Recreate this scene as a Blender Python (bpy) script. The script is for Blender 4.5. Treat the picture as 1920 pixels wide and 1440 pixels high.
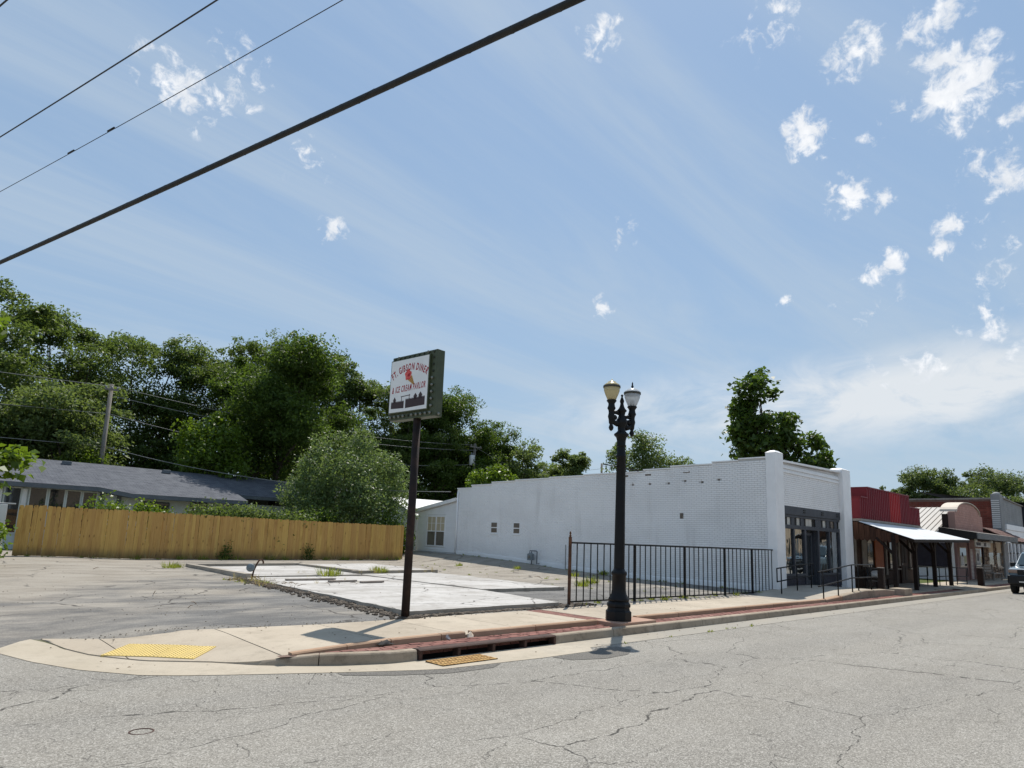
import bpy, math, random
import numpy as np
from mathutils import Vector, Matrix, noise

for _o in list(bpy.data.objects):
    bpy.data.objects.remove(_o)
scene = bpy.context.scene
COL = scene.collection
R = math.radians
rnd = random.Random(7)

# ------------------------------------------------------------------ camera
# world axes: X along the street to the right, Y away from the street, Z up; the photographer stands at the origin
cam_d = bpy.data.cameras.new('camera')
cam_d.sensor_width = 36.0
cam_d.lens = 1246.0 / 1920.0 * 36.0
cam_d.shift_y = 76.0 / 1920.0
cam_d.clip_end = 3000.0
cam = bpy.data.objects.new('camera', cam_d)
COL.objects.link(cam)
YAW, PITCH, ROLL = 0.7582, 0.16768, 0.03715
_cy, _sy = math.cos(YAW), math.sin(YAW)
_f = Vector((_sy * math.cos(PITCH), _cy * math.cos(PITCH), math.sin(PITCH)))
_r = Vector((_cy, -_sy, 0.0))
_u = _r.cross(_f)
_r2 = _r * math.cos(ROLL) + _u * math.sin(ROLL)
_u2 = -_r * math.sin(ROLL) + _u * math.cos(ROLL)
cam.matrix_world = Matrix(((_r2.x, _u2.x, -_f.x, 0.0), (_r2.y, _u2.y, -_f.y, 0.0), (_r2.z, _u2.z, -_f.z, 1.6), (0, 0, 0, 1)))
scene.camera = cam

# ------------------------------------------------------------------ sky, sun, exposure
SUN_EL, SUN_AZ = R(60.0), R(54.6)
SKY_STRENGTH, SUN_STRENGTH, EXPOSURE = 0.115, 3.05, 0.74
world = bpy.data.worlds.new('World')
scene.world = world
world.use_nodes = True
wn, wl = world.node_tree.nodes, world.node_tree.links
wn.clear()


def wnode(t, **kw):
    n = wn.new(t)
    for k, v in kw.items():
        setattr(n, k, v)
    return n


def wmath(op, a, b=None, c=None, clamp=False):
    n = wn.new('ShaderNodeMath')
    n.operation = op
    n.use_clamp = clamp
    for i, v in enumerate((a, b, c)):
        if v is None:
            continue
        if isinstance(v, (int, float)):
            n.inputs[i].default_value = v
        else:
            wl.new(v, n.inputs[i])
    return n.outputs[0]


def wmix(fac, a, b):
    n = wn.new('ShaderNodeMix')
    n.data_type = 'RGBA'
    for sock, v in ((n.inputs[0], fac), (n.inputs[6], a), (n.inputs[7], b)):
        if isinstance(v, (int, float)):
            sock.default_value = v
        elif isinstance(v, tuple):
            sock.default_value = v
        else:
            wl.new(v, sock)
    return n.outputs[2]


out = wnode('ShaderNodeOutputWorld')
bg = wnode('ShaderNodeBackground')
bg.inputs[1].default_value = SKY_STRENGTH
wl.new(bg.outputs[0], out.inputs[0])
sky = wnode('ShaderNodeTexSky', sky_type='NISHITA', sun_disc=False)
sky.sun_elevation, sky.sun_rotation = SUN_EL, SUN_AZ
sky.altitude, sky.air_density, sky.dust_density, sky.ozone_density = 180.0, 1.0, 0.4, 2.5
tc = wnode('ShaderNodeTexCoord')
dirv = tc.outputs['Generated']
sep = wnode('ShaderNodeSeparateXYZ')
wl.new(dirv, sep.inputs[0])
zz = wmath('MAXIMUM', wmath('ADD', sep.outputs[2], 0.06), 0.03)
comb = wnode('ShaderNodeCombineXYZ')
wl.new(wmath('DIVIDE', sep.outputs[0], zz), comb.inputs[0])
wl.new(wmath('DIVIDE', sep.outputs[1], zz), comb.inputs[1])


def wnoise(scale, detail, rough, vec, stretch=None, rot=0.0, dist=0.0):
    if stretch:
        mp = wnode('ShaderNodeMapping')
        mp.inputs['Scale'].default_value = stretch
        mp.inputs['Rotation'].default_value = (0, 0, rot)
        wl.new(vec, mp.inputs[0])
        vec = mp.outputs[0]
    n = wnode('ShaderNodeTexNoise')
    n.inputs['Scale'].default_value = scale
    n.inputs['Detail'].default_value = detail
    n.inputs['Roughness'].default_value = rough
    n.inputs['Distortion'].default_value = dist
    wl.new(vec, n.inputs['Vector'])
    return n.outputs[0]


# small fair-weather puffs: direction on the sky, angular radius, weight
PUFFS=[(0.5933,0.4822,0.6446,0.0217,0.80),(0.5951,0.4683,0.6530,0.0121,0.60),(0.7045,0.3342,0.6261,0.0250,0.35),(0.7090,0.2990,0.6387,0.0241,0.40),(0.7702,0.2595,0.5826,0.0200,1.00),(0.7698,0.2407,0.5912,0.0184,0.90),(0.7733,0.2241,0.5931,0.0158,0.90),(0.7822,0.2247,0.5811,0.0136,0.70),(0.7874,0.1947,0.5848,0.0131,0.80),(0.7797,0.1846,0.5984,0.0119,0.70),(0.7898,0.1547,0.5935,0.0217,0.95),(0.8156,0.1660,0.5542,0.0263,1.00),(0.8334,0.1586,0.5294,0.0332,1.25),(0.8250,0.1426,0.5469,0.0224,1.00),(0.8195,0.1231,0.5597,0.0149,0.60),(0.8493,0.1586,0.5035,0.0178,0.80),(0.7874,0.3137,0.5306,0.0188,1.05),(0.7992,0.3104,0.5147,0.0200,1.05),(0.8251,0.2359,0.5134,0.0104,0.60),(0.8216,0.2164,0.5274,0.0102,0.50),(0.8266,0.2503,0.5041,0.0089,0.70),(0.8473,0.2841,0.4487,0.0208,1.10),(0.8481,0.2725,0.4543,0.0133,0.90),(0.8656,0.2498,0.4340,0.0118,0.90),(0.8548,0.1113,0.5069,0.0157,0.70),(0.8630,0.1039,0.4944,0.0155,0.90),(0.8776,0.1363,0.4596,0.0183,0.60),(0.8814,0.1562,0.4457,0.0157,0.55),(0.8943,0.1262,0.4293,0.0199,0.85),(0.8955,0.1381,0.4230,0.0132,0.70),(0.8998,0.1853,0.3950,0.0141,0.95),(0.9075,0.1988,0.3700,0.0100,0.80),(0.9108,0.1559,0.3824,0.0156,0.45),(0.9219,0.1306,0.3649,0.0125,0.50),(0.8963,0.2700,0.3518,0.0145,0.95),(0.8958,0.2535,0.3652,0.0130,0.85),(0.7322,0.5912,0.3383,0.0124,0.90),(0.7169,0.5450,0.4349,0.0165,0.45),(0.4120,0.8119,0.4136,0.0160,0.85),(0.2050,0.8252,0.5264,0.0279,0.85),(0.1715,0.8276,0.5345,0.0234,0.60),(0.2510,0.7921,0.5564,0.0329,0.60),(0.2210,0.8303,0.5117,0.0216,0.50),(0.9057,0.2779,0.3202,0.0242,0.35),(0.9339,0.1594,0.3199,0.0217,0.45),(0.9486,0.1574,0.2744,0.0256,0.45),(0.9021,0.3035,0.3068,0.0224,0.30),(0.8638,0.3786,0.3325,0.0081,0.80),(0.3537,0.7929,0.4961,0.0277,0.30),(0.9432,0.2379,0.2319,0.0195,0.55),(0.9328,0.2783,0.2291,0.0217,0.40),(0.9398,0.1816,0.2896,0.0213,0.30),(0.9594,0.1432,0.2430,0.0131,0.60)]
acc = None
for (px, py, pz, pr, pw) in PUFFS:
    vd = wnode('ShaderNodeVectorMath', operation='DISTANCE')
    wl.new(dirv, vd.inputs[0])
    vd.inputs[1].default_value = (px, py, pz)
    m = wmath('MULTIPLY_ADD', vd.outputs['Value'], -pw / (pr * 1.8), pw)
    acc = m if acc is None else wmath('MAXIMUM', acc, m)
acc = wmath('MAXIMUM', acc, 0.0)
pn = wnoise(46.0, 10.0, 0.62, dirv, dist=0.35)
pmask = wmath('MULTIPLY', acc, wmath('GREATER_THAN', acc, 0.001))
dens = wmath('ADD', wmath('MULTIPLY', acc, 1.15), wmath('MULTIPLY_ADD', pn, 3.6, -2.1))
mr = wnode('ShaderNodeMapRange', interpolation_type='SMOOTHSTEP')
wl.new(dens, mr.inputs[0])
mr.inputs[1].default_value, mr.inputs[2].default_value = 0.0, 0.85
puff = wmath('MULTIPLY', mr.outputs[0], wmath('MULTIPLY', acc, 6.0, clamp=True), clamp=True)
# thin high veil, combed into long streaks
veil_n = wnoise(0.8, 8.0, 0.64, comb.outputs[0], (0.38, 2.2, 1.0), R(-52), 0.8)
vr = wnode('ShaderNodeMapRange', interpolation_type='SMOOTHSTEP')
wl.new(veil_n, vr.inputs[0])
vr.inputs[1].default_value, vr.inputs[2].default_value = 0.36, 0.66
vr.inputs[3].default_value, vr.inputs[4].default_value = 0.02, 0.48
# low broken bank of cloud near the horizon, higher towards the right
bank_n = wnoise(9.0, 9.0, 0.6, dirv, (1.0, 1.0, 2.2), 0.0, 0.5)
band_c = wmath('MULTIPLY_ADD', sep.outputs[1], -0.055, 0.215)
band = wmath('SUBTRACT', 1.0, wmath('DIVIDE', wmath('ABSOLUTE', wmath('SUBTRACT', sep.outputs[2], band_c)), 0.075))
right = wmath('MULTIPLY_ADD', sep.outputs[0], 2.6, -1.7, clamp=True)
bd = wmath('MULTIPLY', wmath('MULTIPLY_ADD', bank_n, 3.8, -1.3, clamp=True), wmath('MAXIMUM', band, 0.0))
bank = wmath('MULTIPLY', wmath('MULTIPLY', bd, right), 1.9, clamp=True)
WHITE = (3.9, 4.15, 4.4, 1.0)
VEIL = (2.75, 3.25, 3.75, 1.0)
# summer haze evens the clear sky out, thicker towards the horizon
hz = wmath('POWER', wmath('SUBTRACT', 1.0, wmath('MAXIMUM', sep.outputs[2], 0.0), clamp=True), 3.0)
haze_col = wmix(hz, (1.42, 2.12, 3.05, 1.0), (2.2, 2.85, 3.4, 1.0))
c0 = wmix(wmath('MULTIPLY_ADD', hz, 0.22, 0.75), sky.outputs[0], haze_col)
c1 = wmix(vr.outputs[0], c0, VEIL)
c2 = wmix(bank, c1, WHITE)
pshade = wnoise(30.0, 6.0, 0.6, dirv)
cloud_col = wmix(wmath('MULTIPLY_ADD', pshade, 3.0, -1.1, clamp=True), (3.9, 4.15, 4.5, 1.0), (5.4, 5.45, 5.55, 1.0))
c3 = wmix(puff, c2, cloud_col)
wl.new(c3, bg.inputs[0])

sun_d = bpy.data.lights.new('sun', 'SUN')
sun_d.energy = SUN_STRENGTH
sun_d.angle = R(0.53)
sun_d.color = (1.0, 0.95, 0.87)
sun = bpy.data.objects.new('sun', sun_d)
COL.objects.link(sun)
SUNV = Vector((math.cos(SUN_EL) * math.sin(SUN_AZ), math.cos(SUN_EL) * math.cos(SUN_AZ), math.sin(SUN_EL)))
sun.rotation_euler = SUNV.to_track_quat('Z', 'Y').to_euler()
sun.location = SUNV * 60
vs = scene.view_settings
vs.view_transform = 'Standard'
vs.look = 'None'
vs.exposure = EXPOSURE
vs.gamma = 1.0
vs.use_curve_mapping = False


# ------------------------------------------------------------------ materials
class NT:
    """small helper round a material's node tree"""
    def __init__(self, name):
        self.m = bpy.data.materials.new(name)
        self.m.use_nodes = True
        self.n, self.l = self.m.node_tree.nodes, self.m.node_tree.links
        self.bsdf = self.n['Principled BSDF']
        self.out = self.n['Material Output']
        self.geo = self.n.new('ShaderNodeNewGeometry')
        self.pos = self.geo.outputs['Position']

    def put(self, sock, v):
        if isinstance(v, bpy.types.NodeSocket):
            self.l.new(v, sock)
        else:
            sock.default_value = v

    def math(self, op, a, b=None, c=None, clamp=False):
        n = self.n.new('ShaderNodeMath')
        n.operation, n.use_clamp = op, clamp
        for i, v in enumerate((a, b, c)):
            if v is not None:
                self.put(n.inputs[i], v)
        return n.outputs[0]

    def map(self, vec, scale=(1, 1, 1), rot=(0, 0, 0), loc=(0, 0, 0)):
        n = self.n.new('ShaderNodeMapping')
        n.inputs['Scale'].default_value, n.inputs['Rotation'].default_value, n.inputs['Location'].default_value = scale, rot, loc
        self.l.new(vec, n.inputs[0])
        return n.outputs[0]

    def noise(self, scale, detail=5, rough=0.55, vec=None, dist=0.0):
        n = self.n.new('ShaderNodeTexNoise')
        n.inputs['Scale'].default_value, n.inputs['Detail'].default_value = scale, detail
        n.inputs['Roughness'].default_value, n.inputs['Distortion'].default_value = rough, dist
        self.l.new(vec if vec is not None else self.pos, n.inputs['Vector'])
        return n.outputs[0]

    def noisec(self, scale, detail=3, vec=None):
        n = self.n.new('ShaderNodeTexNoise')
        n.inputs['Scale'].default_value, n.inputs['Detail'].default_value = scale, detail
        self.l.new(vec if vec is not None else self.pos, n.inputs['Vector'])
        return n.outputs[1]

    def voro(self, scale, feature='F1', vec=None, out='Distance', rand=1.0):
        n = self.n.new('ShaderNodeTexVoronoi')
        n.feature = feature
        n.inputs['Scale'].default_value, n.inputs['Randomness'].default_value = scale, rand
        self.l.new(vec if vec is not None else self.pos, n.inputs['Vector'])
        return n.outputs[out]

    def step(self, v, a, b, lo=0.0, hi=1.0):
        n = self.n.new('ShaderNodeMapRange')
        n.interpolation_type = 'SMOOTHSTEP'
        self.put(n.inputs[0], v)
        for i, q in enumerate((a, b, lo, hi)):
            n.inputs[i + 1].default_value = q
        return n.outputs[0]

    def mix(self, f, a, b, mode='MIX'):
        n = self.n.new('ShaderNodeMix')
        n.data_type, n.blend_type = 'RGBA', mode
        for s, v in ((n.inputs[0], f), (n.inputs[6], a), (n.inputs[7], b)):
            if isinstance(v, tuple) and len(v) == 3:
                v = (*v, 1.0)
            self.put(s, v)
        return n.outputs[2]

    def rand_value(self, col, amt, hue=0.0):
        oi = self.n.new('ShaderNodeObjectInfo')
        hs = self.n.new('ShaderNodeHueSaturation')
        self.l.new(self.math('MULTIPLY_ADD', oi.outputs['Random'], amt * 2, 1 - amt), hs.inputs['Value'])
        if hue:
            self.l.new(self.math('MULTIPLY_ADD', oi.outputs['Random'], hue * 2, 0.5 - hue), hs.inputs['Hue'])
        if isinstance(col, tuple):
            hs.inputs['Color'].default_value = (*col[:3], 1)
        else:
            self.l.new(col, hs.inputs['Color'])
        return hs.outputs[0]

    def bump(self, h, strength, dist=0.01):
        n = self.n.new('ShaderNodeBump')
        n.inputs['Strength'].default_value, n.inputs['Distance'].default_value = strength, dist
        self.l.new(h, n.inputs['Height'])
        self.l.new(n.outputs[0], self.bsdf.inputs['Normal'])

    def done(self, col, rough=0.8, spec=0.35, metal=0.0):
        b = self.bsdf
        if isinstance(col, tuple):
            col = (*col[:3], 1.0)
        self.put(b.inputs['Base Color'], col)
        self.put(b.inputs['Roughness'], rough)
        b.inputs['Specular IOR Level'].default_value = spec
        b.inputs['Metallic'].default_value = metal
        return self.m


def simple(name, c1, c2=None, scale=2.0, rough=0.7, spec=0.35, metal=0.0, bump=0.0, bscale=40.0, var=0.0, stretch=(1, 1, 1), lo=0.35, hi=0.68):
    t = NT(name)
    col = c1
    if c2:
        f = t.step(t.noise(scale, 6, 0.6, t.map(t.pos, stretch)), lo, hi)
        col = t.mix(f, c1, c2)
    if var:
        col = t.rand_value(col, var)
    if bump:
        t.bump(t.noise(bscale, 4, 0.6, t.map(t.pos, stretch)), bump)
    return t.done(col, rough, spec, metal)


MAT = {}


def mk_asphalt():
    t = NT('road_asphalt')
    big = t.noise(0.22, 5, 0.6)
    mid = t.noise(1.3, 6, 0.65)
    base = t.mix(t.step(big, 0.3, 0.7), (0.212, 0.196, 0.168), (0.258, 0.24, 0.208))
    base = t.mix(t.step(mid, 0.35, 0.75, 0.0, 0.45), base, (0.30, 0.285, 0.255))
    lane = t.noise(1.0, 4, 0.6, t.map(t.pos, (0.03, 0.55, 1)))
    base = t.mix(t.step(lane, 0.42, 0.62, 0, 0.4), base, (0.165, 0.157, 0.142))
    oil = t.noise(0.8, 3, 0.5, t.map(t.pos, (0.5, 1.2, 1), loc=(4, 9, 0)))
    base = t.mix(t.step(oil, 0.64, 0.76, 0, 0.35), base, (0.10, 0.095, 0.085))
    # aggregate: pale and dark chips
    v = t.voro(105.0, 'F1', out='Color')
    sepc = t.n.new('ShaderNodeSeparateColor')
    t.l.new(v, sepc.inputs[0])
    chip = t.math('ADD', t.math('MULTIPLY', sepc.outputs[0], 0.7), t.math('MULTIPLY', t.noise(130.0, 2, 0.7), 0.45))
    base = t.mix(t.step(chip, 0.60, 0.95, 0.0, 0.7), base, (0.48, 0.455, 0.41))
    base = t.mix(t.step(chip, 0.44, 0.2, 0.0, 0.7), base, (0.075, 0.068, 0.06))
    # cracks
    wob = t.n.new('ShaderNodeVectorMath')
    wob.operation = 'MULTIPLY_ADD'
    t.l.new(t.noisec(1.7, 5), wob.inputs[0])
    wob.inputs[1].default_value = (0.55, 0.55, 0.0)
    t.l.new(t.map(t.pos, (1, 1, 0)), wob.inputs[2])
    w2 = t.map(wob.outputs[0], (0.42, 0.9, 1), (0, 0, R(8)))
    d1 = t.voro(0.62, 'DISTANCE_TO_EDGE', w2)
    d2 = t.voro(1.5, 'DISTANCE_TO_EDGE', t.map(wob.outputs[0], (0.6, 1, 1), (0, 0, R(33))))
    k1 = t.math('MULTIPLY', t.step(d1, 0.0048, 0.0012), t.step(t.noise(0.35, 3), 0.28, 0.42))
    k2 = t.math('MULTIPLY', t.step(d2, 0.0065, 0.0016), t.step(t.noise(0.5, 2, vec=t.map(t.pos, loc=(9, 3, 0))), 0.38, 0.5))
    fine = t.step(t.noise(9.0, 3), 0.38, 0.55)
    k = t.math('MULTIPLY', t.math('MAXIMUM', k1, t.math('MULTIPLY', k2, 0.75)), fine, clamp=True)
    base = t.mix(t.math('MULTIPLY', k, 0.85), base, (0.03, 0.028, 0.025))
    # faint sand washed along the gutter
    sy = t.n.new('ShaderNodeSeparateXYZ')
    t.l.new(t.pos, sy.inputs[0])
    h = t.math('SUBTRACT', t.math('MULTIPLY', chip, 0.6), t.math('MULTIPLY', k, 1.6))
    t.bump(h, 0.55, 0.006)
    return t.done(base, 0.9, 0.2)


def mk_lot():
    t = NT('lot_asphalt')
    n1 = t.noise(0.20, 6, 0.62, t.map(t.pos, (0.75, 1.35, 1)), 0.6)
    n2 = t.noise(0.9, 7, 0.68, t.map(t.pos, (0.6, 1.5, 1), loc=(3, 8, 0)))
    dark = t.mix(t.step(n2, 0.3, 0.7), (0.105, 0.103, 0.101), (0.19, 0.183, 0.173))
    sand = t.mix(t.step(n2, 0.35, 0.65), (0.27, 0.235, 0.19), (0.345, 0.31, 0.26))
    s = t.n.new('ShaderNodeSeparateXYZ')
    t.l.new(t.pos, s.inputs[0])
    # sandier away from the pavement and towards the left
    f = t.math('MULTIPLY_ADD', s.outputs[1], 0.022, -0.47)
    f = t.math('ADD', f, t.math('MULTIPLY', t.step(s.outputs[0], 9.0, 3.0), 0.14))
    f = t.math('ADD', f, t.math('MULTIPLY', t.step(s.outputs[0], 15.0, 17.0), 0.16))
    w = t.step(t.math('ADD', t.math('ADD', n1, t.math('MULTIPLY', n2, 0.5)), f), 0.55, 0.86)
    base = t.mix(t.math('MULTIPLY', w, 0.85), dark, sand)
    sp = t.noise(45.0, 3, 0.7)
    base = t.mix(t.step(sp, 0.52, 0.75, 0, 0.5), base, (0.42, 0.39, 0.34))
    base = t.mix(t.step(sp, 0.45, 0.25, 0, 0.55), base, (0.05, 0.047, 0.043))
    wob = t.n.new('ShaderNodeVectorMath')
    wob.operation = 'MULTIPLY_ADD'
    t.l.new(t.noisec(1.1, 5), wob.inputs[0])
    wob.inputs[1].default_value = (0.8, 0.8, 0)
    t.l.new(t.map(t.pos, (1, 1, 0)), wob.inputs[2])
    d = t.voro(0.5, 'DISTANCE_TO_EDGE', wob.outputs[0])
    k = t.math('MULTIPLY', t.step(d, 0.016, 0.004), t.step(t.noise(0.4, 2, vec=t.map(t.pos, loc=(1, 7, 0))), 0.42, 0.56))
    base = t.mix(t.math('MULTIPLY', k, 0.8), base, (0.05, 0.045, 0.04))
    t.bump(t.math('SUBTRACT', t.math('ADD', sp, n2), k), 0.5, 0.012)
    return t.done(base, 0.92, 0.2)


def mk_concrete(name, a, b, dirt=(0.20, 0.17, 0.13), dirt_amt=0.35, var=0.05, cracks=0.0, dusty=None):
    t = NT(name)
    n1 = t.noise(0.7, 6, 0.6)
    n2 = t.noise(6.0, 6, 0.65)
    base = t.mix(t.step(n1, 0.3, 0.7), a, b)
    base = t.mix(t.step(t.math('ADD', t.math('MULTIPLY', n2, 0.55), t.math('MULTIPLY', t.noise(1.7, 6, 0.65), 0.5)), 0.5, 0.72, 0, dirt_amt), base, dirt)
    sp = t.noise(90.0, 2, 0.6)
    base = t.mix(t.step(sp, 0.5, 0.25, 0, 0.35), base, dirt)
    if cracks:
        big = t.noise(0.45, 6, 0.65, t.map(t.pos, (1, 1.6, 1)))
        base = t.mix(t.step(big, 0.45, 0.72, 0, 0.6), base, dirt)
        wob = t.n.new('ShaderNodeVectorMath')
        wob.operation = 'MULTIPLY_ADD'
        t.l.new(t.noisec(1.4, 5), wob.inputs[0])
        wob.inputs[1].default_value = (0.6, 0.6, 0)
        t.l.new(t.map(t.pos, (1, 1, 0)), wob.inputs[2])
        k = t.math('MULTIPLY', t.step(t.voro(0.42, 'DISTANCE_TO_EDGE', wob.outputs[0]), 0.010, 0.003), t.step(t.noise(0.5, 2), 0.42, 0.52))
        base = t.mix(t.math('MULTIPLY', k, cracks), base, (0.05, 0.042, 0.035))
    if dusty:
        # dust from the road lies on it farther along the street
        sx = t.n.new('ShaderNodeSeparateXYZ')
        t.l.new(t.pos, sx.inputs[0])
        base = t.mix(t.math('MULTIPLY', t.step(t.math('ADD', sx.outputs[0], t.math('MULTIPLY', n2, 3.0)), 8.5, 13.0), t.step(n1, 0.2, 0.6, 0.5, 0.95)), base, dusty)
    st = t.step(t.voro(2.3), 0.045, 0.03, 0, 0.5)
    base = t.mix(st, base, (0.09, 0.08, 0.07))
    if var:
        base = t.rand_value(base, var)
    t.bump(t.math('ADD', sp, n2), 0.25, 0.006)
    return t.done(base, 0.88, 0.25)


def mk_white_brick(name, var=0.03):
    t = NT(name)
    n1 = t.noise(0.6, 6, 0.6, t.map(t.pos, (1, 1, 1.6)))
    n2 = t.noise(14.0, 5, 0.7)
    base = t.mix(t.step(n1, 0.35, 0.7), (0.86, 0.855, 0.855), (0.79, 0.785, 0.785))
    chip = t.math('MULTIPLY', t.step(n2, 0.655, 0.69), t.step(t.noise(0.9, 3), 0.44, 0.6))
    base = t.mix(t.math('MULTIPLY', chip, 0.8), base, (0.20, 0.16, 0.14))
    base = t.mix(t.step(t.noise(2.0, 5, vec=t.map(t.pos, (1, 1, 0.15))), 0.52, 0.8, 0, 0.3), base, (0.42, 0.40, 0.38))
    base = t.rand_value(base, var)
    t.bump(n2, 0.35, 0.004)
    return t.done(base, 0.62, 0.35)


def mk_fence_wood():
    t = NT('fence_wood')
    oi = t.n.new('ShaderNodeObjectInfo')
    off = t.n.new('ShaderNodeVectorMath')
    off.operation = 'MULTIPLY_ADD'
    comb = t.n.new('ShaderNodeCombineXYZ')
    t.l.new(oi.outputs['Random'], comb.inputs[0])
    t.l.new(oi.outputs['Random'], comb.inputs[2])
    t.l.new(comb.outputs[0], off.inputs[0])
    off.inputs[1].default_value = (40, 0, 30)
    t.l.new(t.pos, off.inputs[2])
    gr = t.noise(1.0, 6, 0.65, t.map(off.outputs[0], (22, 22, 1.1)), 1.2)
    base = t.mix(t.step(gr, 0.3, 0.7), (0.46, 0.262, 0.072), (0.57, 0.35, 0.108))
    blot = t.noise(1.2, 4, 0.6, t.map(off.outputs[0], (2.5, 2.5, 0.8)))
    base = t.mix(t.step(blot, 0.52, 0.75, 0, 0.6), base, (0.34, 0.175, 0.042))
    kn = t.voro(1.0, 'F1', t.map(off.outputs[0], (6.5, 6.5, 2.1)))
    base = t.mix(t.step(kn, 0.16, 0.07, 0, 0.75), base, (0.12, 0.055, 0.016))
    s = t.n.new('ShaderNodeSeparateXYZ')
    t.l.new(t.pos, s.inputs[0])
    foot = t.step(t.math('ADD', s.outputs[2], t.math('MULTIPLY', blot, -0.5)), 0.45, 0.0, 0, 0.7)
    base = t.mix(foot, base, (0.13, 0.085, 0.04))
    grey = t.noise(0.6, 4, 0.6, t.map(off.outputs[0], (1, 1, 0.5)))
    base = t.mix(t.step(grey, 0.55, 0.8, 0, 0.3), base, (0.30, 0.20, 0.09))
    base = t.rand_value(base, 0.11, 0.006)
    t.bump(gr, 0.3, 0.004)
    return t.done(base, 0.7, 0.3)


def mk_leaf(name, c_dark, c_light, gloss=0.5, spec=0.22, trans=0.42, tcol=None):
    t = NT(name)
    at = t.n.new('ShaderNodeAttribute')
    at.attribute_name = 'tint'
    col = t.mix(at.outputs['Fac'], c_dark, c_light)
    big = t.noise(0.5, 3)
    col = t.mix(t.step(big, 0.35, 0.7, 0, 0.35), col, c_light)
    t.done(col, gloss, spec)
    tr = t.n.new('ShaderNodeBsdfTranslucent')
    t.l.new(t.mix(0.65, col, tcol or (c_light[0] * 1.8, c_light[1] * 1.75, c_light[2] * 0.8)), tr.inputs[0])
    ms = t.n.new('ShaderNodeMixShader')
    ms.inputs[0].default_value = trans
    t.l.new(t.bsdf.outputs[0], ms.inputs[1])
    t.l.new(tr.outputs[0], ms.inputs[2])
    t.l.new(ms.outputs[0], t.out.inputs[0])
    return t.m


def mk_shingles():
    t = NT('roof_shingles')
    n = t.noise(2.2, 5)
    v = t.n.new('ShaderNodeTexBrick')
    v.inputs['Scale'].default_value = 1.0
    v.inputs['Brick Width'].default_value, v.inputs['Row Height'].default_value = 0.33, 0.15
    v.inputs['Mortar Size'].default_value = 0.012
    v.inputs['Color1'].default_value, v.inputs['Color2'].default_value, v.inputs['Mortar'].default_value = (0.115, 0.122, 0.14, 1), (0.075, 0.08, 0.095, 1), (0.03, 0.032, 0.04, 1)
    t.l.new(t.pos, v.inputs[0])
    col = t.mix(t.step(n, 0.35, 0.7, 0, 0.5), v.outputs[0], (0.14, 0.147, 0.162))
    t.bump(v.outputs[1], -0.6, 0.01)
    return t.done(col, 0.9, 0.2)


def mk_glass(name, tint=(0.02, 0.024, 0.028), rough=0.03):
    t = NT(name)
    t.bump(t.noise(1.3, 2), 0.06, 0.02)
    return t.done(tint, rough, 0.9)


def mk_storefront_glass():
    # old plate glass: slightly wavy, reflects the street and lets some of the dim room through
    t = NT('storefront_glass')
    gl = t.n.new('ShaderNodeBsdfGlossy')
    gl.inputs['Roughness'].default_value = 0.015
    gl.inputs['Color'].default_value = (0.9, 0.92, 0.92, 1)
    tr = t.n.new('ShaderNodeBsdfTransparent')
    tr.inputs[0].default_value = (0.62, 0.66, 0.66, 1)
    bp = t.n.new('ShaderNodeBump')
    bp.inputs['Strength'].default_value, bp.inputs['Distance'].default_value = 0.25, 0.03
    t.l.new(t.noise(1.4, 2, 0.5, t.map(t.pos, (1.6, 1, 0.6))), bp.inputs['Height'])
    t.l.new(bp.outputs[0], gl.inputs['Normal'])
    ms = t.n.new('ShaderNodeMixShader')
    ms.inputs[0].default_value = 0.5
    t.l.new(tr.outputs[0], ms.inputs[1])
    t.l.new(gl.outputs[0], ms.inputs[2])
    t.l.new(ms.outputs[0], t.out.inputs[0])
    return t.m


def mk_globe(name, col, trans):
    t = NT(name)
    t.done(col, 0.25, 0.5)
    tr = t.n.new('ShaderNodeBsdfTranslucent')
    tr.inputs[0].default_value = (*col, 1)
    ms = t.n.new('ShaderNodeMixShader')
    ms.inputs[0].default_value = 0.5
    t.l.new(t.bsdf.outputs[0], ms.inputs[1])
    t.l.new(tr.outputs[0], ms.inputs[2])
    tp = t.n.new('ShaderNodeBsdfTransparent')
    m2 = t.n.new('ShaderNodeMixShader')
    m2.inputs[0].default_value = trans
    t.l.new(ms.outputs[0], m2.inputs[1])
    t.l.new(tp.outputs[0], m2.inputs[2])
    t.l.new(m2.outputs[0], t.out.inputs[0])
    return t.m


def mk_red_brick(name, c1, c2, stain, var=0.12):
    t = NT(name)
    n = t.noise(3.0, 5)
    base = t.mix(t.step(n, 0.3, 0.7), c1, c2)
    s = t.noise(0.35, 5, 0.6, t.map(t.pos, (1, 1, 1.5)))
    base = t.mix(t.step(s, 0.5, 0.7, 0, 0.55), base, stain)
    base = t.rand_value(base, var)
    t.bump(t.noise(30.0), 0.3, 0.004)
    return t.done(base, 0.88, 0.25)


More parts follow.
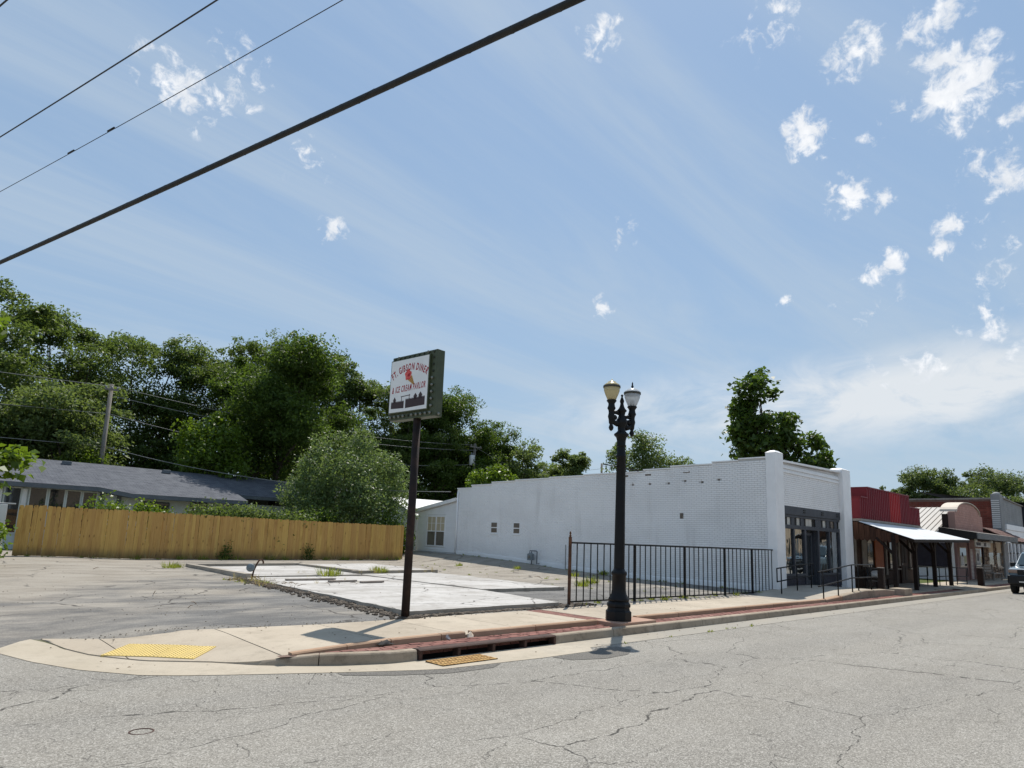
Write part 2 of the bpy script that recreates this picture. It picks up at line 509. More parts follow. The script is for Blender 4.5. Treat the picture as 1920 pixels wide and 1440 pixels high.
MAT['road'] = mk_asphalt()
MAT['lot'] = mk_lot()
MAT['patch'] = simple('patched_asphalt', (0.085, 0.08, 0.074), (0.22, 0.205, 0.18), 60, 0.92, 0.2, bump=0.5, bscale=90)
MAT['walk'] = mk_concrete('sidewalk_concrete', (0.39, 0.33, 0.255), (0.46, 0.395, 0.31), dirt_amt=0.4)
MAT['walk_shade'] = mk_concrete('walkway_concrete', (0.34, 0.30, 0.245), (0.40, 0.355, 0.295), dirt_amt=0.3)  # darker copy of the sidewalk concrete, with the shops' shade in its colour
MAT['gutter'] = mk_concrete('gutter_concrete', (0.40, 0.345, 0.265), (0.47, 0.41, 0.325), dirt_amt=0.35, dusty=(0.285, 0.265, 0.23))
MAT['kerb'] = mk_concrete('kerb_concrete', (0.29, 0.235, 0.175), (0.39, 0.325, 0.25), (0.11, 0.085, 0.06), 0.75)
MAT['upper_kerb'] = mk_concrete('tan_edging', (0.35, 0.225, 0.145), (0.41, 0.285, 0.195), (0.25, 0.13, 0.08), 0.45, 0.1)
MAT['slab'] = mk_concrete('old_slab_concrete', (0.42, 0.40, 0.375), (0.53, 0.51, 0.485), (0.22, 0.195, 0.165), 0.65, 0, 0.9)
MAT['slab_edge'] = mk_concrete('rim_concrete', (0.30, 0.265, 0.22), (0.42, 0.375, 0.315), (0.16, 0.13, 0.10), 0.6, 0)
MAT['pad'] = mk_concrete('reddish_pad', (0.37, 0.225, 0.16), (0.42, 0.275, 0.205), (0.2, 0.12, 0.08), 0.4, 0)
MAT['paver'] = mk_red_brick('red_paver', (0.17, 0.072, 0.058), (0.25, 0.115, 0.092), (0.30, 0.19, 0.15), 0.16)
MAT['paver_bed'] = simple('paver_bed', (0.13, 0.08, 0.065), (0.20, 0.14, 0.11), 8, 0.95)
MAT['white_brick'] = mk_white_brick('white_painted_brick')
def mk_white_mortar():
    # the paint lies thinner in the joints towards the street corner
    t = NT('white_painted_mortar')
    sx = t.n.new('ShaderNodeSeparateXYZ')
    t.l.new(t.pos, sx.inputs[0])
    n = t.noise(1.3, 5)
    f = t.step(t.math('ADD', sx.outputs[1], t.math('MULTIPLY', n, 5.0)), 24.0, 14.0)
    col = t.mix(f, (0.80, 0.795, 0.795), (0.50, 0.495, 0.49))
    return t.done(col, 0.75, 0.3)


MAT['white_mortar'] = mk_white_mortar()
MAT['white_paint'] = simple('white_paint', (0.86, 0.855, 0.855), (0.79, 0.785, 0.785), 1.5, 0.55)
MAT['bare_brick'] = simple('bare_brick', (0.09, 0.075, 0.065), (0.20, 0.165, 0.13), 9, 0.9, var=0.25)  # also dark enough to stand in for the depth of the vent slots
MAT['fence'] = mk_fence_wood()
MAT['iron'] = simple('black_iron', (0.005, 0.005, 0.006), (0.010, 0.009, 0.009), 6, 0.55, 0.2, bump=0.15, bscale=60)
MAT['rust'] = simple('rusty_steel', (0.055, 0.03, 0.02), (0.13, 0.06, 0.032), 7, 0.85, 0.25, bump=0.4, bscale=35)
MAT['post_rust'] = simple('dark_rust_pole', (0.016, 0.010, 0.009), (0.042, 0.022, 0.016), 5, 0.75, 0.3, bump=0.35, bscale=25, lo=0.45, hi=0.7)
MAT['inlet'] = simple('inlet_iron', (0.045, 0.024, 0.019), (0.075, 0.04, 0.03), 8, 0.8, 0.3, bump=0.3)
MAT['grate'] = simple('orange_rust_grate', (0.50, 0.32, 0.13), (0.36, 0.20, 0.075), 12, 0.9, 0.2)
MAT['pit'] = simple('pit_dark', (0.012, 0.011, 0.01), None)
MAT['tactile'] = simple('yellow_tactile', (0.62, 0.46, 0.16), (0.56, 0.42, 0.16), 5, 0.75)
MAT['sign_green'] = simple('sign_green_metal', (0.045, 0.058, 0.028), (0.075, 0.088, 0.045), 3, 0.5, 0.4)
MAT['sign_white'] = simple('sign_face', (0.84, 0.835, 0.82), (0.78, 0.775, 0.765), 2, 0.45)
MAT['sign_red'] = simple('sign_red', (0.36, 0.006, 0.016), None, rough=0.5)
MAT['sign_dark'] = simple('sign_maroon', (0.048, 0.026, 0.026), None, rough=0.5)
MAT['ice_pink'] = simple('ice_cream_pink', (0.80, 0.14, 0.12), (0.62, 0.045, 0.045), 14, 0.5)
MAT['cone'] = simple('cone_tan', (0.62, 0.36, 0.11), (0.5, 0.26, 0.07), 20, 0.6)
MAT['cone_line'] = simple('cone_line', (0.22, 0.10, 0.03), None)
MAT['bulb'] = simple('bulb_glass', (0.16, 0.17, 0.15), None, rough=0.15, spec=0.7)
MAT['socket'] = simple('bulb_socket', (0.02, 0.024, 0.014), None)
MAT['lamp_black'] = simple('lamp_black_paint', (0.004, 0.004, 0.005), (0.007, 0.007, 0.008), 4, 0.5, 0.25)
MAT['globe_cream'] = mk_globe('globe_cream', (0.78, 0.68, 0.42), 0.05)
MAT['globe_clear'] = mk_globe('globe_clear', (0.72, 0.75, 0.78), 0.22)
MAT['globe_band'] = simple('globe_band', (0.05, 0.05, 0.042), None, rough=0.5)
MAT['lamp_inner'] = simple('lamp_ballast', (0.6, 0.6, 0.6), None)
MAT['rubber'] = simple('cable_black', (0.010, 0.010, 0.011), (0.02, 0.02, 0.02), 9, 0.55, 0.4)
MAT['wire'] = simple('wire_dark', (0.035, 0.036, 0.042), None, rough=0.5)
MAT['wire_pale'] = simple('wire_weathered', (0.25, 0.25, 0.24), None, rough=0.6)
MAT['pole_wood'] = simple('pole_wood', (0.16, 0.145, 0.125), (0.25, 0.23, 0.205), 4, 0.9, stretch=(6, 6, 0.5), bump=0.3)
MAT['siding'] = simple('white_siding', (0.83, 0.83, 0.84), (0.78, 0.78, 0.785), 1.0, 0.55, var=0.02)
MAT['roof_white'] = simple('pale_metal_roof', (0.70, 0.70, 0.69), (0.62, 0.62, 0.60), 1.0, 0.45)
MAT['shingles'] = mk_shingles()
MAT['house_wall'] = simple('house_grey_green_wall', (0.54, 0.585, 0.56), (0.60, 0.64, 0.615), 1.2, 0.8)
MAT['house_trim'] = simple('house_slate_trim', (0.10, 0.115, 0.13), (0.13, 0.145, 0.16), 2, 0.7)
MAT['dark_glass'] = mk_glass('dark_glass')
MAT['curtain'] = simple('beige_curtain', (0.50, 0.42, 0.29), (0.60, 0.52, 0.38), 3, 0.8, stretch=(12, 12, 0.3))
MAT['store_glass'] = mk_storefront_glass()
MAT['slate'] = simple('slate_blue_frame', (0.040, 0.044, 0.055), (0.055, 0.06, 0.072), 3, 0.55)
MAT['navy_brick'] = simple('navy_painted_brick', (0.012, 0.013, 0.026), (0.022, 0.023, 0.04), 6, 0.5, var=0.3)
MAT['room'] = simple('room_wall', (0.44, 0.42, 0.39), (0.38, 0.36, 0.34), 1.0, 0.8)
MAT['room_floor'] = simple('room_floor', (0.24, 0.19, 0.14), (0.3, 0.24, 0.18), 2, 0.5)
MAT['white_pane'] = simple('pale_transom_pane', (0.42, 0.42, 0.40), (0.5, 0.5, 0.47), 2, 0.2, 0.6)
MAT['red_metal'] = simple('red_corrugated', (0.16, 0.009, 0.017), (0.13, 0.008, 0.015), 0.8, 0.5, 0.3, stretch=(1, 1, 0.3))
MAT['red_bright'] = simple('bright_red_corrugated', (0.30, 0.005, 0.008), (0.24, 0.005, 0.008), 0.8, 0.42, 0.35, stretch=(1, 1, 0.3))
MAT['galv'] = simple('galvanised_sheet', (0.76, 0.77, 0.77), (0.68, 0.69, 0.69), 2.0, 0.45, 0.5)
MAT['barn_red'] = simple('barn_red_wood', (0.085, 0.010, 0.007), (0.06, 0.008, 0.006), 4, 0.7, stretch=(8, 8, 0.5))
MAT['porch_wood'] = simple('porch_wood', (0.026, 0.012, 0.008), (0.05, 0.023, 0.013), 2, 0.75, 0.3, var=0.28, stretch=(12, 12, 0.7), bump=0.25)
MAT['scallop'] = simple('scallop_wood', (0.055, 0.022, 0.012), (0.085, 0.037, 0.019), 2, 0.7, 0.3, var=0.22, stretch=(12, 12, 0.7), bump=0.25)
MAT['post_wood'] = simple('dark_post_wood', (0.014, 0.008, 0.006), (0.028, 0.015, 0.010), 3, 0.75, 0.3, stretch=(10, 10, 0.6))
MAT['pale_wood'] = simple('weathered_trim', (0.22, 0.195, 0.17), (0.29, 0.26, 0.23), 3, 0.8)
MAT['orange_panel'] = simple('orange_panel', (0.33, 0.082, 0.018), (0.28, 0.066, 0.016), 2, 0.6)
MAT['seam_roof'] = simple('standing_seam', (0.44, 0.40, 0.35), (0.40, 0.37, 0.32), 0.6, 0.4, 0.45)
MAT['pink_brick'] = mk_red_brick('pink_brick', (0.42, 0.235, 0.19), (0.47, 0.275, 0.225), (0.40, 0.22, 0.18), 0.05)
MAT['pink_mortar'] = simple('pink_mortar', (0.30, 0.18, 0.15), None)
MAT['pink_paint'] = simple('mauve_plaster', (0.235, 0.14, 0.13), (0.265, 0.165, 0.15), 2, 0.75)
MAT['cream'] = simple('cream_trim', (0.62, 0.53, 0.43), (0.55, 0.47, 0.38), 2, 0.7)
MAT['brick_red'] = mk_red_brick('old_red_brick', (0.16, 0.040, 0.028), (0.23, 0.066, 0.045), (0.10, 0.055, 0.045), 0.2)
MAT['brick_mortar'] = simple('old_mortar', (0.20, 0.13, 0.11), (0.16, 0.09, 0.075), 1.0, 0.95)
MAT['cap'] = simple('wall_capping', (0.30, 0.27, 0.24), (0.20, 0.17, 0.15), 1.5, 0.85)
MAT['grey_block'] = simple('grey_brick', (0.27, 0.275, 0.275), (0.22, 0.225, 0.225), 1.2, 0.85, var=0.08)
MAT['grey_fascia'] = simple('grey_fascia', (0.13, 0.132, 0.132), (0.18, 0.18, 0.176), 2.5, 0.8, stretch=(1, 1, 4))
MAT['navy'] = simple('navy_wall', (0.018, 0.021, 0.036), (0.025, 0.028, 0.045), 1, 0.6)
MAT['brown_shingle'] = simple('brown_shakes', (0.13, 0.07, 0.055), (0.19, 0.11, 0.088), 5, 0.85, var=0.25)
MAT['stone'] = simple('rubble_stone', (0.17, 0.115, 0.08), (0.28, 0.21, 0.155), 5, 0.9, var=0.35, bump=0.4, bscale=12)
MAT['mortar_dark'] = simple('stone_mortar', (0.09, 0.07, 0.055), None)
MAT['blind'] = simple('cream_blind', (0.60, 0.49, 0.35), (0.53, 0.43, 0.31), 2, 0.7)
MAT['grey_pane'] = simple('dim_pane', (0.15, 0.125, 0.105), (0.19, 0.165, 0.14), 1.0, 0.15, 0.6)
MAT['poster'] = simple('poster_paper', (0.50, 0.49, 0.47), (0.28, 0.27, 0.27), 4.0, 0.5)
MAT['poster_dark'] = simple('poster_print', (0.06, 0.055, 0.065), None)
MAT['shutter_white'] = simple('white_slats', (0.62, 0.59, 0.56), None)
MAT['purple_panel'] = simple('dark_violet_sheet', (0.024, 0.020, 0.032), (0.036, 0.03, 0.045), 2, 0.5)
MAT['car_paint'] = simple('slate_blue_paint', (0.13, 0.19, 0.235), None, rough=0.22, spec=0.7)
MAT['car_black'] = simple('black_trim', (0.012, 0.012, 0.013), None, rough=0.5)
MAT['car_glass'] = mk_glass('car_glass', (0.03, 0.05, 0.06), 0.02)
MAT['car_chrome'] = simple('bright_metal', (0.6, 0.6, 0.6), None, rough=0.25, metal=1.0)
MAT['lens'] = simple('lamp_lens', (0.30, 0.20, 0.15), None, rough=0.15, spec=0.8)
MAT['tyre'] = simple('tyre_rubber', (0.012, 0.012, 0.012), None, rough=0.85)
MAT['terrain'] = simple('earth', (0.13, 0.12, 0.07), (0.075, 0.085, 0.032), 0.4, 0.95)
MAT['bark'] = simple('bark', (0.055, 0.044, 0.034), (0.10, 0.082, 0.064), 3, 0.95, stretch=(5, 5, 0.8), bump=0.5, bscale=12)
MAT['rubble'] = simple('crumbled_asphalt', (0.17, 0.145, 0.115), (0.30, 0.255, 0.20), 4, 0.95)
MAT['dark_rubble'] = simple('dark_rubble', (0.055, 0.043, 0.034), (0.19, 0.155, 0.12), 6, 0.95)
MAT['twig'] = simple('dry_twigs', (0.16, 0.11, 0.07), (0.24, 0.17, 0.11), 8, 0.9)
MAT['plank'] = simple('grey_plank', (0.24, 0.20, 0.17), (0.33, 0.29, 0.25), 5, 0.9)
MAT['meter'] = simple('meter_grey', (0.23, 0.26, 0.27), (0.18, 0.2, 0.21), 6, 0.5)
MAT['pipe_dark'] = simple('dark_pipe', (0.04, 0.045, 0.055), None)
MAT['pink_tank'] = simple('pink_tank', (0.50, 0.28, 0.24), (0.44, 0.24, 0.2), 4, 0.6)
MAT['paper'] = simple('litter_paper', (0.72, 0.62, 0.50), (0.6, 0.48, 0.35), 20, 0.8)
MAT['black_plastic'] = simple('black_plastic', (0.012, 0.012, 0.014), None, rough=0.7, spec=0.2)
MAT['tan_wall'] = simple('tan_stucco', (0.46, 0.38, 0.28), (0.40, 0.33, 0.25), 0.7, 0.85)
MAT['leaf_wood'] = mk_leaf('leaf_wood', (0.036, 0.066, 0.018), (0.125, 0.178, 0.055))
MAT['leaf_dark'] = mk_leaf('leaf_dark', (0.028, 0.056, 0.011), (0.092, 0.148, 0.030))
MAT['leaf_grey'] = mk_leaf('leaf_grey', (0.060, 0.095, 0.034), (0.155, 0.21, 0.08))
MAT['leaf_silver'] = mk_leaf('leaf_silver', (0.06, 0.105, 0.035), (0.175, 0.245, 0.105), 0.45, 0.3, 0.36)
MAT['leaf_bright'] = mk_leaf('leaf_bright', (0.055, 0.105, 0.012), (0.13, 0.20, 0.022), 0.45, 0.4, 0.42)
MAT['leaf_big'] = mk_leaf('leaf_big', (0.030, 0.060, 0.012), (0.085, 0.142, 0.028), 0.45, 0.3, 0.38)
MAT['leaf_far'] = mk_leaf('leaf_far', (0.055, 0.088, 0.034), (0.125, 0.17, 0.065))
MAT['grass'] = mk_leaf('grass_blades', (0.10, 0.14, 0.025), (0.22, 0.25, 0.06))
MAT['dry_grass'] = mk_leaf('dry_stems', (0.22, 0.18, 0.09), (0.36, 0.30, 0.17))


# ------------------------------------------------------------------ mesh and object helpers
class MB:
    """collects shapes in world coordinates; build() links them as ONE mesh object"""
    def __init__(self):
        self.v, self.f, self.sm = [], [], []

    def add(self, vs_, fs, smooth=False):
        b = len(self.v)
        self.v.extend([tuple(p) for p in vs_])
        for f in fs:
            self.f.append([i + b for i in f])
            self.sm.append(smooth)
        return self

    def box(self, x0, x1, y0, y1, z0, z1):
        v = [(x0, y0, z0), (x1, y0, z0), (x1, y1, z0), (x0, y1, z0), (x0, y0, z1), (x1, y0, z1), (x1, y1, z1), (x0, y1, z1)]
        return self.add(v, [(0, 3, 2, 1), (4, 5, 6, 7), (0, 1, 5, 4), (1, 2, 6, 5), (2, 3, 7, 6), (3, 0, 4, 7)])

    def fbox(self, o, u, v, n, su, sv, sn):
        """box from corner o along the three unit axes"""
        o, u, v, n = Vector(o), Vector(u) * su, Vector(v) * sv, Vector(n) * sn
        p = [o, o + u, o + u + v, o + v, o + n, o + u + n, o + u + v + n, o + v + n]
        return self.add(p, [(0, 3, 2, 1), (4, 5, 6, 7), (0, 1, 5, 4), (1, 2, 6, 5), (2, 3, 7, 6), (3, 0, 4, 7)])

    def beam(self, p, q, w, h, up=(0, 0, 1)):
        p, q = Vector(p), Vector(q)
        d = (q - p).normalized()
        up = Vector(up)
        if abs(d.dot(up)) > 0.98:
            up = Vector((1, 0, 0))
        s = d.cross(up).normalized()
        t = s.cross(d).normalized()
        s, t = s * w / 2, t * h / 2
        v = [p - s - t, p + s - t, p + s + t, p - s + t, q - s - t, q + s - t, q + s + t, q - s + t]
        return self.add(v, [(0, 3, 2, 1), (4, 5, 6, 7), (0, 1, 5, 4), (1, 2, 6, 5), (2, 3, 7, 6), (3, 0, 4, 7)])

    def tube(self, pts, rad, n=8, caps=True):
        pts = [Vector(p) for p in pts]
        if not isinstance(rad, (list, tuple)):
            rad = [rad] * len(pts)
        rings, prev = [], None
        for i, p in enumerate(pts):
            d = (pts[min(i + 1, len(pts) - 1)] - pts[max(i - 1, 0)]).normalized()
            if prev is None:
                a = d.cross(Vector((0, 0, 1)) if abs(d.z) < 0.9 else Vector((1, 0, 0))).normalized()
            else:
                a = (prev - d * prev.dot(d)).normalized()
            prev = a
            b = d.cross(a)
            rings.append([p + (a * math.cos(2 * math.pi * k / n) + b * math.sin(2 * math.pi * k / n)) * rad[i] for k in range(n)])
        v = [q for r in rings for q in r]
        f = []
        for i in range(len(rings) - 1):
            for k in range(n):
                k2 = (k + 1) % n
                f.append((i * n + k, i * n + k2, (i + 1) * n + k2, (i + 1) * n + k))
        self.add(v, f, True)
        if caps:
            b = len(self.v) - len(v)
            self.f.append([b + k for k in range(n)][::-1]); self.sm.append(False)
            self.f.append([b + (len(rings) - 1) * n + k for k in range(n)]); self.sm.append(False)
        return self

    def lathe(self, c, prof, n=20, smooth=True, axis=(0, 0, 1)):
        c = Vector(c)
        ax = Vector(axis).normalized()
        a = ax.cross(Vector((1, 0, 0)) if abs(ax.x) < 0.9 else Vector((0, 1, 0))).normalized()
        b = ax.cross(a)
        v, f = [], []
        for (r, z) in prof:
            for k in range(n):
                t = 2 * math.pi * (k + 0.5) / n
                v.append(c + ax * z + (a * math.cos(t) + b * math.sin(t)) * max(r, 0.0005))
        for i in range(len(prof) - 1):
            for k in range(n):
                k2 = (k + 1) % n
                f.append((i * n + k, i * n + k2, (i + 1) * n + k2, (i + 1) * n + k))
        f.append(tuple(range(n))[::-1])
        f.append(tuple((len(prof) - 1) * n + k for k in range(n)))
        return self.add(v, f, smooth)

    def prism(self, poly, n):
        """polygon (3-D points in one plane) pushed out along vector n"""
        n = Vector(n)
        p = [Vector(q) for q in poly]
        k = len(p)
        v = p + [q + n for q in p]
        f = [tuple(range(k))[::-1], tuple(range(k, 2 * k))] + [(i, (i + 1) % k, k + (i + 1) % k, k + i) for i in range(k)]
        return self.add(v, f)

    def sphere(self, c, r, nu=8, nv=6, sc=(1, 1, 1)):
        c = Vector(c)
        v, f = [], []
        for i in range(nv + 1):
            t = math.pi * i / nv
            for k in range(nu):
                p = 2 * math.pi * k / nu
                v.append(c + Vector((math.sin(t) * math.cos(p) * sc[0], math.sin(t) * math.sin(p) * sc[1], math.cos(t) * sc[2])) * r)
        for i in range(nv):
            for k in range(nu):
                k2 = (k + 1) % nu
                f.append((i * nu + k, (i + 1) * nu + k, (i + 1) * nu + k2, i * nu + k2))
        return self.add(v, f, True)

    def grid(self, rows, smooth=False):
        """rows of points, all the same length"""
        n = len(rows[0])
        f = [(i * n + k, i * n + k + 1, (i + 1) * n + k + 1, (i + 1) * n + k) for i in range(len(rows) - 1) for k in range(n - 1)]
        return self.add([p for r in rows for p in r], f, smooth)

    def mesh(self, name, off=(0, 0, 0)):
        me = bpy.data.meshes.new(name)
        o = Vector(off)
        me.from_pydata([(p[0] - o.x, p[1] - o.y, p[2] - o.z) for p in self.v], [], self.f)
        me.polygons.foreach_set('use_smooth', self.sm)
        me.update()
        return me

    def build(self, name, mat, parent=None, bevel=0.0, label=None, off=None):
        root = WL.get(parent, Vector((0, 0, 0))) if parent else Vector(off or (0, 0, 0))
        me = self.mesh(name, root)
        me.materials.append(MAT[mat])
        o = bpy.data.objects.new(name, me)
        COL.objects.link(o)
        if parent:
            o.parent = parent
        else:
            o.location = root
        WL[o] = root
        if bevel:
            bv = o.modifiers.new('bevel', 'BEVEL')
            bv.width, bv.segments, bv.limit_method = bevel, 2, 'ANGLE'
        if label:
            o['label'] = label
        return o


WL = {}


def thing(name, label, cat, loc=(0, 0, 0), group=None):
    o = bpy.data.objects.new(name, None)
    o.empty_display_size = 0.3
    COL.objects.link(o)
    o.location = loc
    o['label'], o['category'] = label, cat
    if group:
        o['group'] = group
    WL[o] = Vector(loc)
    return o


def tag(o, label, cat, group=None):
    o['label'], o['category'] = label, cat
    if group:
        o['group'] = group
    return o


def struct(o):
    o['kind'] = 'structure'
    return o


def stuff(o):
    o['kind'] = 'stuff'
    return o


def piece(name, me, parent, loc, rot=None, scale=None):
    """one of many alike pieces sharing a mesh, placed at a world point under its thing"""
    o = bpy.data.objects.new(name, me)
    COL.objects.link(o)
    o.parent = parent
    m = Matrix.Translation(Vector(loc) - WL[parent])
    if rot is not None:
        m = m @ rot.to_4x4()
    if scale is not None:
        m = m @ Matrix.Diagonal((*scale, 1.0))
    o.matrix_basis = m
    WL[o] = Vector(loc)
    return o


def frame_rot(u, v, n):
    u, v, n = Vector(u), Vector(v), Vector(n)
    return Matrix(((u.x, v.x, n.x), (u.y, v.y, n.y), (u.z, v.z, n.z)))


def unit_block(name, mat, bev=0.06):
    """a block 1 x 1 x 1 with softened front edges, origin at the back lower left corner"""
    b = MB()
    e = bev
    v = [(0, 0, 0), (1, 0, 0), (1, 1, 0), (0, 1, 0), (0, 0, 1 - e * 2), (1, 0, 1 - e * 2), (1, 1, 1 - e * 2), (0, 1, 1 - e * 2),
         (e * .4, e, 1), (1 - e * .4, e, 1), (1 - e * .4, 1 - e, 1), (e * .4, 1 - e, 1)]
    f = [(0, 1, 5, 4), (1, 2, 6, 5), (2, 3, 7, 6), (3, 0, 4, 7), (4, 5, 9, 8), (5, 6, 10, 9), (6, 7, 11, 10), (7, 4, 8, 11), (8, 9, 10, 11)]
    b.add(v, f)
    me = b.mesh(name)
    me.materials.append(MAT[mat])
    return me


def brick_field(parent, o, u, v, n, W, H, bw, bh, gap, depth, mat, inside=None, keep=None, rng=None, jit=0.0015, name='brick', stuff_name='brickwork'):
    """real bricks proud of a mortar face: those keep() picks are parts, the others one part of kind stuff"""
    rng = rng or random.Random(3)
    o, u, v, n = Vector(o), Vector(u), Vector(v), Vector(n)
    rot = frame_rot(u, v, n)
    me = unit_block(name, mat)
    rest = MB()
    rows = int(H / bh)
    cnt = 0
    for r in range(rows):
        off = (r % 2) * bw / 2
        k = -1
        while True:
            a = k * bw + off
            k += 1
            b = a + bw - gap
            a = max(a, 0.0)
            b = min(b, W)
            if a >= W - 0.02:
                break
            if b - a < 0.03:
                continue
            c0, c1 = r * bh, r * bh + bh - gap
            if inside and not inside((a + b) / 2, (c0 + c1) / 2):
                continue
            dz = depth + rng.uniform(-jit, jit)
            p = o + u * a + v * c0
            if keep and cnt < 300 and keep((a + b) / 2, (c0 + c1) / 2):
                piece(name, me, parent, p, rot, (b - a, c1 - c0, dz))
                cnt += 1
            else:
                e = 0.004
                q = [p, p + u * (b - a), p + u * (b - a) + v * (c1 - c0), p + v * (c1 - c0)]
                t = [p + u * e + v * e + n * dz, p + u * (b - a - e) + v * e + n * dz, p + u * (b - a - e) + v * (c1 - c0 - e) + n * dz, p + u * e + v * (c1 - c0 - e) + n * dz]
                rest.add(q + t, [(0, 1, 5, 4), (1, 2, 6, 5), (2, 3, 7, 6), (3, 0, 4, 7), (4, 5, 6, 7)])
    if rest.v:
        stuff(rest.build(stuff_name, mat, parent))
    return cnt


def sm(t):
    t = min(1.0, max(0.0, t))
    return t * t * (3 - 2 * t)


def lerp(a, b, t):
    return a + (b - a) * t


def polyline_y(pts, x):
    if x <= pts[0][0]:
        return pts[0][1]
    for (x0, y0), (x1, y1) in zip(pts, pts[1:]):
        if x <= x1:
            return lerp(y0, y1, (x - x0) / (x1 - x0))
    return pts[-1][1]


# ------------------------------------------------------------------ levels of the ground
def z_road(x, y):
    return -0.085 * min(1.0, max(0.0, y / 7.0)) ** 2 - 0.04 * min(1.0, max(0.0, -y / 8.0)) ** 2


def z_lot(x, y):
    z = 0.055 + 0.15 * min(1.3, max(0.0, (y - 10.5) / 19.0))
    z += 0.40 * sm((x - 19.5) / 3.4) * sm((y - 15.5) / 12.5) * (1 - sm((x - 60) / 20))
    z += 0.09 * sm((8 - x) / 4) * sm((y - 16) / 12)
    z -= 0.125 * sm((3.3 - x) / 1.3) * sm((14.0 - y) / 2.4)
    z += 0.012 * noise.noise(Vector((x * 0.5, y * 0.5, 3.3)))
    return z


LIP = [(1.42, 10.75), (1.64, 9.95), (1.98, 9.15), (2.46, 8.48), (2.84, 8.22), (3.34, 7.95), (3.92, 7.66), (4.36, 7.44), (5.06, 7.12), (5.56, 6.92), (7.2, 6.78), (8.3, 6.78), (8.55, 7.03), (12.0, 7.0), (90.0, 7.0)]
BACK = [(1.95, 12.0), (2.03, 11.6), (2.13, 10.7), (2.3, 10.05), (2.72, 9.36), (3.36, 8.86), (3.74, 8.40), (4.15, 8.10), (4.6, 7.84), (5.2, 7.62), (5.6, 7.6), (90.0, 7.6)]


def dist_back(x, y):
    best = 9e9
    for (x0, y0), (x1, y1) in zip(BACK, BACK[1:]):
        dx, dy = x1 - x0, y1 - y0
        t = max(0.0, min(1.0, ((x - x0) * dx + (y - y0) * dy) / (dx * dx + dy * dy)))
        best = min(best, math.hypot(x - x0 - t * dx, y - y0 - t * dy))
    return best


def z_walk(x, y):
    ramp = 0.125 * max(0.0, min(1.0, 1 - dist_back(x, y) / 1.5)) * max(0.0, min(1.0, (4.5 - x) / 1.0))
    prof = [(0, .05), (21.0, .05), (22.3, .13), (24.0, .235), (26.2, .235), (28.0, .12), (30.0, -.03), (33.0, -.01), (35.8, .07), (40.0, .05), (46.0, .06), (90.0, .06)]
    return polyline_y(prof, x) - ramp


def terrain(x, y):
    if y < 9.5:
        return -0.42
    base = z_lot(x, min(y, 33)) - 0.06
    base -= 0.36 * (1 - sm((y - 9.5) / 1.2))
    return base


xs = [-600, -250, -100, -40, -15] + [i * 1.5 for i in range(-4, 54)] + [90, 110, 150, 220, 400, 900]
ys = [-500, -200, -80, -30, 0, 7, 9.0] + [9.5 + 0.4 * i for i in range(5)] + [12 + 1.5 * i for i in range(26)] + [54, 62, 75, 100, 160, 300, 900]
b = MB()
b.grid([[(x, y, terrain(x, y)) for x in xs] for y in ys], True)
struct(b.build('ground', 'terrain'))

# street: one sheet whose far edge follows the gutter lip
rx = [-90, -50, -25, -12, -6, -2, 0, 0.8, 1.2, 1.38] + [p[0] for p in LIP[:14]] + [1.8, 2.2, 2.6, 3.1, 3.6, 4.7, 6, 7.8, 10, 14, 18, 23, 30, 40, 55, 75, 90, 140, 260]
rx = sorted(set(rx))
rows = []
for k in range(13):
    t = k / 12
    row = []
    for x in rx:
        ye = polyline_y(LIP, x) + 0.015 if x >= 1.42 else lerp(11.3, 10.76, sm((x - 0.2) / 1.2))
        y = lerp(-11.0, ye, 1 - (1 - t) ** 1.6)
        row.append((x, y, z_road(x, y)))
    rows.append(row)
b = MB()
b.grid(rows, True)
struct(b.build('road', 'road'))
# worn dark patches beside the gutter
for k, pts in enumerate(([(7.35, 6.74), (8.2, 6.74), (8.6, 6.95), (9.0, 6.85), (8.9, 6.5), (8.5, 6.25), (7.9, 6.2), (7.4, 6.4)], [(4.3, 7.42), (5.0, 7.1), (5.55, 6.88), (6.4, 6.80), (6.1, 6.62), (5.4, 6.66), (4.8, 6.95), (4.3, 7.28)])):
    m_ = MB()
    m_.add([(x, y, z_road(x, y) + .0045) for x, y in pts], [tuple(range(len(pts)))[::-1]])
    struct(m_.build('road_patch', 'patch'))

# gutter between lip and back of kerb
def resample(pts, n):
    ds = [0.0]
    for (x0, y0), (x1, y1) in zip(pts, pts[1:]):
        ds.append(ds[-1] + math.hypot(x1 - x0, y1 - y0))
    res = []
    for i in range(n):
        d = ds[-1] * i / (n - 1)
        for j in range(len(ds) - 1):
            if d <= ds[j + 1] + 1e-9:
                t = (d - ds[j]) / (ds[j + 1] - ds[j])
                res.append((lerp(pts[j][0], pts[j + 1][0], t), lerp(pts[j][1], pts[j + 1][1], t)))
                break
    return res


lipc = [(1.38, 11.0)] + [p for p in LIP if p[0] < 5.6]
backc = [p for p in BACK if p[0] < 5.61]
L1, B1 = resample(lipc, 40), resample(backc, 40)
pairs = list(zip(L1, B1))
for x in (6.2, 7.2, 8.28, 8.32, 8.55, 10, 12, 14, 17, 20, 24, 28, 34, 40, 50, 70, 90):
    pairs.append(((x, polyline_y(LIP, x)), (x, 7.62)))
rows = [[], [], []]
for (lx, ly), (bx_, by_) in pairs:
    zb = -0.088
    rows[0].append((lx, ly, z_road(lx, ly) + 0.005))
    rows[1].append(((lx + bx_) / 2, (ly + by_) / 2, -0.082))
    rows[2].append((bx_, by_, zb))
b = MB()
b.grid(rows, True)
struct(b.build('gutter', 'gutter'))

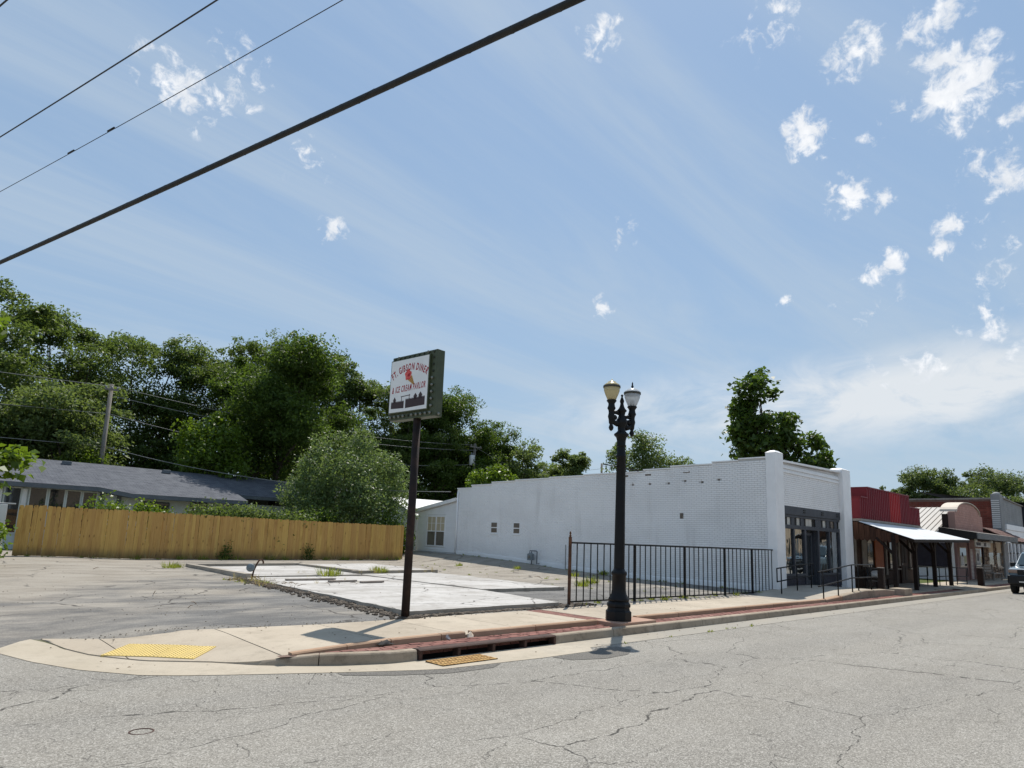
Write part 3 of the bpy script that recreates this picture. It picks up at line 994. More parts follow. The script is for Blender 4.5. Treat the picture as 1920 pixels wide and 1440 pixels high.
# the lot
lx = [-14, -9, -5, -2, 0, 1, 1.2, 1.3, 1.4, 1.5, 1.6, 1.7, 1.9, 2.0, 2.1, 2.2, 2.3, 2.5, 2.7] + [1.8 + 0.55 * i for i in range(39)] + [22.88]
lx = sorted(v for v in lx if v <= 22.88)


def lot_front(x):
    return polyline_y([(-14, 11.25), (1.3, 10.95), (1.93, 11.98), (2.0, 11.72), (2.6, 11.06), (4.0, 10.72), (5.7, 10.44), (7.2, 10.42), (23, 10.42)], x) - 0.0


rows = []
for k in range(44):
    t = k / 43
    rows.append([(x, lerp(lot_front(x), 33.5, t ** 1.25), z_lot(x, lerp(lot_front(x), 33.5, t ** 1.25)) - (.012 if k == 0 else 0)) for x in lx])
rows.insert(0, [(x, lot_front(x) - .35, z_lot(x, lot_front(x)) - .075) for x in lx])
b = MB()
b.grid(rows, True)
struct(b.build('parking_lot', 'lot'))
# grass and paving in the gap beyond the red building
b = MB()
b.grid([[(x, y, 0.055 + 0.03 * sm((y - 11) / 4)) for x in (38.9, 41, 43, 45.95)] for y in (10.52, 12, 15, 20, 26)])
o = b.build('lawn', 'grass')
stuff(o)

# ------------------------------------------------------------------ pavement: separate poured panels with open joints
walk = bpy.data.objects.new('sidewalk', None)
COL.objects.link(walk)
struct(walk)
WL[walk] = Vector((0, 0, 0))
bed = MB()
bed.grid([[(x, y, -0.11) for x in (2.2, 10, 20, 38.8, 46, 90)] for y in (8.45, 10.46)])
bed.build('joint_bed', 'paver_bed', walk)


def panel(bottom, top, mat='walk', nrow=6, th=0.09, name='pavement_panel'):
    """ruled slab between two polylines with the same number of points"""
    rows = []
    for k in range(nrow + 1):
        t = k / nrow
        rows.append([(lerp(a[0], c[0], t), lerp(a[1], c[1], t)) for a, c in zip(bottom, top)])
    m = MB()
    m.grid([[(x, y, z_walk(x, y)) for x, y in r] for r in rows], True)
    ring = rows[0] + [r[-1] for r in rows[1:]] + rows[-1][::-1][1:] + [r[0] for r in rows[::-1][1:-1]]
    n = len(ring)
    v = [(x, y, z_walk(x, y)) for x, y in ring] + [(x, y, z_walk(x, y) - th) for x, y in ring]
    m.add(v, [(i, n + i, n + (i + 1) % n, (i + 1) % n) for i in range(n)])
    return m.build(name, mat, walk)


ramp_b = resample([p for p in BACK if p[0] <= 2.31] + [(2.585, 9.58)], 9)
panel(ramp_b, resample([(1.955, 12.02), (2.0, 11.74), (2.585, 11.08)], 9), nrow=5)
rb2 = resample([(2.6, 9.56), (2.72, 9.36), (3.36, 8.86), (3.74, 8.42), (4.04, 8.30)], 14)
panel(rb2, resample([(2.6, 11.06), (4.04, 10.72)], 14), nrow=10)
xj = [4.055, 5.65, 7.07, 8.42, 10.02, 10.5]
for x0, x1 in zip(xj, xj[1:]):
    n = 5
    bt = [(lerp(x0 + .006, x1 - .006, i / n), 8.375) for i in range(n + 1)]
    tp = [(x, lot_front(x) + 0.02) for x, _ in bt]
    panel(bt, tp)
xj = [10.95, 12.4, 13.9, 15.4, 16.9, 18.4, 19.9, 21.4, 22.9, 24.4, 25.9, 27.4, 28.9, 30.3, 31.8, 33.3, 34.8, 36.3, 37.8, 39.3, 40.8, 42.3, 43.8, 45.3]
for x0, x1 in zip(xj, xj[1:]):
    y1 = 10.44 if x1 < 22.8 else (10.52 if x1 > 38 else 10.75)
    bt = [(lerp(x0 + .006, x1 - .006, i / 3), 8.375 if x0 < 28.5 else 8.45) for i in range(4)]
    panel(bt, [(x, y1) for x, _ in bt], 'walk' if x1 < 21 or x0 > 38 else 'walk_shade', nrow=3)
for x0 in range(0, 14):
    a = 45.3 + x0 * 3
    bt = [(a + .01 + 2.98 * i / 2, 8.45) for i in range(3)]
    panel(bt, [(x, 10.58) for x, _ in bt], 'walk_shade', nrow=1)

# kerb stones along the curve and the straight, interrupted at the storm inlet
kerb = bpy.data.objects.new('kerb', None)
COL.objects.link(kerb)
struct(kerb)
WL[kerb] = Vector((0, 0, 0))


def kerb_top(x):
    return lerp(-0.075, 0.05, sm((x - 3.3) / 1.25)) if x < 37 else 0.05


def kerb_seg(path, name='kerb_stone'):
    m = MB()
    secs = []
    for i, (x, y) in enumerate(path):
        x0, y0 = path[max(i - 1, 0)]
        x1, y1 = path[min(i + 1, len(path) - 1)]
        d = Vector((x1 - x0, y1 - y0, 0)).normalized()
        n = Vector((-d.y, d.x, 0))
        zt = kerb_top(x)
        p = Vector((x, y, 0))
        secs.append([p + Vector((0, 0, -0.16)), p + Vector((0, 0, -0.085)), p + n * 0.018 + Vector((0, 0, zt - 0.02)), p + n * 0.032 + Vector((0, 0, zt - 0.004)), p + n * 0.05 + Vector((0, 0, zt)), p + n * 0.155 + Vector((0, 0, zt)), p + n * 0.155 + Vector((0, 0, -0.16))])
    k = len(secs[0])
    v = [q for s in secs for q in s]
    f = [(i * k + j, (i + 1) * k + j, (i + 1) * k + j + 1, i * k + j + 1) for i in range(len(secs) - 1) for j in range(k - 1)]
    f += [tuple(range(k)), tuple((len(secs) - 1) * k + j for j in range(k))[::-1]]
    m.add(v, f)
    return m.build(name, 'kerb', kerb)


kc = resample([p for p in BACK if 3.3 < p[0] < 5.61], 19)
kerb_seg(kc[:10])
kerb_seg([(lerp(kc[9][0], kc[10][0], .08), lerp(kc[9][1], kc[10][1], .08))] + kc[10:])
a = 8.36
while a < 88:
    L_ = 1.55 if a < 9 else 3.02
    if a < 27.5 < a + L_ + 0.5:
        L_ = 27.6 - a
    kerb_seg([(a, 7.6), (a + L_ - 0.014, 7.6)])
    a += L_

# brick strip between kerb and the raised tan edging
strip = bpy.data.objects.new('brick_strip', None)
COL.objects.link(strip)
struct(strip)
WL[strip] = Vector((0, 0, 0))
bed = MB()
bed.add([(3.95, 8.22, 0.014), (4.3, 8.15, 0.014), (4.7, 7.97, 0.014), (5.35, 7.76, 0.014), (5.6, 7.75, 0.014), (5.6, 7.75, 0.014), (8.36, 7.75, 0.014), (8.36, 7.75, 0.014), (10.25, 7.75, 0.014), (10.25, 8.3, 0.014), (3.95, 8.34, 0.014)], [tuple(range(11))])
bed.add([(11.5, 7.75, 0.014), (27.0, 7.75, 0.014), (27.0, 8.34, 0.014), (11.5, 8.34, 0.014)], [(0, 1, 2, 3)])
bed.add([(27.0, 7.75, 0.014), (90, 7.75, 0.014), (90, 8.44, 0.014), (27.0, 8.44, 0.014)], [(0, 1, 2, 3)])
bed.build('paver_bed', 'paver_bed', strip)
pav = unit_block('paver_brick', 'paver', 0.05)
rest = MB()
cnt = 0
prng = random.Random(11)
a = 3.98
while a < 60:
    for row in range(5 if a < 28 else 6):
        y0 = 7.765 + row * 0.108
        xx = a + (row % 2) * 0.11
        yl = polyline_y([(3.95, 8.24), (4.3, 8.16), (4.7, 7.98), (5.35, 7.77), (5.6, 7.765), (90, 7.765)], xx)
        if y0 < yl - 0.001 or y0 + .1 > (8.225 if xx < 28 else 8.44) or 10.05 < xx < 11.5:
            continue
        zt = 0.032 + prng.uniform(-.004, .004)
        if cnt < 290:
            piece('paver_brick', pav, strip, (xx, y0, -0.05), frame_rot((1, 0, 0), (0, 1, 0), (0, 0, 1)), (0.208, 0.1, zt + 0.05))
            cnt += 1
        else:
            p = Vector((xx, y0, 0))
            rest.box(xx, xx + .208, y0, y0 + .1, -0.05, zt)
    a += 0.22
stuff(rest.build('paver_bricks', 'paver', strip))
# soldier band of pavers across the pavement
for k in range(18):
    for j in range(4):
        piece('paver_brick', pav, strip, (10.51 + j * 0.108, 8.40 + k * 0.112, 0.0), frame_rot((1, 0, 0), (0, 1, 0), (0, 0, 1)), (0.1, 0.104, 0.048 + prng.uniform(-.002, .002))) if cnt < 290 + 10 else None
m = MB()
for k in range(9):
    for j in range(4):
        m.box(10.51 + j * 0.108, 10.61 + j * 0.108, 8.40 + k * 0.226, 8.40 + k * 0.226 + .218, -0.05, 0.048 + prng.uniform(-.003, .003))
m.build('paver_band', 'paver', strip)

# raised tan edging, cast in lengths
edge = bpy.data.objects.new('raised_edging', None)
COL.objects.link(edge)
struct(edge)
WL[edge] = Vector((0, 0, 0))


def edge_len(p0, p1, z0, z1, y0=8.25, y1=8.36):
    m = MB()
    v = []
    for (x, dy, zt) in ((p0, 0, z0), (p1, 0, z1)):
        v += [(x, y0, -0.06), (x, y0, zt - .018), (x, y0 + .018, zt), (x, y1, zt), (x, y1, -0.06)]
    m.add(v, [(0, 5, 6, 1), (1, 6, 7, 2), (2, 7, 8, 3), (3, 8, 9, 4), (0, 1, 2, 3, 4), (9, 8, 7, 6, 5)])
    return m.build('edging_length', 'upper_kerb', edge)


for x0, x1, z0, z1 in ((4.12, 4.9, .045, .082), (4.91, 5.6, .082, .105), (5.615, 6.5, .105, .115), (6.515, 6.98, .115, .115), (7.12, 8.55, .115, .115), (8.565, 10.22, .115, .115)):
    edge_len(x0, x1, z0, z1)
a = 11.5
while a < 20.9:
    edge_len(a, min(a + 1.52, 21.0) - 0.014, .115, .115)
    a += 1.52
# low wall holding the ramp
for x0, x1 in ((21.0, 22.3), (22.32, 23.6), (23.62, 24.9), (24.92, 26.3), (26.32, 27.25)):
    m = MB()
    za, zb = z_walk(x0, 9) + .035, z_walk(x1, 9) + .035
    if x0 < 21.1:
        za = 0.1
    xm = (x0 + x1) / 2
    zm = z_walk(xm, 9) + .035 + (.01 if x0 < 24 else 0)
    v = []
    for x, zt in ((x0, za), (xm, zm), (x1 - .0, zb)):
        v += [(x, 8.235, -0.07), (x, 8.235, zt - .02), (x, 8.26, zt), (x, 8.44, zt), (x, 8.44, -.07)]
    f = [(i * 5 + j, (i + 1) * 5 + j, (i + 1) * 5 + j + 1, i * 5 + j + 1) for i in range(2) for j in range(4)] + [(0, 1, 2, 3, 4), (14, 13, 12, 11, 10)]
    m.add(v, f)
    m.build('ramp_wall', 'upper_kerb' if x0 < 21.1 else 'kerb', edge)
m = MB()
m.box(27.27, 28.15, 7.92, 8.44, -0.06, 0.27)
m.build('ramp_end_block', 'kerb', edge, bevel=.015)
for x0, x1 in ((28.9, 30.9), (30.92, 32.9), (32.92, 35.0)):
    m = MB()
    m.box(x0, x1, 8.25, 8.44, -.06, z_walk((x0 + x1) / 2, 9) + .07)
    m.build('low_step', 'kerb', edge, bevel=.012)
m = MB()
m.grid([[(x, y, z) for x in (35.0, 37.4, 40.0)] for y, z in ((7.76, .052), (8.44, .085))])
m.build('kerb_ramp', 'kerb', edge)
m = MB()
m.box(10.28, 11.46, 7.76, 8.40, -0.05, 0.10)
m.build('lamp_pad', 'pad', edge, bevel=.015)

# ------------------------------------------------------------------ remains of the old floor slab in the lot
slab = bpy.data.objects.new('foundation_slab', None)
COL.objects.link(slab)
struct(slab)
WL[slab] = Vector((0, 0, 0))


def ragged(pts, step, amp, seed):
    rg = random.Random(seed)
    res = []
    for (x0, y0), (x1, y1) in zip(pts, pts[1:] + pts[:1]):
        n = max(1, int(math.hypot(x1 - x0, y1 - y0) / step))
        for i in range(n):
            t = i / n
            j = 0 if i == 0 else amp
            res.append((lerp(x0, x1, t) + rg.uniform(-j, j), lerp(y0, y1, t) + rg.uniform(-j, j)))
    return res


def slab_piece(name, pts, z1, z0, mat, step=0.35, amp=0.035, seed=1):
    m = MB()
    m.prism([(x, y, z0) for x, y in ragged(pts, step, amp, seed)], (0, 0, z1 - z0))
    o = m.build(name, mat, slab)
    o.data.materials.append(MAT['slab_edge'])     # darker, broken concrete on the sides
    for p in o.data.polygons:
        if abs(p.normal.z) < .5:
            p.material_index = 1
    return o


slab_piece('floor_slab', [(7.55, 10.66), (11.82, 10.68), (12.35, 13.9), (12.2, 19.75), (8.15, 19.75), (7.95, 16.0)], 0.150, 0.0, 'slab', seed=2)
slab_piece('floor_slab', [(12.37, 13.95), (15.45, 13.75), (15.75, 19.3), (15.6, 20.6), (12.24, 20.3)], 0.172, 0.0, 'slab', amp=.02, seed=3)
slab_piece('floor_slab', [(8.4, 19.78), (12.1, 19.78), (12.55, 25.1), (8.5, 24.6)], 0.19, 0.0, 'slab', amp=.02, seed=4)
slab_piece('floor_slab', [(12.7, 20.9), (16.1, 21.1), (16.2, 25.7), (12.75, 25.3)], 0.235, 0.0, 'slab', amp=.015, seed=5)
slab_piece('slab_rim', [(8.1, 19.6), (8.32, 19.6), (8.42, 24.6), (8.18, 24.7)], 0.27, 0.0, 'slab_edge', amp=.012, seed=6)
slab_piece('slab_rim', [(8.2, 24.72), (12.6, 25.25), (12.6, 25.5), (8.2, 24.95)], 0.275, 0.0, 'slab_edge', amp=.012, seed=7)
slab_piece('slab_rim', [(12.48, 20.95), (12.68, 20.95), (12.7, 25.2), (12.5, 25.2)], 0.265, 0.0, 'slab_edge', amp=.012, seed=8)
slab_piece('slab_rim', [(12.3, 20.62), (16.1, 20.85), (16.1, 21.06), (12.3, 20.85)], 0.255, 0.0, 'slab_edge', amp=.012, seed=9)


# ------------------------------------------------------------------ white painted brick shop on the corner
wb = thing('brick_shop', 'long white painted brick shop with stepped parapet, corner pillars and dark storefront', 'building', (22.9, 10.6, 0))
STEPS = [(10.9, 11.95, 4.74), (11.95, 13.03, 4.68), (13.03, 14.87, 4.61), (14.87, 16.17, 4.53), (16.17, 19.37, 4.46), (19.37, 21.5, 4.42), (21.5, 23.82, 4.38), (23.82, 25.55, 4.33), (25.55, 27.15, 4.22), (27.15, 28.32, 4.08)]
prof = [(10.9, -0.3)]
for y0, y1, z in STEPS:
    prof += [(y0, z), (y1, z)]
prof.append((28.32, -0.3))
SWIN = [(25.02, 25.44, 1.8, 2.29), (23.4, 23.8, 1.79, 2.28)]
m = MB()
m.prism([(22.93, y, z) for y, z in prof], (0.27, 0, 0))
m.build('side_wall', 'white_mortar', wb)


def in_side(a, c):
    y, z = 10.9 + (17.42 - a), c - 0.06
    for y0, y1, zt in STEPS:
        if y0 <= y <= y1 and z > zt - 0.05:
            return False
    for y0, y1, z0, z1 in SWIN:
        if y0 - .12 < y < y1 + .12 and z0 - .03 < z < z1 + .05:
            return False
    for yy in SLOTS:
        if abs(y - yy) < 0.06 and abs(z - 3.98) < 0.085:
            return False
    return z > z_lot(22.7, y) - 0.1


SLOTS = [12.75, 13.45, 14.2, 14.95, 15.85, 16.7]
brick_field(wb, (22.93, 28.32, -0.06), (0, -1, 0), (0, 0, 1), (-1, 0, 0), 17.42, 4.85, 0.215, 0.075, 0.011, 0.013, 'white_brick', in_side,
            keep=lambda a, c: a > 14.6 and c < 1.95 + 0.06, jit=0.003)
me = unit_block('bare_brick', 'bare_brick')
for i, yy in enumerate(SLOTS):  # dark pieces painted in for the shaded inside of the vent slots
    for k in range(3):
        piece('bare_brick', me, wb, (22.93, yy + .045, 3.91 + k * .05), frame_rot((0, -1, 0), (0, 0, 1), (-1, 0, 0)), (.09, .042, .002 + .004 * ((i + k) % 2)))
for yy, zz in ((14.15, 4.33), (15.95, 4.30), (17.1, 4.29), (14.3, 2.55)):
    piece('bare_brick', me, wb, (22.93, yy + .14, zz), frame_rot((0, -1, 0), (0, 0, 1), (-1, 0, 0)), (.3 if zz > 3 else .16, .07 if zz > 3 else .22, .014))
for y0, y1, zt in STEPS:
    m = MB()
    m.box(22.885, 23.25, y0 + .003, y1 - .003, zt, zt + .045)
    m.build('coping', 'white_paint', wb)
for y0, y1, z0, z1 in SWIN:
    m = MB()
    m.box(22.912, 22.928, y0 - .05, y1 + .05, z0 - .05, z1 + .05)
    w = m.build('window', 'white_paint', wb)
    zm = (z0 + z1) / 2
    for a0, a1 in ((z0, zm - .025), (zm + .025, z1)):
        m = MB()
        m.box(22.905, 22.911, y0, y1, a0, a1)
        m.build('pane', 'grey_pane', w)
    m = MB()
    m.box(22.885, 22.925, y0 - .07, y1 + .07, z0 - .09, z0 - .052)
    m.build('sill', 'white_paint', w)
# stained plinth of plaster along the foot of the wall
m = MB()
yy = [11.2 + 1.0 * i for i in range(18)]
m.grid([[(22.905, y, z_lot(22.7, y) - .05) for y in yy], [(22.905, y, z_lot(22.7, y) + .16 + .05 * noise.noise(Vector((y, 0, 0)))) for y in yy], [(22.935, y, z_lot(22.7, y) + .2) for y in yy]])
m.build('plinth', 'white_paint', wb)
# front
OX0, OX1, OZ1 = 23.72, 29.1, 3.1
m = MB()
m.box(23.5, 29.1, 10.72, 10.98, OZ1, 4.66)
m.build('front_wall', 'white_mortar', wb)
brick_field(wb, (23.5, 10.72, OZ1), (1, 0, 0), (0, 0, 1), (0, -1, 0), 5.6, 1.56, 0.215, 0.075, 0.009, 0.011, 'white_brick', rng=random.Random(5), jit=0.004, name='brick', stuff_name='front_brickwork')
for z in (4.30, 4.45):
    m = MB()
    m.box(23.52, 29.08, 10.672, 10.712, z, z + .07)
    m.build('corbel_band', 'white_paint', wb)
m = MB()
v = [(23.46, 10.62, 4.66), (29.14, 10.62, 4.76), (29.14, 11.02, 4.76), (23.46, 11.02, 4.66), (23.46, 10.62, 4.73), (29.14, 10.62, 4.83), (29.14, 11.02, 4.83), (23.46, 11.02, 4.73)]
m.add(v, [(0, 3, 2, 1), (4, 5, 6, 7), (0, 1, 5, 4), (1, 2, 6, 5), (2, 3, 7, 6), (3, 0, 4, 7)])
m.build('coping', 'white_paint', wb)
for x0, x1, zt, yb in ((22.86, 23.52, 4.92, 10.89), (29.1, 29.95, 4.9, 11.2)):
    m = MB()
    m.box(x0, x1, 10.53, yb, -.15, zt)
    p = m.build('pillar', 'white_paint', wb, bevel=.02)
    cx, cy = (x0 + x1) / 2, (10.53 + yb) / 2
    m = MB()
    hw, hd = (x1 - x0) / 2 + .015, (yb - 10.53) / 2 + .015
    m.add([(cx - hw, cy - hd, zt), (cx + hw, cy - hd, zt), (cx + hw, cy + hd, zt), (cx - hw, cy + hd, zt), (cx - hw * .45, cy - hd * .45, zt + .09), (cx + hw * .45, cy - hd * .45, zt + .09), (cx + hw * .45, cy + hd * .45, zt + .09), (cx - hw * .45, cy + hd * .45, zt + .09)],
          [(0, 3, 2, 1), (4, 5, 6, 7), (0, 1, 5, 4), (1, 2, 6, 5), (2, 3, 7, 6), (3, 0, 4, 7)])
    m.build('pillar_cap', 'white_paint', p, bevel=.012)
m = MB()
m.box(23.52, 23.72, 10.72, 10.98, -.1, OZ1)
m.build('front_pier', 'white_brick', wb)
# far wall, back wall and roof close the shell
m = MB()
m.box(29.68, 29.94, 11.2, 28.3, -.2, 4.5)
m.build('east_wall', 'white_brick', wb)
m = MB()
m.box(23.2, 29.66, 28.02, 28.3, -.2, 4.0)
m.build('rear_wall', 'white_brick', wb)
m = MB()
m.box(23.2, 29.68, 10.99, 28.0, 3.78, 3.86)
m.build('roof', 'cap', wb)
# dim room behind the glass
m = MB()
m.box(23.25, 29.65, 16.0, 16.1, .1, 3.7)
m.build('inner_wall', 'room', wb)
m = MB()
m.box(23.25, 29.65, 11.0, 16.0, .14, .2)
m.build('inner_floor', 'room_floor', wb)
# storefront joinery
sf = MB()
sf.box(OX0, OX1, 10.70, 10.86, 2.79, OZ1)
sf = sf.build('lintel', 'slate', wb, bevel=.008)
for xx in (25.55, 27.25, 28.8):
    for dz in (2.98, 2.9):
        m = MB()
        m.box(xx - .1, xx + .12, 10.675, 10.698, dz, dz + .03)
        m.build('vent_slit', 'pit', sf)
m = MB()
m.box(OX0, OX1, 10.74, 10.84, 2.70, 2.788)
m.box(OX0, OX1, 10.74, 10.84, 2.28, 2.42)
for xx in (OX0, 28.98):
    m.box(xx, xx + .12, 10.742, 10.838, .16, 2.278)
for xx in (24.68, 27.96):
    m.box(xx, xx + .1, 10.74, 10.84, .62, 2.278)
m.box(25.62, 25.78, 10.735, 10.845, .2, 2.278)
m.box(26.86, 27.0, 10.735, 10.845, .2, 2.278)
for x0, x1 in ((23.84, 25.62), (27.0, 28.98)):
    m.box(x0, x1, 10.728, 10.85, .58, .66)
m.build('storefront_frame', 'slate', wb, bevel=.004)
tx = OX0
i = 0
pat = ['slate', 'pit', 'white_pane', 'slate', 'pit', 'white_pane', 'slate', 'pit', 'white_pane', 'white_pane', 'pit', 'slate', 'slate', 'pit', 'white_pane', 'slate', 'pit', 'grey_pane', 'slate', 'pit']
w = (OX1 - OX0) / len(pat)
for i, mt in enumerate(pat):
    m = MB()
    yb = 10.75 if mt == 'slate' else 10.79
    m.box(OX0 + i * w + .004, OX0 + (i + 1) * w - .004, yb, yb + .03, 2.424 if i not in (8, 9, 10) else 2.422, 2.696)
    m.build('transom_pane', mt, wb)
for x0, x1 in ((23.84, 24.68), (24.78, 25.62), (27.0, 27.96), (28.06, 28.98)):
    m = MB()
    m.add([(x0, 10.80, .662), (x1, 10.80, .662), (x1, 10.80, 2.278), (x0, 10.80, 2.278)], [(0, 1, 2, 3)])
    m.build('window_glass', 'store_glass', wb)
m = MB()
m.box(25.84, 25.94, 10.95, 11.0, .23, 2.2); m.box(26.70, 26.80, 10.95, 11.0, .23, 2.2); m.box(25.94, 26.70, 10.95, 11.0, .23, .4); m.box(25.94, 26.70, 10.95, 11.0, 2.08, 2.2)
dr = m.build('door', 'slate', wb, bevel=.004)
m = MB()
m.add([(25.94, 10.975, .4), (26.70, 10.975, .4), (26.70, 10.975, 2.08), (25.94, 10.975, 2.08)], [(0, 1, 2, 3)])
m.build('door_glass', 'store_glass', dr)
m = MB()
m.tube([(26.02, 10.92, .95), (26.02, 10.89, .97), (26.02, 10.89, 1.3), (26.02, 10.92, 1.32)], .014, 6)
m.build('door_handle', 'car_chrome', dr)
m = MB()
m.box(25.78, 25.835, 10.85, 11.0, .2, 2.28); m.box(26.805, 26.86, 10.85, 11.0, .2, 2.28)
m.build('door_jamb', 'slate', wb)
for x0, x1 in ((23.72, 25.62), (27.0, 29.1)):
    m = MB()
    m.box(x0, x1, 10.775, 10.86, -.05, .58)
    m.build('stall_riser', 'navy_brick', wb)
    me = unit_block('riser_brick', 'navy_brick')
    for r in range(8):
        a = x0 + (r % 2) * .105
        while a < x1 - .05:
            piece('riser_brick', me, wb, (a, 10.775, -.03 + r * .075), frame_rot((1, 0, 0), (0, 0, 1), (0, -1, 0)), (min(.2, x1 - a - .005), .066, .012))
            a += .21
# downpipe and conduit on the side wall
m = MB()
m.tube([(22.87, 28.2, z_lot(22.7, 28) + .05), (22.87, 28.2, 3.9)], .045, 8)
m.build('downpipe', 'white_paint', wb)
m = MB()
m.tube([(22.89, 20.35, .3), (22.89, 20.35, 1.35)], .015, 6)
m.build('conduit', 'pole_wood', wb)

# ------------------------------------------------------------------ white clapboard addition behind the shop
an = thing('clapboard_annex', 'small white clapboard lean-to with curtained window behind the brick shop', 'building', (22.9, 28.4, .6))
zb = z_lot(22.7, 30) - .08
m = MB()
m.prism([(23.0, 28.36, zb), (23.0, 31.83, zb), (23.0, 31.83, 2.84), (23.0, 28.36, 3.4)], (4.0, 0, 0))
m.build('wall', 'siding', an)
n = 24
for k in range(n):
    z0 = .66 + k * 0.114
    z1 = z0 + 0.114
    segs = [(28.38, 31.8)]
    if 0.9 < z1 and z0 < 2.66:
        segs = [(28.38, 29.28), (31.0, 31.8)]
    for y0, y1 in segs:
        ytop = 28.36 + (3.4 - z1) / 0.1614
        y1 = min(y1, ytop)
        if y1 - y0 < .1:
            continue
        m = MB()
        m.add([(22.955, y0, z0), (22.955, y1, z0), (22.982, y1, z1), (22.982, y0, z1), (22.999, y0, z0), (22.999, y1, z0), (22.999, y1, z1), (22.999, y0, z1)], [(0, 1, 2, 3), (0, 4, 5, 1), (3, 2, 6, 7), (0, 3, 7, 4), (1, 5, 6, 2)])
        m.build('siding_board', 'siding', an)
m = MB()
m.box(22.95, 22.99, 29.28, 31.0, .93, 1.0); m.box(22.95, 22.99, 29.28, 31.0, 2.56, 2.64); m.box(22.95, 22.99, 29.28, 29.36, 1.0, 2.56); m.box(22.95, 22.99, 30.92, 31.0, 1.0, 2.56); m.box(22.952, 22.99, 30.10, 30.18, 1.0, 2.56)
m.box(22.954, 22.99, 29.36, 30.10, 1.75, 1.80); m.box(22.954, 22.99, 30.18, 30.92, 1.75, 1.80)
wn_ = m.build('window', 'white_paint', an)
for y0, y1 in ((29.36, 30.1), (30.18, 30.92)):
    for z0, z1, mt in ((1.0, 1.75, 'grey_pane'), (1.8, 2.56, 'curtain')):
        m = MB()
        m.box(22.985, 22.992, y0, y1, z0, z1)
        m.build('pane', mt, wn_)
    m = MB()
    m.box(22.968, 22.984, y0, y1, 2.20, 2.225)
    m.box(22.967, 22.984, (y0 + y1) / 2 - .01, (y0 + y1) / 2 + .01, 1.8, 2.56)
    m.build('muntin', 'white_paint', wn_)
m = MB()
m.prism([(22.82, 28.34, 3.42), (22.82, 32.5, 2.75), (22.82, 32.5, 2.93), (22.82, 28.34, 3.60)], (4.4, 0, 0))
m.build('roof', 'white_paint', an)
m = MB()
m.prism([(22.96, 31.78, zb), (22.96, 31.86, zb), (22.96, 31.86, 2.84), (22.96, 31.78, 2.84)], (.05, 0, 0))
m.build('corner_board', 'white_paint', an)
# little white gabled roof farther back
gb = thing('garden_shed', 'white gabled outbuilding with a pale metal roof peeping over the clapboard lean-to', 'building', (24.6, 36.5, .5))
m = MB()
m.prism([(24.0, 33.5, .4), (24.0, 38.5, .4), (24.0, 38.5, 2.75), (24.0, 36.3, 3.75), (24.0, 33.5, 2.75)], (4, 0, 0))
m.build('wall', 'siding', gb)
m = MB()
m.add([(23.8, 33.2, 2.66), (28.2, 33.2, 2.66), (28.2, 36.3, 3.86), (23.8, 36.3, 3.86), (23.8, 38.8, 2.70), (28.2, 38.8, 2.70), (23.8, 33.2, 2.58), (28.2, 33.2, 2.58), (28.2, 36.3, 3.76), (23.8, 36.3, 3.76), (23.8, 38.8, 2.6), (28.2, 38.8, 2.6)],
      [(0, 1, 2, 3), (3, 2, 5, 4), (6, 9, 8, 7), (9, 10, 11, 8), (0, 3, 9, 6), (3, 4, 10, 9), (0, 6, 7, 1), (4, 5, 11, 10)])
m.build('roof', 'roof_white', gb)


# ------------------------------------------------------------------ wooden fence at the back of the lot: every board a part
fn = thing('wooden_fence', 'long honey coloured wooden board fence across the back of the lot', 'fence', (12, 29.5, .2))
bd = MB()
v = [(0, 0, 0), (.1412, 0, 0), (.1412, 0, .968), (.122, 0, 1), (.02, 0, 1), (0, 0, .965)]
bd.prism(v, (0, .018, 0))
bme = bd.mesh('board')
bme.materials.append(MAT['fence'])
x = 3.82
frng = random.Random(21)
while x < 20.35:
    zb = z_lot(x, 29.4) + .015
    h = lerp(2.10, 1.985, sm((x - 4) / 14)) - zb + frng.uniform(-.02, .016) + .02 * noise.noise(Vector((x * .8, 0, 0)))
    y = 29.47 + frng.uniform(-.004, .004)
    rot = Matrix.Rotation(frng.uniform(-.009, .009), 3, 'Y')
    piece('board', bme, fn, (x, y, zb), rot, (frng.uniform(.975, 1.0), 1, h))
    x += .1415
for dz in (.35, 1.0, 1.65):
    m = MB()
    m.beam((3.85, 29.515, z_lot(4, 29.5) + dz), (20.3, 29.515, z_lot(20, 29.5) + dz), .04, .09)
    m.build('rail', 'fence', fn)
for i in range(8):
    m = MB()
    xx = 3.95 + i * 2.33
    m.box(xx - .045, xx + .045, 29.54, 29.63, z_lot(xx, 29.5) - .2, 2.0)
    m.build('post', 'fence', fn)

# ------------------------------------------------------------------ black iron fence along the pavement
ir = thing('iron_fence', 'waist high black iron picket fence between pavement and lot', 'fence', (18, 10.9, 0))
FY = 10.72
FZ0, FZ1 = .11, 1.50
m = MB()
m.beam((12.28, FY, FZ1 + .02), (23.0, FY, FZ1 - .01), .04, .04); m.build('rail', 'iron', ir)
m = MB()
m.beam((12.28, FY, FZ0 + .03), (23.0, FY, FZ0 - .03), .035, .035); m.build('rail', 'iron', ir)
m = MB()
m.box(-.0105, .0105, -.0105, .0105, 0, 1)
pm = m.mesh('picket')
pm.materials.append(MAT['iron'])
posts = [12.22, 14.82, 17.25, 19.55, 21.35, 23.02]
for a, c in zip(posts, posts[1:]):
    n = max(3, round((c - a) / .25))
    for i in range(1, n):
        x = lerp(a, c, i / n)
        piece('picket', pm, ir, (x, FY, FZ0 + lerp(.03, -.03, (x - 12.2) / 10.8)), None, (1, 1, FZ1 - FZ0))
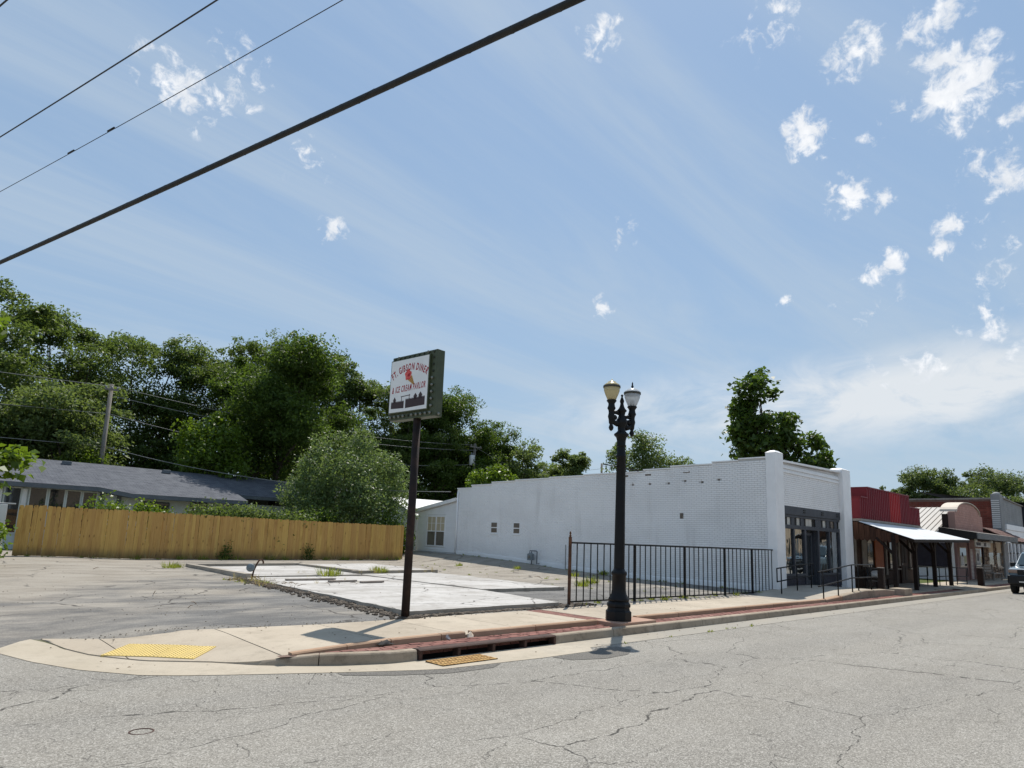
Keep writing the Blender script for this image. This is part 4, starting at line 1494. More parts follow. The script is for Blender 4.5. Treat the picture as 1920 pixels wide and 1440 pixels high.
for i, x in enumerate(posts):
    m = MB()
    tall = i in (0, 5)
    m.box(x - .028, x + .028, FY - .028, FY + .028, -.05, 1.66 if tall else 1.5)
    p = m.build('post', 'rust' if i == 0 else 'iron', ir, label='rusty end post' if i == 0 else None)
    if i == 0:
        m = MB()
        m.lathe((x, FY, 1.66), [(.02, 0), (.03, .03), (.012, .05), (.028, .08), (.02, .11), (.003, .13)], 8)
        m.build('finial', 'rust', p)

# ------------------------------------------------------------------ diner sign on its rusty pole
SX, SY = 7.42, 10.52
sg = thing('diner_sign', 'square green framed ice cream diner sign on a dark rusty pole', 'sign', (SX, SY, .05))
m = MB()
m.tube([(SX, SY, -.1), (SX - .0, SY, 3.92)], [.079, .074], 16)
m.build('pole', 'post_rust', sg)
m = MB()
m.lathe((SX, SY, .03), [(.17, 0), (.15, .025), (.09, .04)], 12)
m.build('pole_footing', 'rubble', sg)
SA = R(-6)
su = Vector((-math.sin(SA), -math.cos(SA), 0))      # along the face, towards the street
sn = Vector((-math.cos(SA), math.sin(SA), 0))       # out of the face
sz = Vector((0, 0, 1))
SC = Vector((SX, SY, 0)) - su * .085
Z0, Z1, HW = 3.80, 5.10, .655


def sp(a, z, d=0.0):
    return SC + su * a + sz * z + sn * d


m = MB()
m.fbox(sp(-HW, Z0, -.11), su, sz, sn, 2 * HW, Z1 - Z0, .20)
cab = m.build('cabinet', 'sign_green', sg, bevel=.008)
# raised tray holding the face
FA0, FA1, FZa, FZb = -HW + .035, HW - .175, Z0 + .15, Z1 - .10
m = MB()
m.fbox(sp(FA0 - .022, FZa - .022, .0905), su, sz, sn, FA1 - FA0 + .044, FZb - FZa + .044, .045)
m.build('face_tray', 'sign_green', sg, bevel=.004)
m = MB()
m.fbox(sp(FA0, FZa, .1355), su, sz, sn, FA1 - FA0, FZb - FZa, .006)
face = m.build('face', 'sign_white', sg)
# lamp sockets and the bulbs that are left
soc = MB()
bulbs = []
for i in range(10):
    t = -HW + .06 + i * .128
    soc.lathe(sp(t, Z0 + .065, .0905), [(.026, 0), (.026, .008), (.018, .012)], 8, axis=sn)
    if i != 4:
        bulbs.append(sp(t, Z0 + .065, .118))
for i in range(9):
    t = -HW + .08 + i * .143
    soc.lathe(sp(t, Z1 - .042, .0905), [(.024, 0), (.024, .008), (.018, .012)], 8, axis=sn)
    if i in (1, 7):
        bulbs.append(sp(t, Z1 - .03, .118))
for i in range(8):
    z = Z0 + .20 + i * .135
    soc.lathe(sp(HW - .085, z, .0905), [(.026, 0), (.026, .008), (.018, .012)], 8, axis=sn)
    if i < 5:
        bulbs.append(sp(HW - .085, z, .118))
for i in range(4):
    bulbs.append(sp(-HW - .015, Z0 + .06 + i * .14, .02))
soc.build('sockets', 'socket', cab)
m = MB()
m.sphere((0, 0, 0), .028, 8, 6)
bm = m.mesh('bulb')
bm.materials.append(MAT['bulb'])
for p in bulbs:
    piece('bulb', bm, sg, p)
piece('bulb', bm, sg, sp(HW + .015, Z0 + .05, .0))

_glyphs = {}


def glyph(ch, bold=0.0):
    if (ch, bold) in _glyphs:
        return _glyphs[(ch, bold)]
    cu = bpy.data.curves.new('glyph', 'FONT')
    cu.body, cu.size, cu.offset, cu.resolution_u = ch, 1.0, bold, 3
    ob = bpy.data.objects.new('glyph', cu)
    COL.objects.link(ob)
    bpy.context.view_layer.update()
    dg = bpy.context.evaluated_depsgraph_get()
    me_ = bpy.data.meshes.new_from_object(ob.evaluated_get(dg))
    vv = [(q.co.x, q.co.y) for q in me_.vertices]
    ff = [list(p.vertices) for p in me_.polygons]
    bpy.data.objects.remove(ob)
    bpy.data.meshes.remove(me_)
    bpy.data.curves.remove(cu)
    w = max([q[0] for q in vv], default=.3)
    _glyphs[(ch, bold)] = (vv, ff, w)
    return _glyphs[(ch, bold)]


def set_text(mb, text, place, size, wscale=1.0, bold=0.0, gap=.1, space=.28, width=None):
    """place(s, up) maps distance along the line and height above it to a world point"""
    adv, items = 0.0, []
    for ch in text:
        if ch == ' ':
            adv += space
            continue
        g = glyph(ch, bold)
        items.append((g, adv))
        adv += g[2] + gap
    tot = adv - gap
    k = size * wscale if width is None else width / tot
    for (vv, ff, w), a in items:
        mb.add([place((a + q[0] - tot / 2) * k, q[1] * size, (a + w / 2 - tot / 2) * k) for q in vv], ff)


DF = .1428
FC = (FA0 + FA1) / 2
FW, FH = FA1 - FA0, FZb - FZa


def arc(s, up, mid):
    # letters stand on an arch; each one is turned with it
    rad = .86
    th = mid / rad
    loc = s - mid
    x = rad * math.sin(th) + loc * math.cos(th) + up * math.sin(th)
    y = rad * math.cos(th) - loc * math.sin(th) + up * math.cos(th)
    return sp(FC + .015 + x, FZa + FH * .78 + y - rad, DF)


tx = MB()
set_text(tx, 'FT. GIBSON DINER', arc, .19, bold=.032, gap=.13, space=.3, width=1.05)
tx.build('arched_lettering', 'sign_red', face)


def straight(s, up, mid):
    return sp(FC - .0 + s + up * .12, FZa + FH * .385 + up + s * .03, DF)


tx = MB()
set_text(tx, '& ICE CREAM PARLOR', straight, .175, bold=.03, gap=.15, space=.42, width=.98)
tx.build('lower_lettering', 'sign_red', face)
# cone
m = MB()
cx, cz = FC - .03, FZa + FH * .655
m.add([sp(cx - .02, cz - .055, DF), sp(cx + .11, cz + .02, DF), sp(cx + .20, cz - .17, DF), sp(cx + .175, cz - .185, DF)], [(0, 3, 2, 1)])
m.build('cone', 'cone', face)
m = MB()
for i in range(5):
    t = .12 + i * .19
    a0 = Vector((cx - .02, cz - .055)).lerp(Vector((cx + .175, cz - .185)), t)
    a1 = Vector((cx + .11, cz + .02)).lerp(Vector((cx + .20, cz - .17)), t)
    m.add([sp(a0.x, a0.y, DF + .0012), sp(a1.x, a1.y, DF + .0012), sp(a1.x, a1.y - .007, DF + .0012), sp(a0.x, a0.y - .007, DF + .0012)], [(0, 3, 2, 1)])
for i in range(1, 3):
    t = i / 3
    a0 = Vector((cx - .02, cz - .055)).lerp(Vector((cx + .11, cz + .02)), t)
    a1 = Vector((cx + .175, cz - .185)).lerp(Vector((cx + .20, cz - .17)), t)
    m.add([sp(a0.x, a0.y, DF + .0022), sp(a0.x + .008, a0.y, DF + .0022), sp(a1.x + .004, a1.y, DF + .0022), sp(a1.x, a1.y, DF + .0022)], [(0, 3, 2, 1)])
m.build('cone_pattern', 'cone_line', face)
m = MB()
pts = []
for i in range(28):
    t = 2 * math.pi * i / 28
    rr = .092 + .012 * math.sin(5 * t)
    pts.append((cx + .005 + rr * math.cos(t), cz + .035 + rr * 1.15 * math.sin(t)))
m.add([sp(a, c, DF + .0032) for a, c in pts], [tuple(range(28))[::-1]])
m.build('ice_cream', 'ice_pink', face)
m = MB()
for k in range(3):
    a = cx - .02 + k * .022
    m.add([sp(a, cz + .0 - k * .012, DF + .0042), sp(a + .035, cz + .012, DF + .0042), sp(a + .05, cz + .075, DF + .0042), sp(a + .02, cz + .05, DF + .0042)], [(0, 3, 2, 1)])
m.build('ice_cream_shade', 'sign_red', face)
# stockade silhouette
m = MB()


def flat(poly):
    m.add([sp(FA0 + a * FW, FZa + c * FH, DF) for a, c in poly], [tuple(range(len(poly)))])


def pal(a0, a1, base0, base1, t0, t1, n):
    """palisade with pointed tops"""
    p = [(a0, base0), (a1, base1)]
    for i in range(n, -1, -1):
        a = lerp(a0, a1, i / n)
        t = lerp(t0, t1, i / n)
        p.append((a, t - .012))
        if i:
            p.append((lerp(a0, a1, (i - .5) / n), t + .014))
    flat(p)


pal(.05, .40, .075, .06, .20, .20, 14)
pal(.44, .95, .055, .07, .225, .235, 20)
for a, w, b0, t in ((.14, .07, .2, .262), (.70, .085, .22, .285), (.83, .085, .22, .295)):
    flat([(a - w * .5, b0 - .02), (a + w * .5, b0 - .02), (a + w * .5, t - .03), (a + w * .68, t - .035), (a, t + .035), (a - w * .68, t - .035), (a - w * .5, t - .03)])
flat([(.325, .20), (.34, .20), (.34, .295), (.325, .295)])
flat([(.53, .22), (.545, .22), (.545, .315), (.53, .315)])
flat([(.31, .278), (.56, .288), (.56, .303), (.31, .293)])
m.build('fort_silhouette', 'sign_dark', face)

# ------------------------------------------------------------------ twin-globe street lamp
LX, LY, LZ = 10.68, 8.10, .10
lamp = thing('street_lamp', 'ornate black cast iron street lamp with one cream and one clear globe', 'street lamp', (LX, LY, LZ))
m = MB()
m.lathe((LX, LY, LZ), [(.255, 0), (.255, .17), (.225, .19), (.215, .24), (.235, .26), (.235, .31), (.205, .34), (.19, .37)], 8, smooth=False)
m.build('base', 'lamp_black', lamp, bevel=.006)
m = MB()
m.lathe((LX, LY, LZ), [(.20, .36), (.205, .39), (.185, .43), (.15, .49), (.137, .56), (.135, .84), (.15, .85), (.155, .88), (.15, .91), (.125, .93), (.106, .97)], 20)
m.build('shaft_base', 'lamp_black', lamp)
m = MB()
v, f = [], []
n = 32
zs = [.95, 1.4, 2.0, 2.6, 3.15, 3.16, 3.2, 3.21, 3.38]
rs = [.104, .102, .097, .092, .087, .098, .098, .085, .082]
for z, r_ in zip(zs, rs):
    for k in range(n):
        t = 2 * math.pi * k / n
        rr = r_ * (1.0 if k % 2 else .93)
        v.append((LX + rr * math.cos(t), LY + rr * math.sin(t), LZ + z))
for i in range(len(zs) - 1):
    for k in range(n):
        f.append((i * n + k, i * n + (k + 1) % n, (i + 1) * n + (k + 1) % n, (i + 1) * n + k))
m.add(v, f, True)
m.build('shaft', 'lamp_black', lamp)
m = MB()
m.lathe((LX, LY, LZ), [(.082, 3.36), (.10, 3.39), (.085, 3.42), (.09, 3.5), (.105, 3.56), (.145, 3.60), (.15, 3.63), (.11, 3.66), (.075, 3.70), (.08, 3.78), (.115, 3.84), (.12, 3.9), (.08, 3.96), (.062, 4.02), (.075, 4.08), (.105, 4.11), (.07, 4.15), (.045, 4.2), (.032, 4.26), (.045, 4.31), (.03, 4.36), (.014, 4.4), (.03, 4.425), (.004, 4.46)], 16)
m.build('capital', 'lamp_black', lamp)
LA = Vector((.966, -.259, 0))
for sgn, dz, glass in ((-1, .06, 'globe_cream'), (1, 0.0, 'globe_clear')):
    c = Vector((LX, LY, LZ + dz)) + LA * (.262 * sgn)
    q = Vector((LX, LY, LZ + dz)) + LA * (.07 * sgn)
    m = MB()
    m.tube([q + sz * 3.82, q + LA * .06 * sgn + sz * 3.77, q + LA * .13 * sgn + sz * 3.79, c + sz * 3.9], [.055, .062, .05, .042], 10)
    m.tube([q + sz * 3.98, q + LA * .08 * sgn + sz * 4.0, c + sz * 3.98], [.035, .04, .03], 8)
    m.sphere(q + LA * .11 * sgn + sz * 3.89, .055, 8, 6)
    arm = m.build('arm', 'lamp_black', lamp)
    m = MB()
    m.lathe(c, [(.004, 3.60), (.036, 3.63), (.05, 3.67), (.042, 3.71), (.03, 3.73), (.048, 3.77), (.055, 3.84), (.07, 3.9), (.055, 3.97), (.06, 4.02), (.085, 4.07), (.07, 4.11), (.062, 4.16), (.085, 4.20), (.10, 4.215), (.10, 4.23), (.085, 4.24)], 14)
    m.build('lamp_holder', 'lamp_black', arm)
    m = MB()
    m.lathe(c, [(.082, 4.235), (.105, 4.29), (.135, 4.36), (.158, 4.43), (.166, 4.49)], 20)
    gl = m.build('globe', glass, lamp, label='cream glass globe' if sgn < 0 else 'clear ribbed glass globe')
    m = MB()
    m.lathe(c, [(.168, 4.488), (.176, 4.49), (.176, 4.53), (.168, 4.532)], 20)
    m.build('band', 'globe_band', gl)
    m = MB()
    if sgn < 0:
        m.lathe(c, [(.168, 4.53), (.152, 4.555), (.11, 4.585), (.085, 4.60), (.08, 4.615), (.045, 4.63), (.02, 4.645), (.014, 4.665), (.004, 4.675)], 20)
    else:
        m.lathe(c, [(.168, 4.53), (.152, 4.555), (.11, 4.59), (.07, 4.61), (.03, 4.625)], 20)
        fi = MB()
        fi.lathe(c, [(.03, 4.62), (.014, 4.64), (.03, 4.66), (.012, 4.69), (.018, 4.71), (.003, 4.76)], 10)
        fi.build('finial', 'lamp_black', gl)
    m.build('dome', glass, gl)
    m = MB()
    m.lathe(c, [(.05, 4.24), (.05, 4.33), (.03, 4.36)], 10)
    m.build('lamp_socket', 'lamp_inner', gl)
m = MB()
m.tube([(LX - .40, LY + .1, LZ + 2.98), (LX + .42, LY - .1, LZ + 2.93)], .011, 6)
m.sphere((LX + .43, LY - .105, LZ + 2.93), .022, 8, 6)
m.sphere((LX - .41, LY + .105, LZ + 2.98), .018, 8, 6)
m.build('banner_rod', 'lamp_black', lamp)
m = MB()
m.box(LX + .093, LX + .118, LY - .03, LY + .03, LZ + 1.95, LZ + 3.25)
m.build('banner_channel', 'lamp_black', lamp)
for o in [lamp]:
    o.rotation_euler = (0, R(.7), 0)

# ------------------------------------------------------------------ storm inlet and its grate
inl = thing('storm_inlet', 'rust brown cast iron storm drain inlet with four dark openings in the kerb', 'drain', (7.0, 7.7, -.09))
m = MB()
v = [(5.62, 7.59, .052), (8.34, 7.59, .052), (8.34, 7.925, .058), (5.62, 7.925, .058)]
m.box(5.62, 8.345, 7.63, 7.75, .03, .056)
m.prism([(5.62, 7.585, .022), (5.62, 7.575, .036), (5.62, 7.60, .054), (5.62, 7.66, .0565), (5.62, 7.66, .022)], (2.725, 0, 0))
m.build('top_plate', 'inlet', inl, bevel=.004)
for i in range(5):
    x = 5.62 + i * .6675
    m = MB()
    m.prism([(x, 7.578, -.12), (x, 7.578, .021), (x, 7.60, .025), (x, 7.70, .025), (x, 7.70, -.12)], (.05, 0, 0))
    m.build('mullion', 'inlet', inl)
m = MB()
m.box(5.62, 8.345, 7.60, 7.90, -.40, -.38); m.box(5.62, 8.345, 7.9, 7.92, -.4, -.02); m.box(5.60, 5.62, 7.6, 7.92, -.4, -.02); m.box(8.345, 8.358, 7.6, 7.92, -.4, -.02)
m.box(5.62, 8.345, 7.575, 7.60, -.4, -.098)
m.build('catch_pit', 'pit', inl)
gr = thing('gutter_grate', 'orange rusted steel grate lying in the gutter in front of the storm inlet', 'grate', (6.15, 7.3, -.08))
GX0, GX1, GY0, GY1 = 5.62, 6.58, 7.06, 7.44
m = MB()
m.box(GX0, GX1, GY0, GY1, -.09, -.074)
m.build('pan', 'pit', gr)  # near-black sheet stands in for the shaded depth below the bars
m = MB()
m.box(0, .03, 0, .38, 0, 1)
me = m.mesh('bar')
me.materials.append(MAT['grate'])
for i in range(17):
    piece('bar', me, gr, (GX0 + i * .058, GY0, -.074), None, (1, 1, .008))
for y in (GY0, GY0 + .12, GY0 + .24, GY1 - .03):
    m = MB()
    m.box(GX0, GX1, y, y + .03, -.0735, -.064)
    m.build('cross_bar', 'grate', gr)
# ------------------------------------------------------------------ yellow tactile plate on the corner ramp
tp = thing('tactile_plate', 'yellow tactile warning plate with raised domes on the corner ramp', 'tactile plate', (2.9, 9.4, 0))
ct, dl, ds_ = Vector((3.0, 9.71)), Vector((.703, -.711)), Vector((.711, .703))


def tz(a, c, dz):
    p = ct + dl * a + ds_ * c
    z = z_walk(p.x, p.y) - .004
    return (p.x, p.y, z + dz)


m = MB()
N = 6
top = [[tz(-.6 + 1.2 * i / N, -.3 + .6 * j / 4, .014) for i in range(N + 1)] for j in range(5)]
m.grid(top)
rg = top[0] + [r[-1] for r in top[1:]] + top[-1][::-1][1:] + [r[0] for r in top[::-1][1:-1]]
n = len(rg)
m.add(rg + [(p[0], p[1], p[2] - .05) for p in rg], [(i, n + i, n + (i + 1) % n, (i + 1) % n) for i in range(n)])
m.build('plate', 'tactile', tp)
m = MB()
for i in range(24):
    for j in range(12):
        a, c = -.575 + i * .05, -.275 + j * .05
        base = [Vector(tz(a + .013 * math.cos(t), c + .013 * math.sin(t), .014)) for t in [k * math.pi / 3 for k in range(6)]]
        cc = Vector(tz(a, c, .021))
        topv = [b_.lerp(cc, .45) + Vector((0, 0, .004)) for b_ in base]
        m.add(base + topv, [(k, (k + 1) % 6, 6 + (k + 1) % 6, 6 + k) for k in range(6)] + [tuple(range(6, 12))])
m.build('domes', 'tactile', tp)
# ------------------------------------------------------------------ valve cover in the road
mh = thing('valve_cover', 'small round iron valve cover set in the cracked road', 'manhole cover', (1.84, 6.18, z_road(1.84, 6.18)))
zz_ = z_road(1.84, 6.18)
m = MB()
m.lathe((1.84, 6.18, zz_ - .03), [(.095, 0), (.095, .033), (.082, .034), (.08, .024)], 24, smooth=False)
m.build('ring', 'inlet', mh)
m = MB()
m.lathe((1.84, 6.18, zz_ - .03), [(.077, 0), (.077, .029), (.02, .030)], 24, smooth=False)
m.build('lid', 'road', mh)


# ------------------------------------------------------------------ hand rails of the ramp
def handrail(label, pts, posts, zoff=(.86, .44), r=.021, loc=None, tail=True, close=None):
    """pts: rail line as (x, y, ground z)"""
    t = thing('handrail', label, 'handrail', pts[0], 'black pipe handrails along the pavement')
    for z in zoff:
        m = MB()
        m.tube([(x, y, g + z) for x, y, g in pts], r, 8)
        m.build('rail', 'iron', t)
    for (x, y, g) in posts:
        m = MB()
        m.tube([(x, y, g - .05), (x, y, g + zoff[0])], r, 8)
        m.build('post', 'iron', t)
    for (x, y, g) in (close or []):
        m = MB()
        m.tube([(x, y, g + zoff[1]), (x, y, g + zoff[0])], r, 8)
        m.build('end_loop', 'iron', t)
    return t


handrail('black pipe handrail beside the dark storefront of the white brick shop', [(21.5, 9.95, .05), (22.95, 9.95, .15), (24.35, 9.95, .21)], [(21.8, 9.95, .07), (23.0, 9.95, .15), (24.15, 9.95, .21)], close=[(21.5, 9.95, .05), (24.35, 9.95, .21)])
handrail('long black pipe handrail on the low ramp wall, bending level at its top', [(20.8, 8.36, .04), (21.15, 8.36, .06), (22.3, 8.36, .15), (23.5, 8.36, .25), (25.5, 8.36, .25)], [(21.15, 8.36, .06), (22.3, 8.36, .14), (23.5, 8.36, .24), (24.05, 8.36, .25), (25.25, 8.36, .25)])
handrail('short black pipe handrail between two porch posts of the red building', [(34.9, 9.6, .08), (36.6, 9.6, .07)], [(35.2, 9.6, .07), (36.5, 9.6, .07)], close=[(34.9, 9.6, .08), (36.6, 9.6, .07)])
handrail('black pipe handrail by the grass gap, right of the third porch post', [(37.0, 9.3, .05), (39.6, 9.3, .05)], [(37.3, 9.3, .05), (38.4, 9.3, .05), (39.4, 9.3, .05)])
handrail('black pipe handrail stopping in front of the mauve shop front', [(39.7, 9.3, .04), (41.7, 9.1, .0)], [(40.2, 9.25, .02), (41.5, 9.12, .0)], close=[(41.7, 9.1, .0)])
handrail('black pipe handrail behind the square timber bollard', [(27.8, 9.35, .05), (29.3, 9.35, .0)], [(27.9, 9.35, .05), (29.1, 9.35, -.02)], zoff=(.88, .4))


def bollard(label, x, y, z, h, w=.17):
    t = thing('bollard', label, 'bollard', (x, y, z), 'square dark timber bollards')
    m = MB()
    m.box(x - w / 2, x + w / 2, y - w / 2, y + w / 2, z - .05, z + h)
    m.build('post', 'post_wood', t, bevel=.012)
    m = MB()
    m.box(x - w / 2 - .01, x + w / 2 + .01, y - w / 2 - .01, y + w / 2 + .01, z + h, z + h + .03)
    m.build('cap', 'pale_wood', t, bevel=.008)
    m = MB()
    m.box(x + w / 2 - .012, x + w / 2 + .004, y - w / 2 - .004, y + w / 2, z + .02, z + h - .01)
    m.build('edge_strip', 'pale_wood', t)


bollard('square dark timber bollard standing on the end of the ramp wall', 27.5, 8.75, .16, .80, .19)
bollard('square dark bollard on the far pavement in front of the mauve shop', 41.2, 8.45, .07, .84, .26)

# ------------------------------------------------------------------ gas meter against the white wall
gm = thing('gas_meter', 'grey gas meter with bent pipe loop at the foot of the white brick wall', 'gas meter', (22.7, 22.3, .4))
m = MB()
m.box(22.60, 22.78, 22.22, 22.50, .56, .86)
m.sphere((22.69, 22.36, .86), .1, 10, 6, (.9, 1.3, .5))
m.build('meter_body', 'meter', gm, bevel=.03)
m = MB()
m.lathe((22.59, 22.36, .72), [(.07, 0), (.075, -.02), (.06, -.03)], 12, axis=(1, 0, 0))
m.build('dial', 'pole_wood', gm)
m = MB()
m.tube([(22.7, 22.3, .2), (22.7, 22.3, .97)], .022, 8)
m.tube([(22.7, 22.42, .86), (22.7, 22.42, 1.0), (22.7, 22.0, 1.0), (22.7, 21.95, .98), (22.7, 21.95, .42), (22.86, 21.95, .42)], .022, 8)
m.build('pipework', 'pipe_dark', gm)

# ------------------------------------------------------------------ bent pipe with a round disc, left standing by the slab
hk = thing('bent_pipe', 'bent rusty pipe with a round grey disc standing at the slab corner', 'pipe', (8.12, 19.9, .15))
hx, hy, hz = 8.08, 18.95, z_lot(8, 19)
m = MB()
m.tube([(hx - .05, hy, hz - .05), (hx, hy, hz + .28), (hx + .08, hy, hz + .48), (hx + .13, hy, hz + .56), (hx + .2, hy, hz + .58), (hx + .25, hy, hz + .53), (hx + .26, hy, hz + .47)], .025, 8)
m.build('pipe', 'rust', hk)
m = MB()
m.lathe((hx - .12, hy - .05, hz + .36), [(.115, 0), (.115, .02), (.08, .03), (.035, .03), (.03, .05)], 16, axis=(-.5, -.8, .1))
m.build('disc', 'meter', hk)
prng2 = random.Random(4)
for i, (x, y, ln, an_) in enumerate(((8.75, 18.3, 1.5, -.05), (9.6, 17.4, .9, .05), (10.35, 16.95, .75, .0))):
    m = MB()
    d = Vector((math.cos(an_), math.sin(an_), 0))
    m.beam(Vector((x, y, .18)), Vector((x, y, .185)) + d * ln, .13, .05)
    o = m.build('plank', 'plank', None, bevel=.006, off=(x, y, .2))
    tag(o, ['longest weathered grey plank lying on the left edge of the old slab', 'middle length grey plank lying on the old slab', 'shortest grey plank lying on the old slab, farthest from the disc'][i], 'plank', 'planks on the slab')


# ------------------------------------------------------------------ overhead cables
def sagging(name, p, q, sag, r, label, mat='wire', group=None, n=24, lash=None):
    p, q = Vector(p), Vector(q)
    pts = [p.lerp(q, i / n) - Vector((0, 0, sag * 4 * (i / n) * (1 - i / n))) for i in range(n + 1)]
    m = MB()
    m.tube(pts, r, 10)
    if lash:
        L_ = (q - p).length
        turns = L_ / lash
        hp = []
        d = (q - p).normalized()
        a = d.cross(Vector((0, 0, 1))).normalized()
        b_ = a.cross(d)
        N_ = int(turns * 10)
        for i in range(N_ + 1):
            t = i / N_
            c = p.lerp(q, t) - Vector((0, 0, sag * 4 * t * (1 - t)))
            th = 2 * math.pi * turns * t
            hp.append(c + (a * math.cos(th) + b_ * math.sin(th)) * r * .93)
        m.tube(hp, r * .16, 5, False)
        hp2 = [c for c in hp]
    o = m.build(name, mat, None, off=p)
    tag(o, label, 'cable', group)
    return o


def ext(p, q, a, c):
    p, q = Vector(p), Vector(q)
    return p + (p - q) * a, q + (q - p) * c


p, q = ext((0.9, 12.61, 5.705), (3.2, 2.87, 5.705), 1.6, 1.6)
sagging('overhead_cable', p, q, .22, .029, 'thick black twisted cable crossing the whole sky from left to top', 'rubber', lash=.42, n=40)
p, q = ext((.8, 15.82, 9.27), (2.51, 9.15, 9.27), 1.8, 2.6)
sagging('overhead_wire', p, q, 0.3, .011, 'upper thin wire crossing the top left corner of the sky', 'wire', 'thin wires over the street')
p, q = ext((1.11, 18.6, 9.27), (3.78, 7.83, 9.27), 1.2, 1.4)
o = sagging('overhead_wire', p, q, 0.3, .0065, 'thinnest wire just above the thick cable, with two small splices', 'wire', 'thin wires over the street')
p, q = ext((.32, 11.59, 9.05), (.38, 11.36, 9.05), 20, 30)
sagging('overhead_wire', p, q, .05, .012, 'short bit of wire clipping the extreme top left corner of the picture', 'wire', 'thin wires over the street')
for t, rr in ((.0, .02), (.1, .02)):
    c = Vector((1.11, 18.6, 9.0)).lerp(Vector((3.78, 7.83, 9.0)), .30 + t * 1.4)
    d = (Vector((3.78, 7.83, 9.0)) - Vector((1.11, 18.6, 9.0))).normalized()
    # splices belong to the wire
    m = MB()
    WL[o] = Vector(o.location)
    m.tube([c - d * .12, c + d * .12], .018, 6)
    m.build('splice', 'rubber', o)


# ------------------------------------------------------------------ utility poles behind the houses, and their lines
def upole(label, x, y, top, arm=None, trans=False, r=.14):
    t = thing('utility_pole', label, 'utility pole', (x, y, .3), 'utility poles behind the lot')
    m = MB()
    m.tube([(x, y, 0), (x, y, top)], [r * 1.15, r * .8], 10)
    m.build('pole', 'pole_wood', t)
    if arm:
        m = MB()
        aw = .7 if trans else .38
        m.beam((x - aw, y - .15, top - .35), (x + aw, y - .15, top - .35), .09, .11)
        m.build('crossarm', 'pole_wood', t)
        m = MB()
        for dx in (-.8 * aw, 0.0, .8 * aw):
            m.lathe((x + dx, y - .15, top - .3), [(.05, 0), (.05, .08), (.03, .14)], 8)
        m.build('insulators', 'meter', t)
    if trans:
        m = MB()
        m.lathe((x - .36, y - .1, top - 2.05), [(.24, 0), (.26, .04), (.26, .85), (.22, .92), (.1, .95)], 14)
        tr = m.build('transformer', 'roof_white', t)
        m = MB()
        for dx in (-.1, .1):
            m.lathe((x - .36 + dx, y - .1, top - 1.1), [(.04, 0), (.05, .06), (.03, .22)], 8)
        m.build('bushings', 'meter', tr)
    return t


upole('weathered grey utility pole rising behind the grey roofed house', 9.6, 46, 9.95, True)
upole('utility pole with a white transformer drum in front of the dark trees', 39.0, 46, 9.9, True, True)
upole('bare utility pole top just above the white parapet, nearer the transformer pole', 48.2, 46, 8.85)
upole('thin dark pole tip above the parapet left of the street lamp', 57.4, 46, 9.96)
G = 'utility lines behind the lot'
W4 = [(4.3, 9.8, 'topmost pale line left of the weathered pole', -8, 9.6, 46, 9.85, .12),
      (0, 0, '', 0, 0, 0, 0, 0)]
LINES = [((-8, 46, 9.5), (9.6, 45.9, 9.8), .1, 'top line running left from the weathered pole'),
         ((-8, 46, 7.4), (9.6, 45.9, 8.1), .05, 'middle line running left from the weathered pole'),
         ((-8, 46, 5.9), (9.6, 45.9, 6.1), .05, 'lowest line running left from the weathered pole'),
         ((9.6, 45.9, 9.85), (39, 45.9, 9.75), .75, 'top line from the weathered pole to the transformer pole'),
         ((9.65, 45.7, 9.2), (39, 45.7, 9.25), .75, 'second line under the top one from the weathered pole to the transformer pole'),
         ((9.6, 45.9, 8.1), (39, 45.9, 8.0), 1.15, 'middle line sagging from the weathered pole past the sign'),
         ((9.6, 45.9, 6.1), (23.0, 29.0, 3.95), .7, 'lowest line dropping from the weathered pole to the white wall'),
         ((39, 45.9, 8.05), (57.4, 45.9, 9.4), .55, 'line sagging from the transformer pole to the thin pole by the lamp'),
         ((39, 45.8, 9.5), (48.2, 45.8, 7.0), .1, 'line slanting down from the transformer pole behind the parapet'),
         ((57.4, 45.9, 9.7), (90, 45.9, 9.5), .4, 'line running right from the thin pole by the lamp')]
for p, q, s_, lab in LINES:
    sagging('utility_line', p, q, s_, .016, lab, 'wire_pale', G, n=16)

# ------------------------------------------------------------------ low house beyond the fence
hs = thing('ranch_house', 'long low grey house with slate shingle roof behind the wooden fence', 'house', (10, 38, .3))
m = MB()
m.box(2.0, 8.45, 37.0, 45.5, 0, 3.18)
m.build('wall', 'house_wall', hs)
m = MB()
m.box(8.45, 14.2, 36.6, 45.5, 0, 2.98)
m.build('wall', 'house_wall', hs)
m = MB()
m.box(14.2, 24, 38.2, 45.5, 0, 2.9)
m.build('wall', 'house_wall', hs)
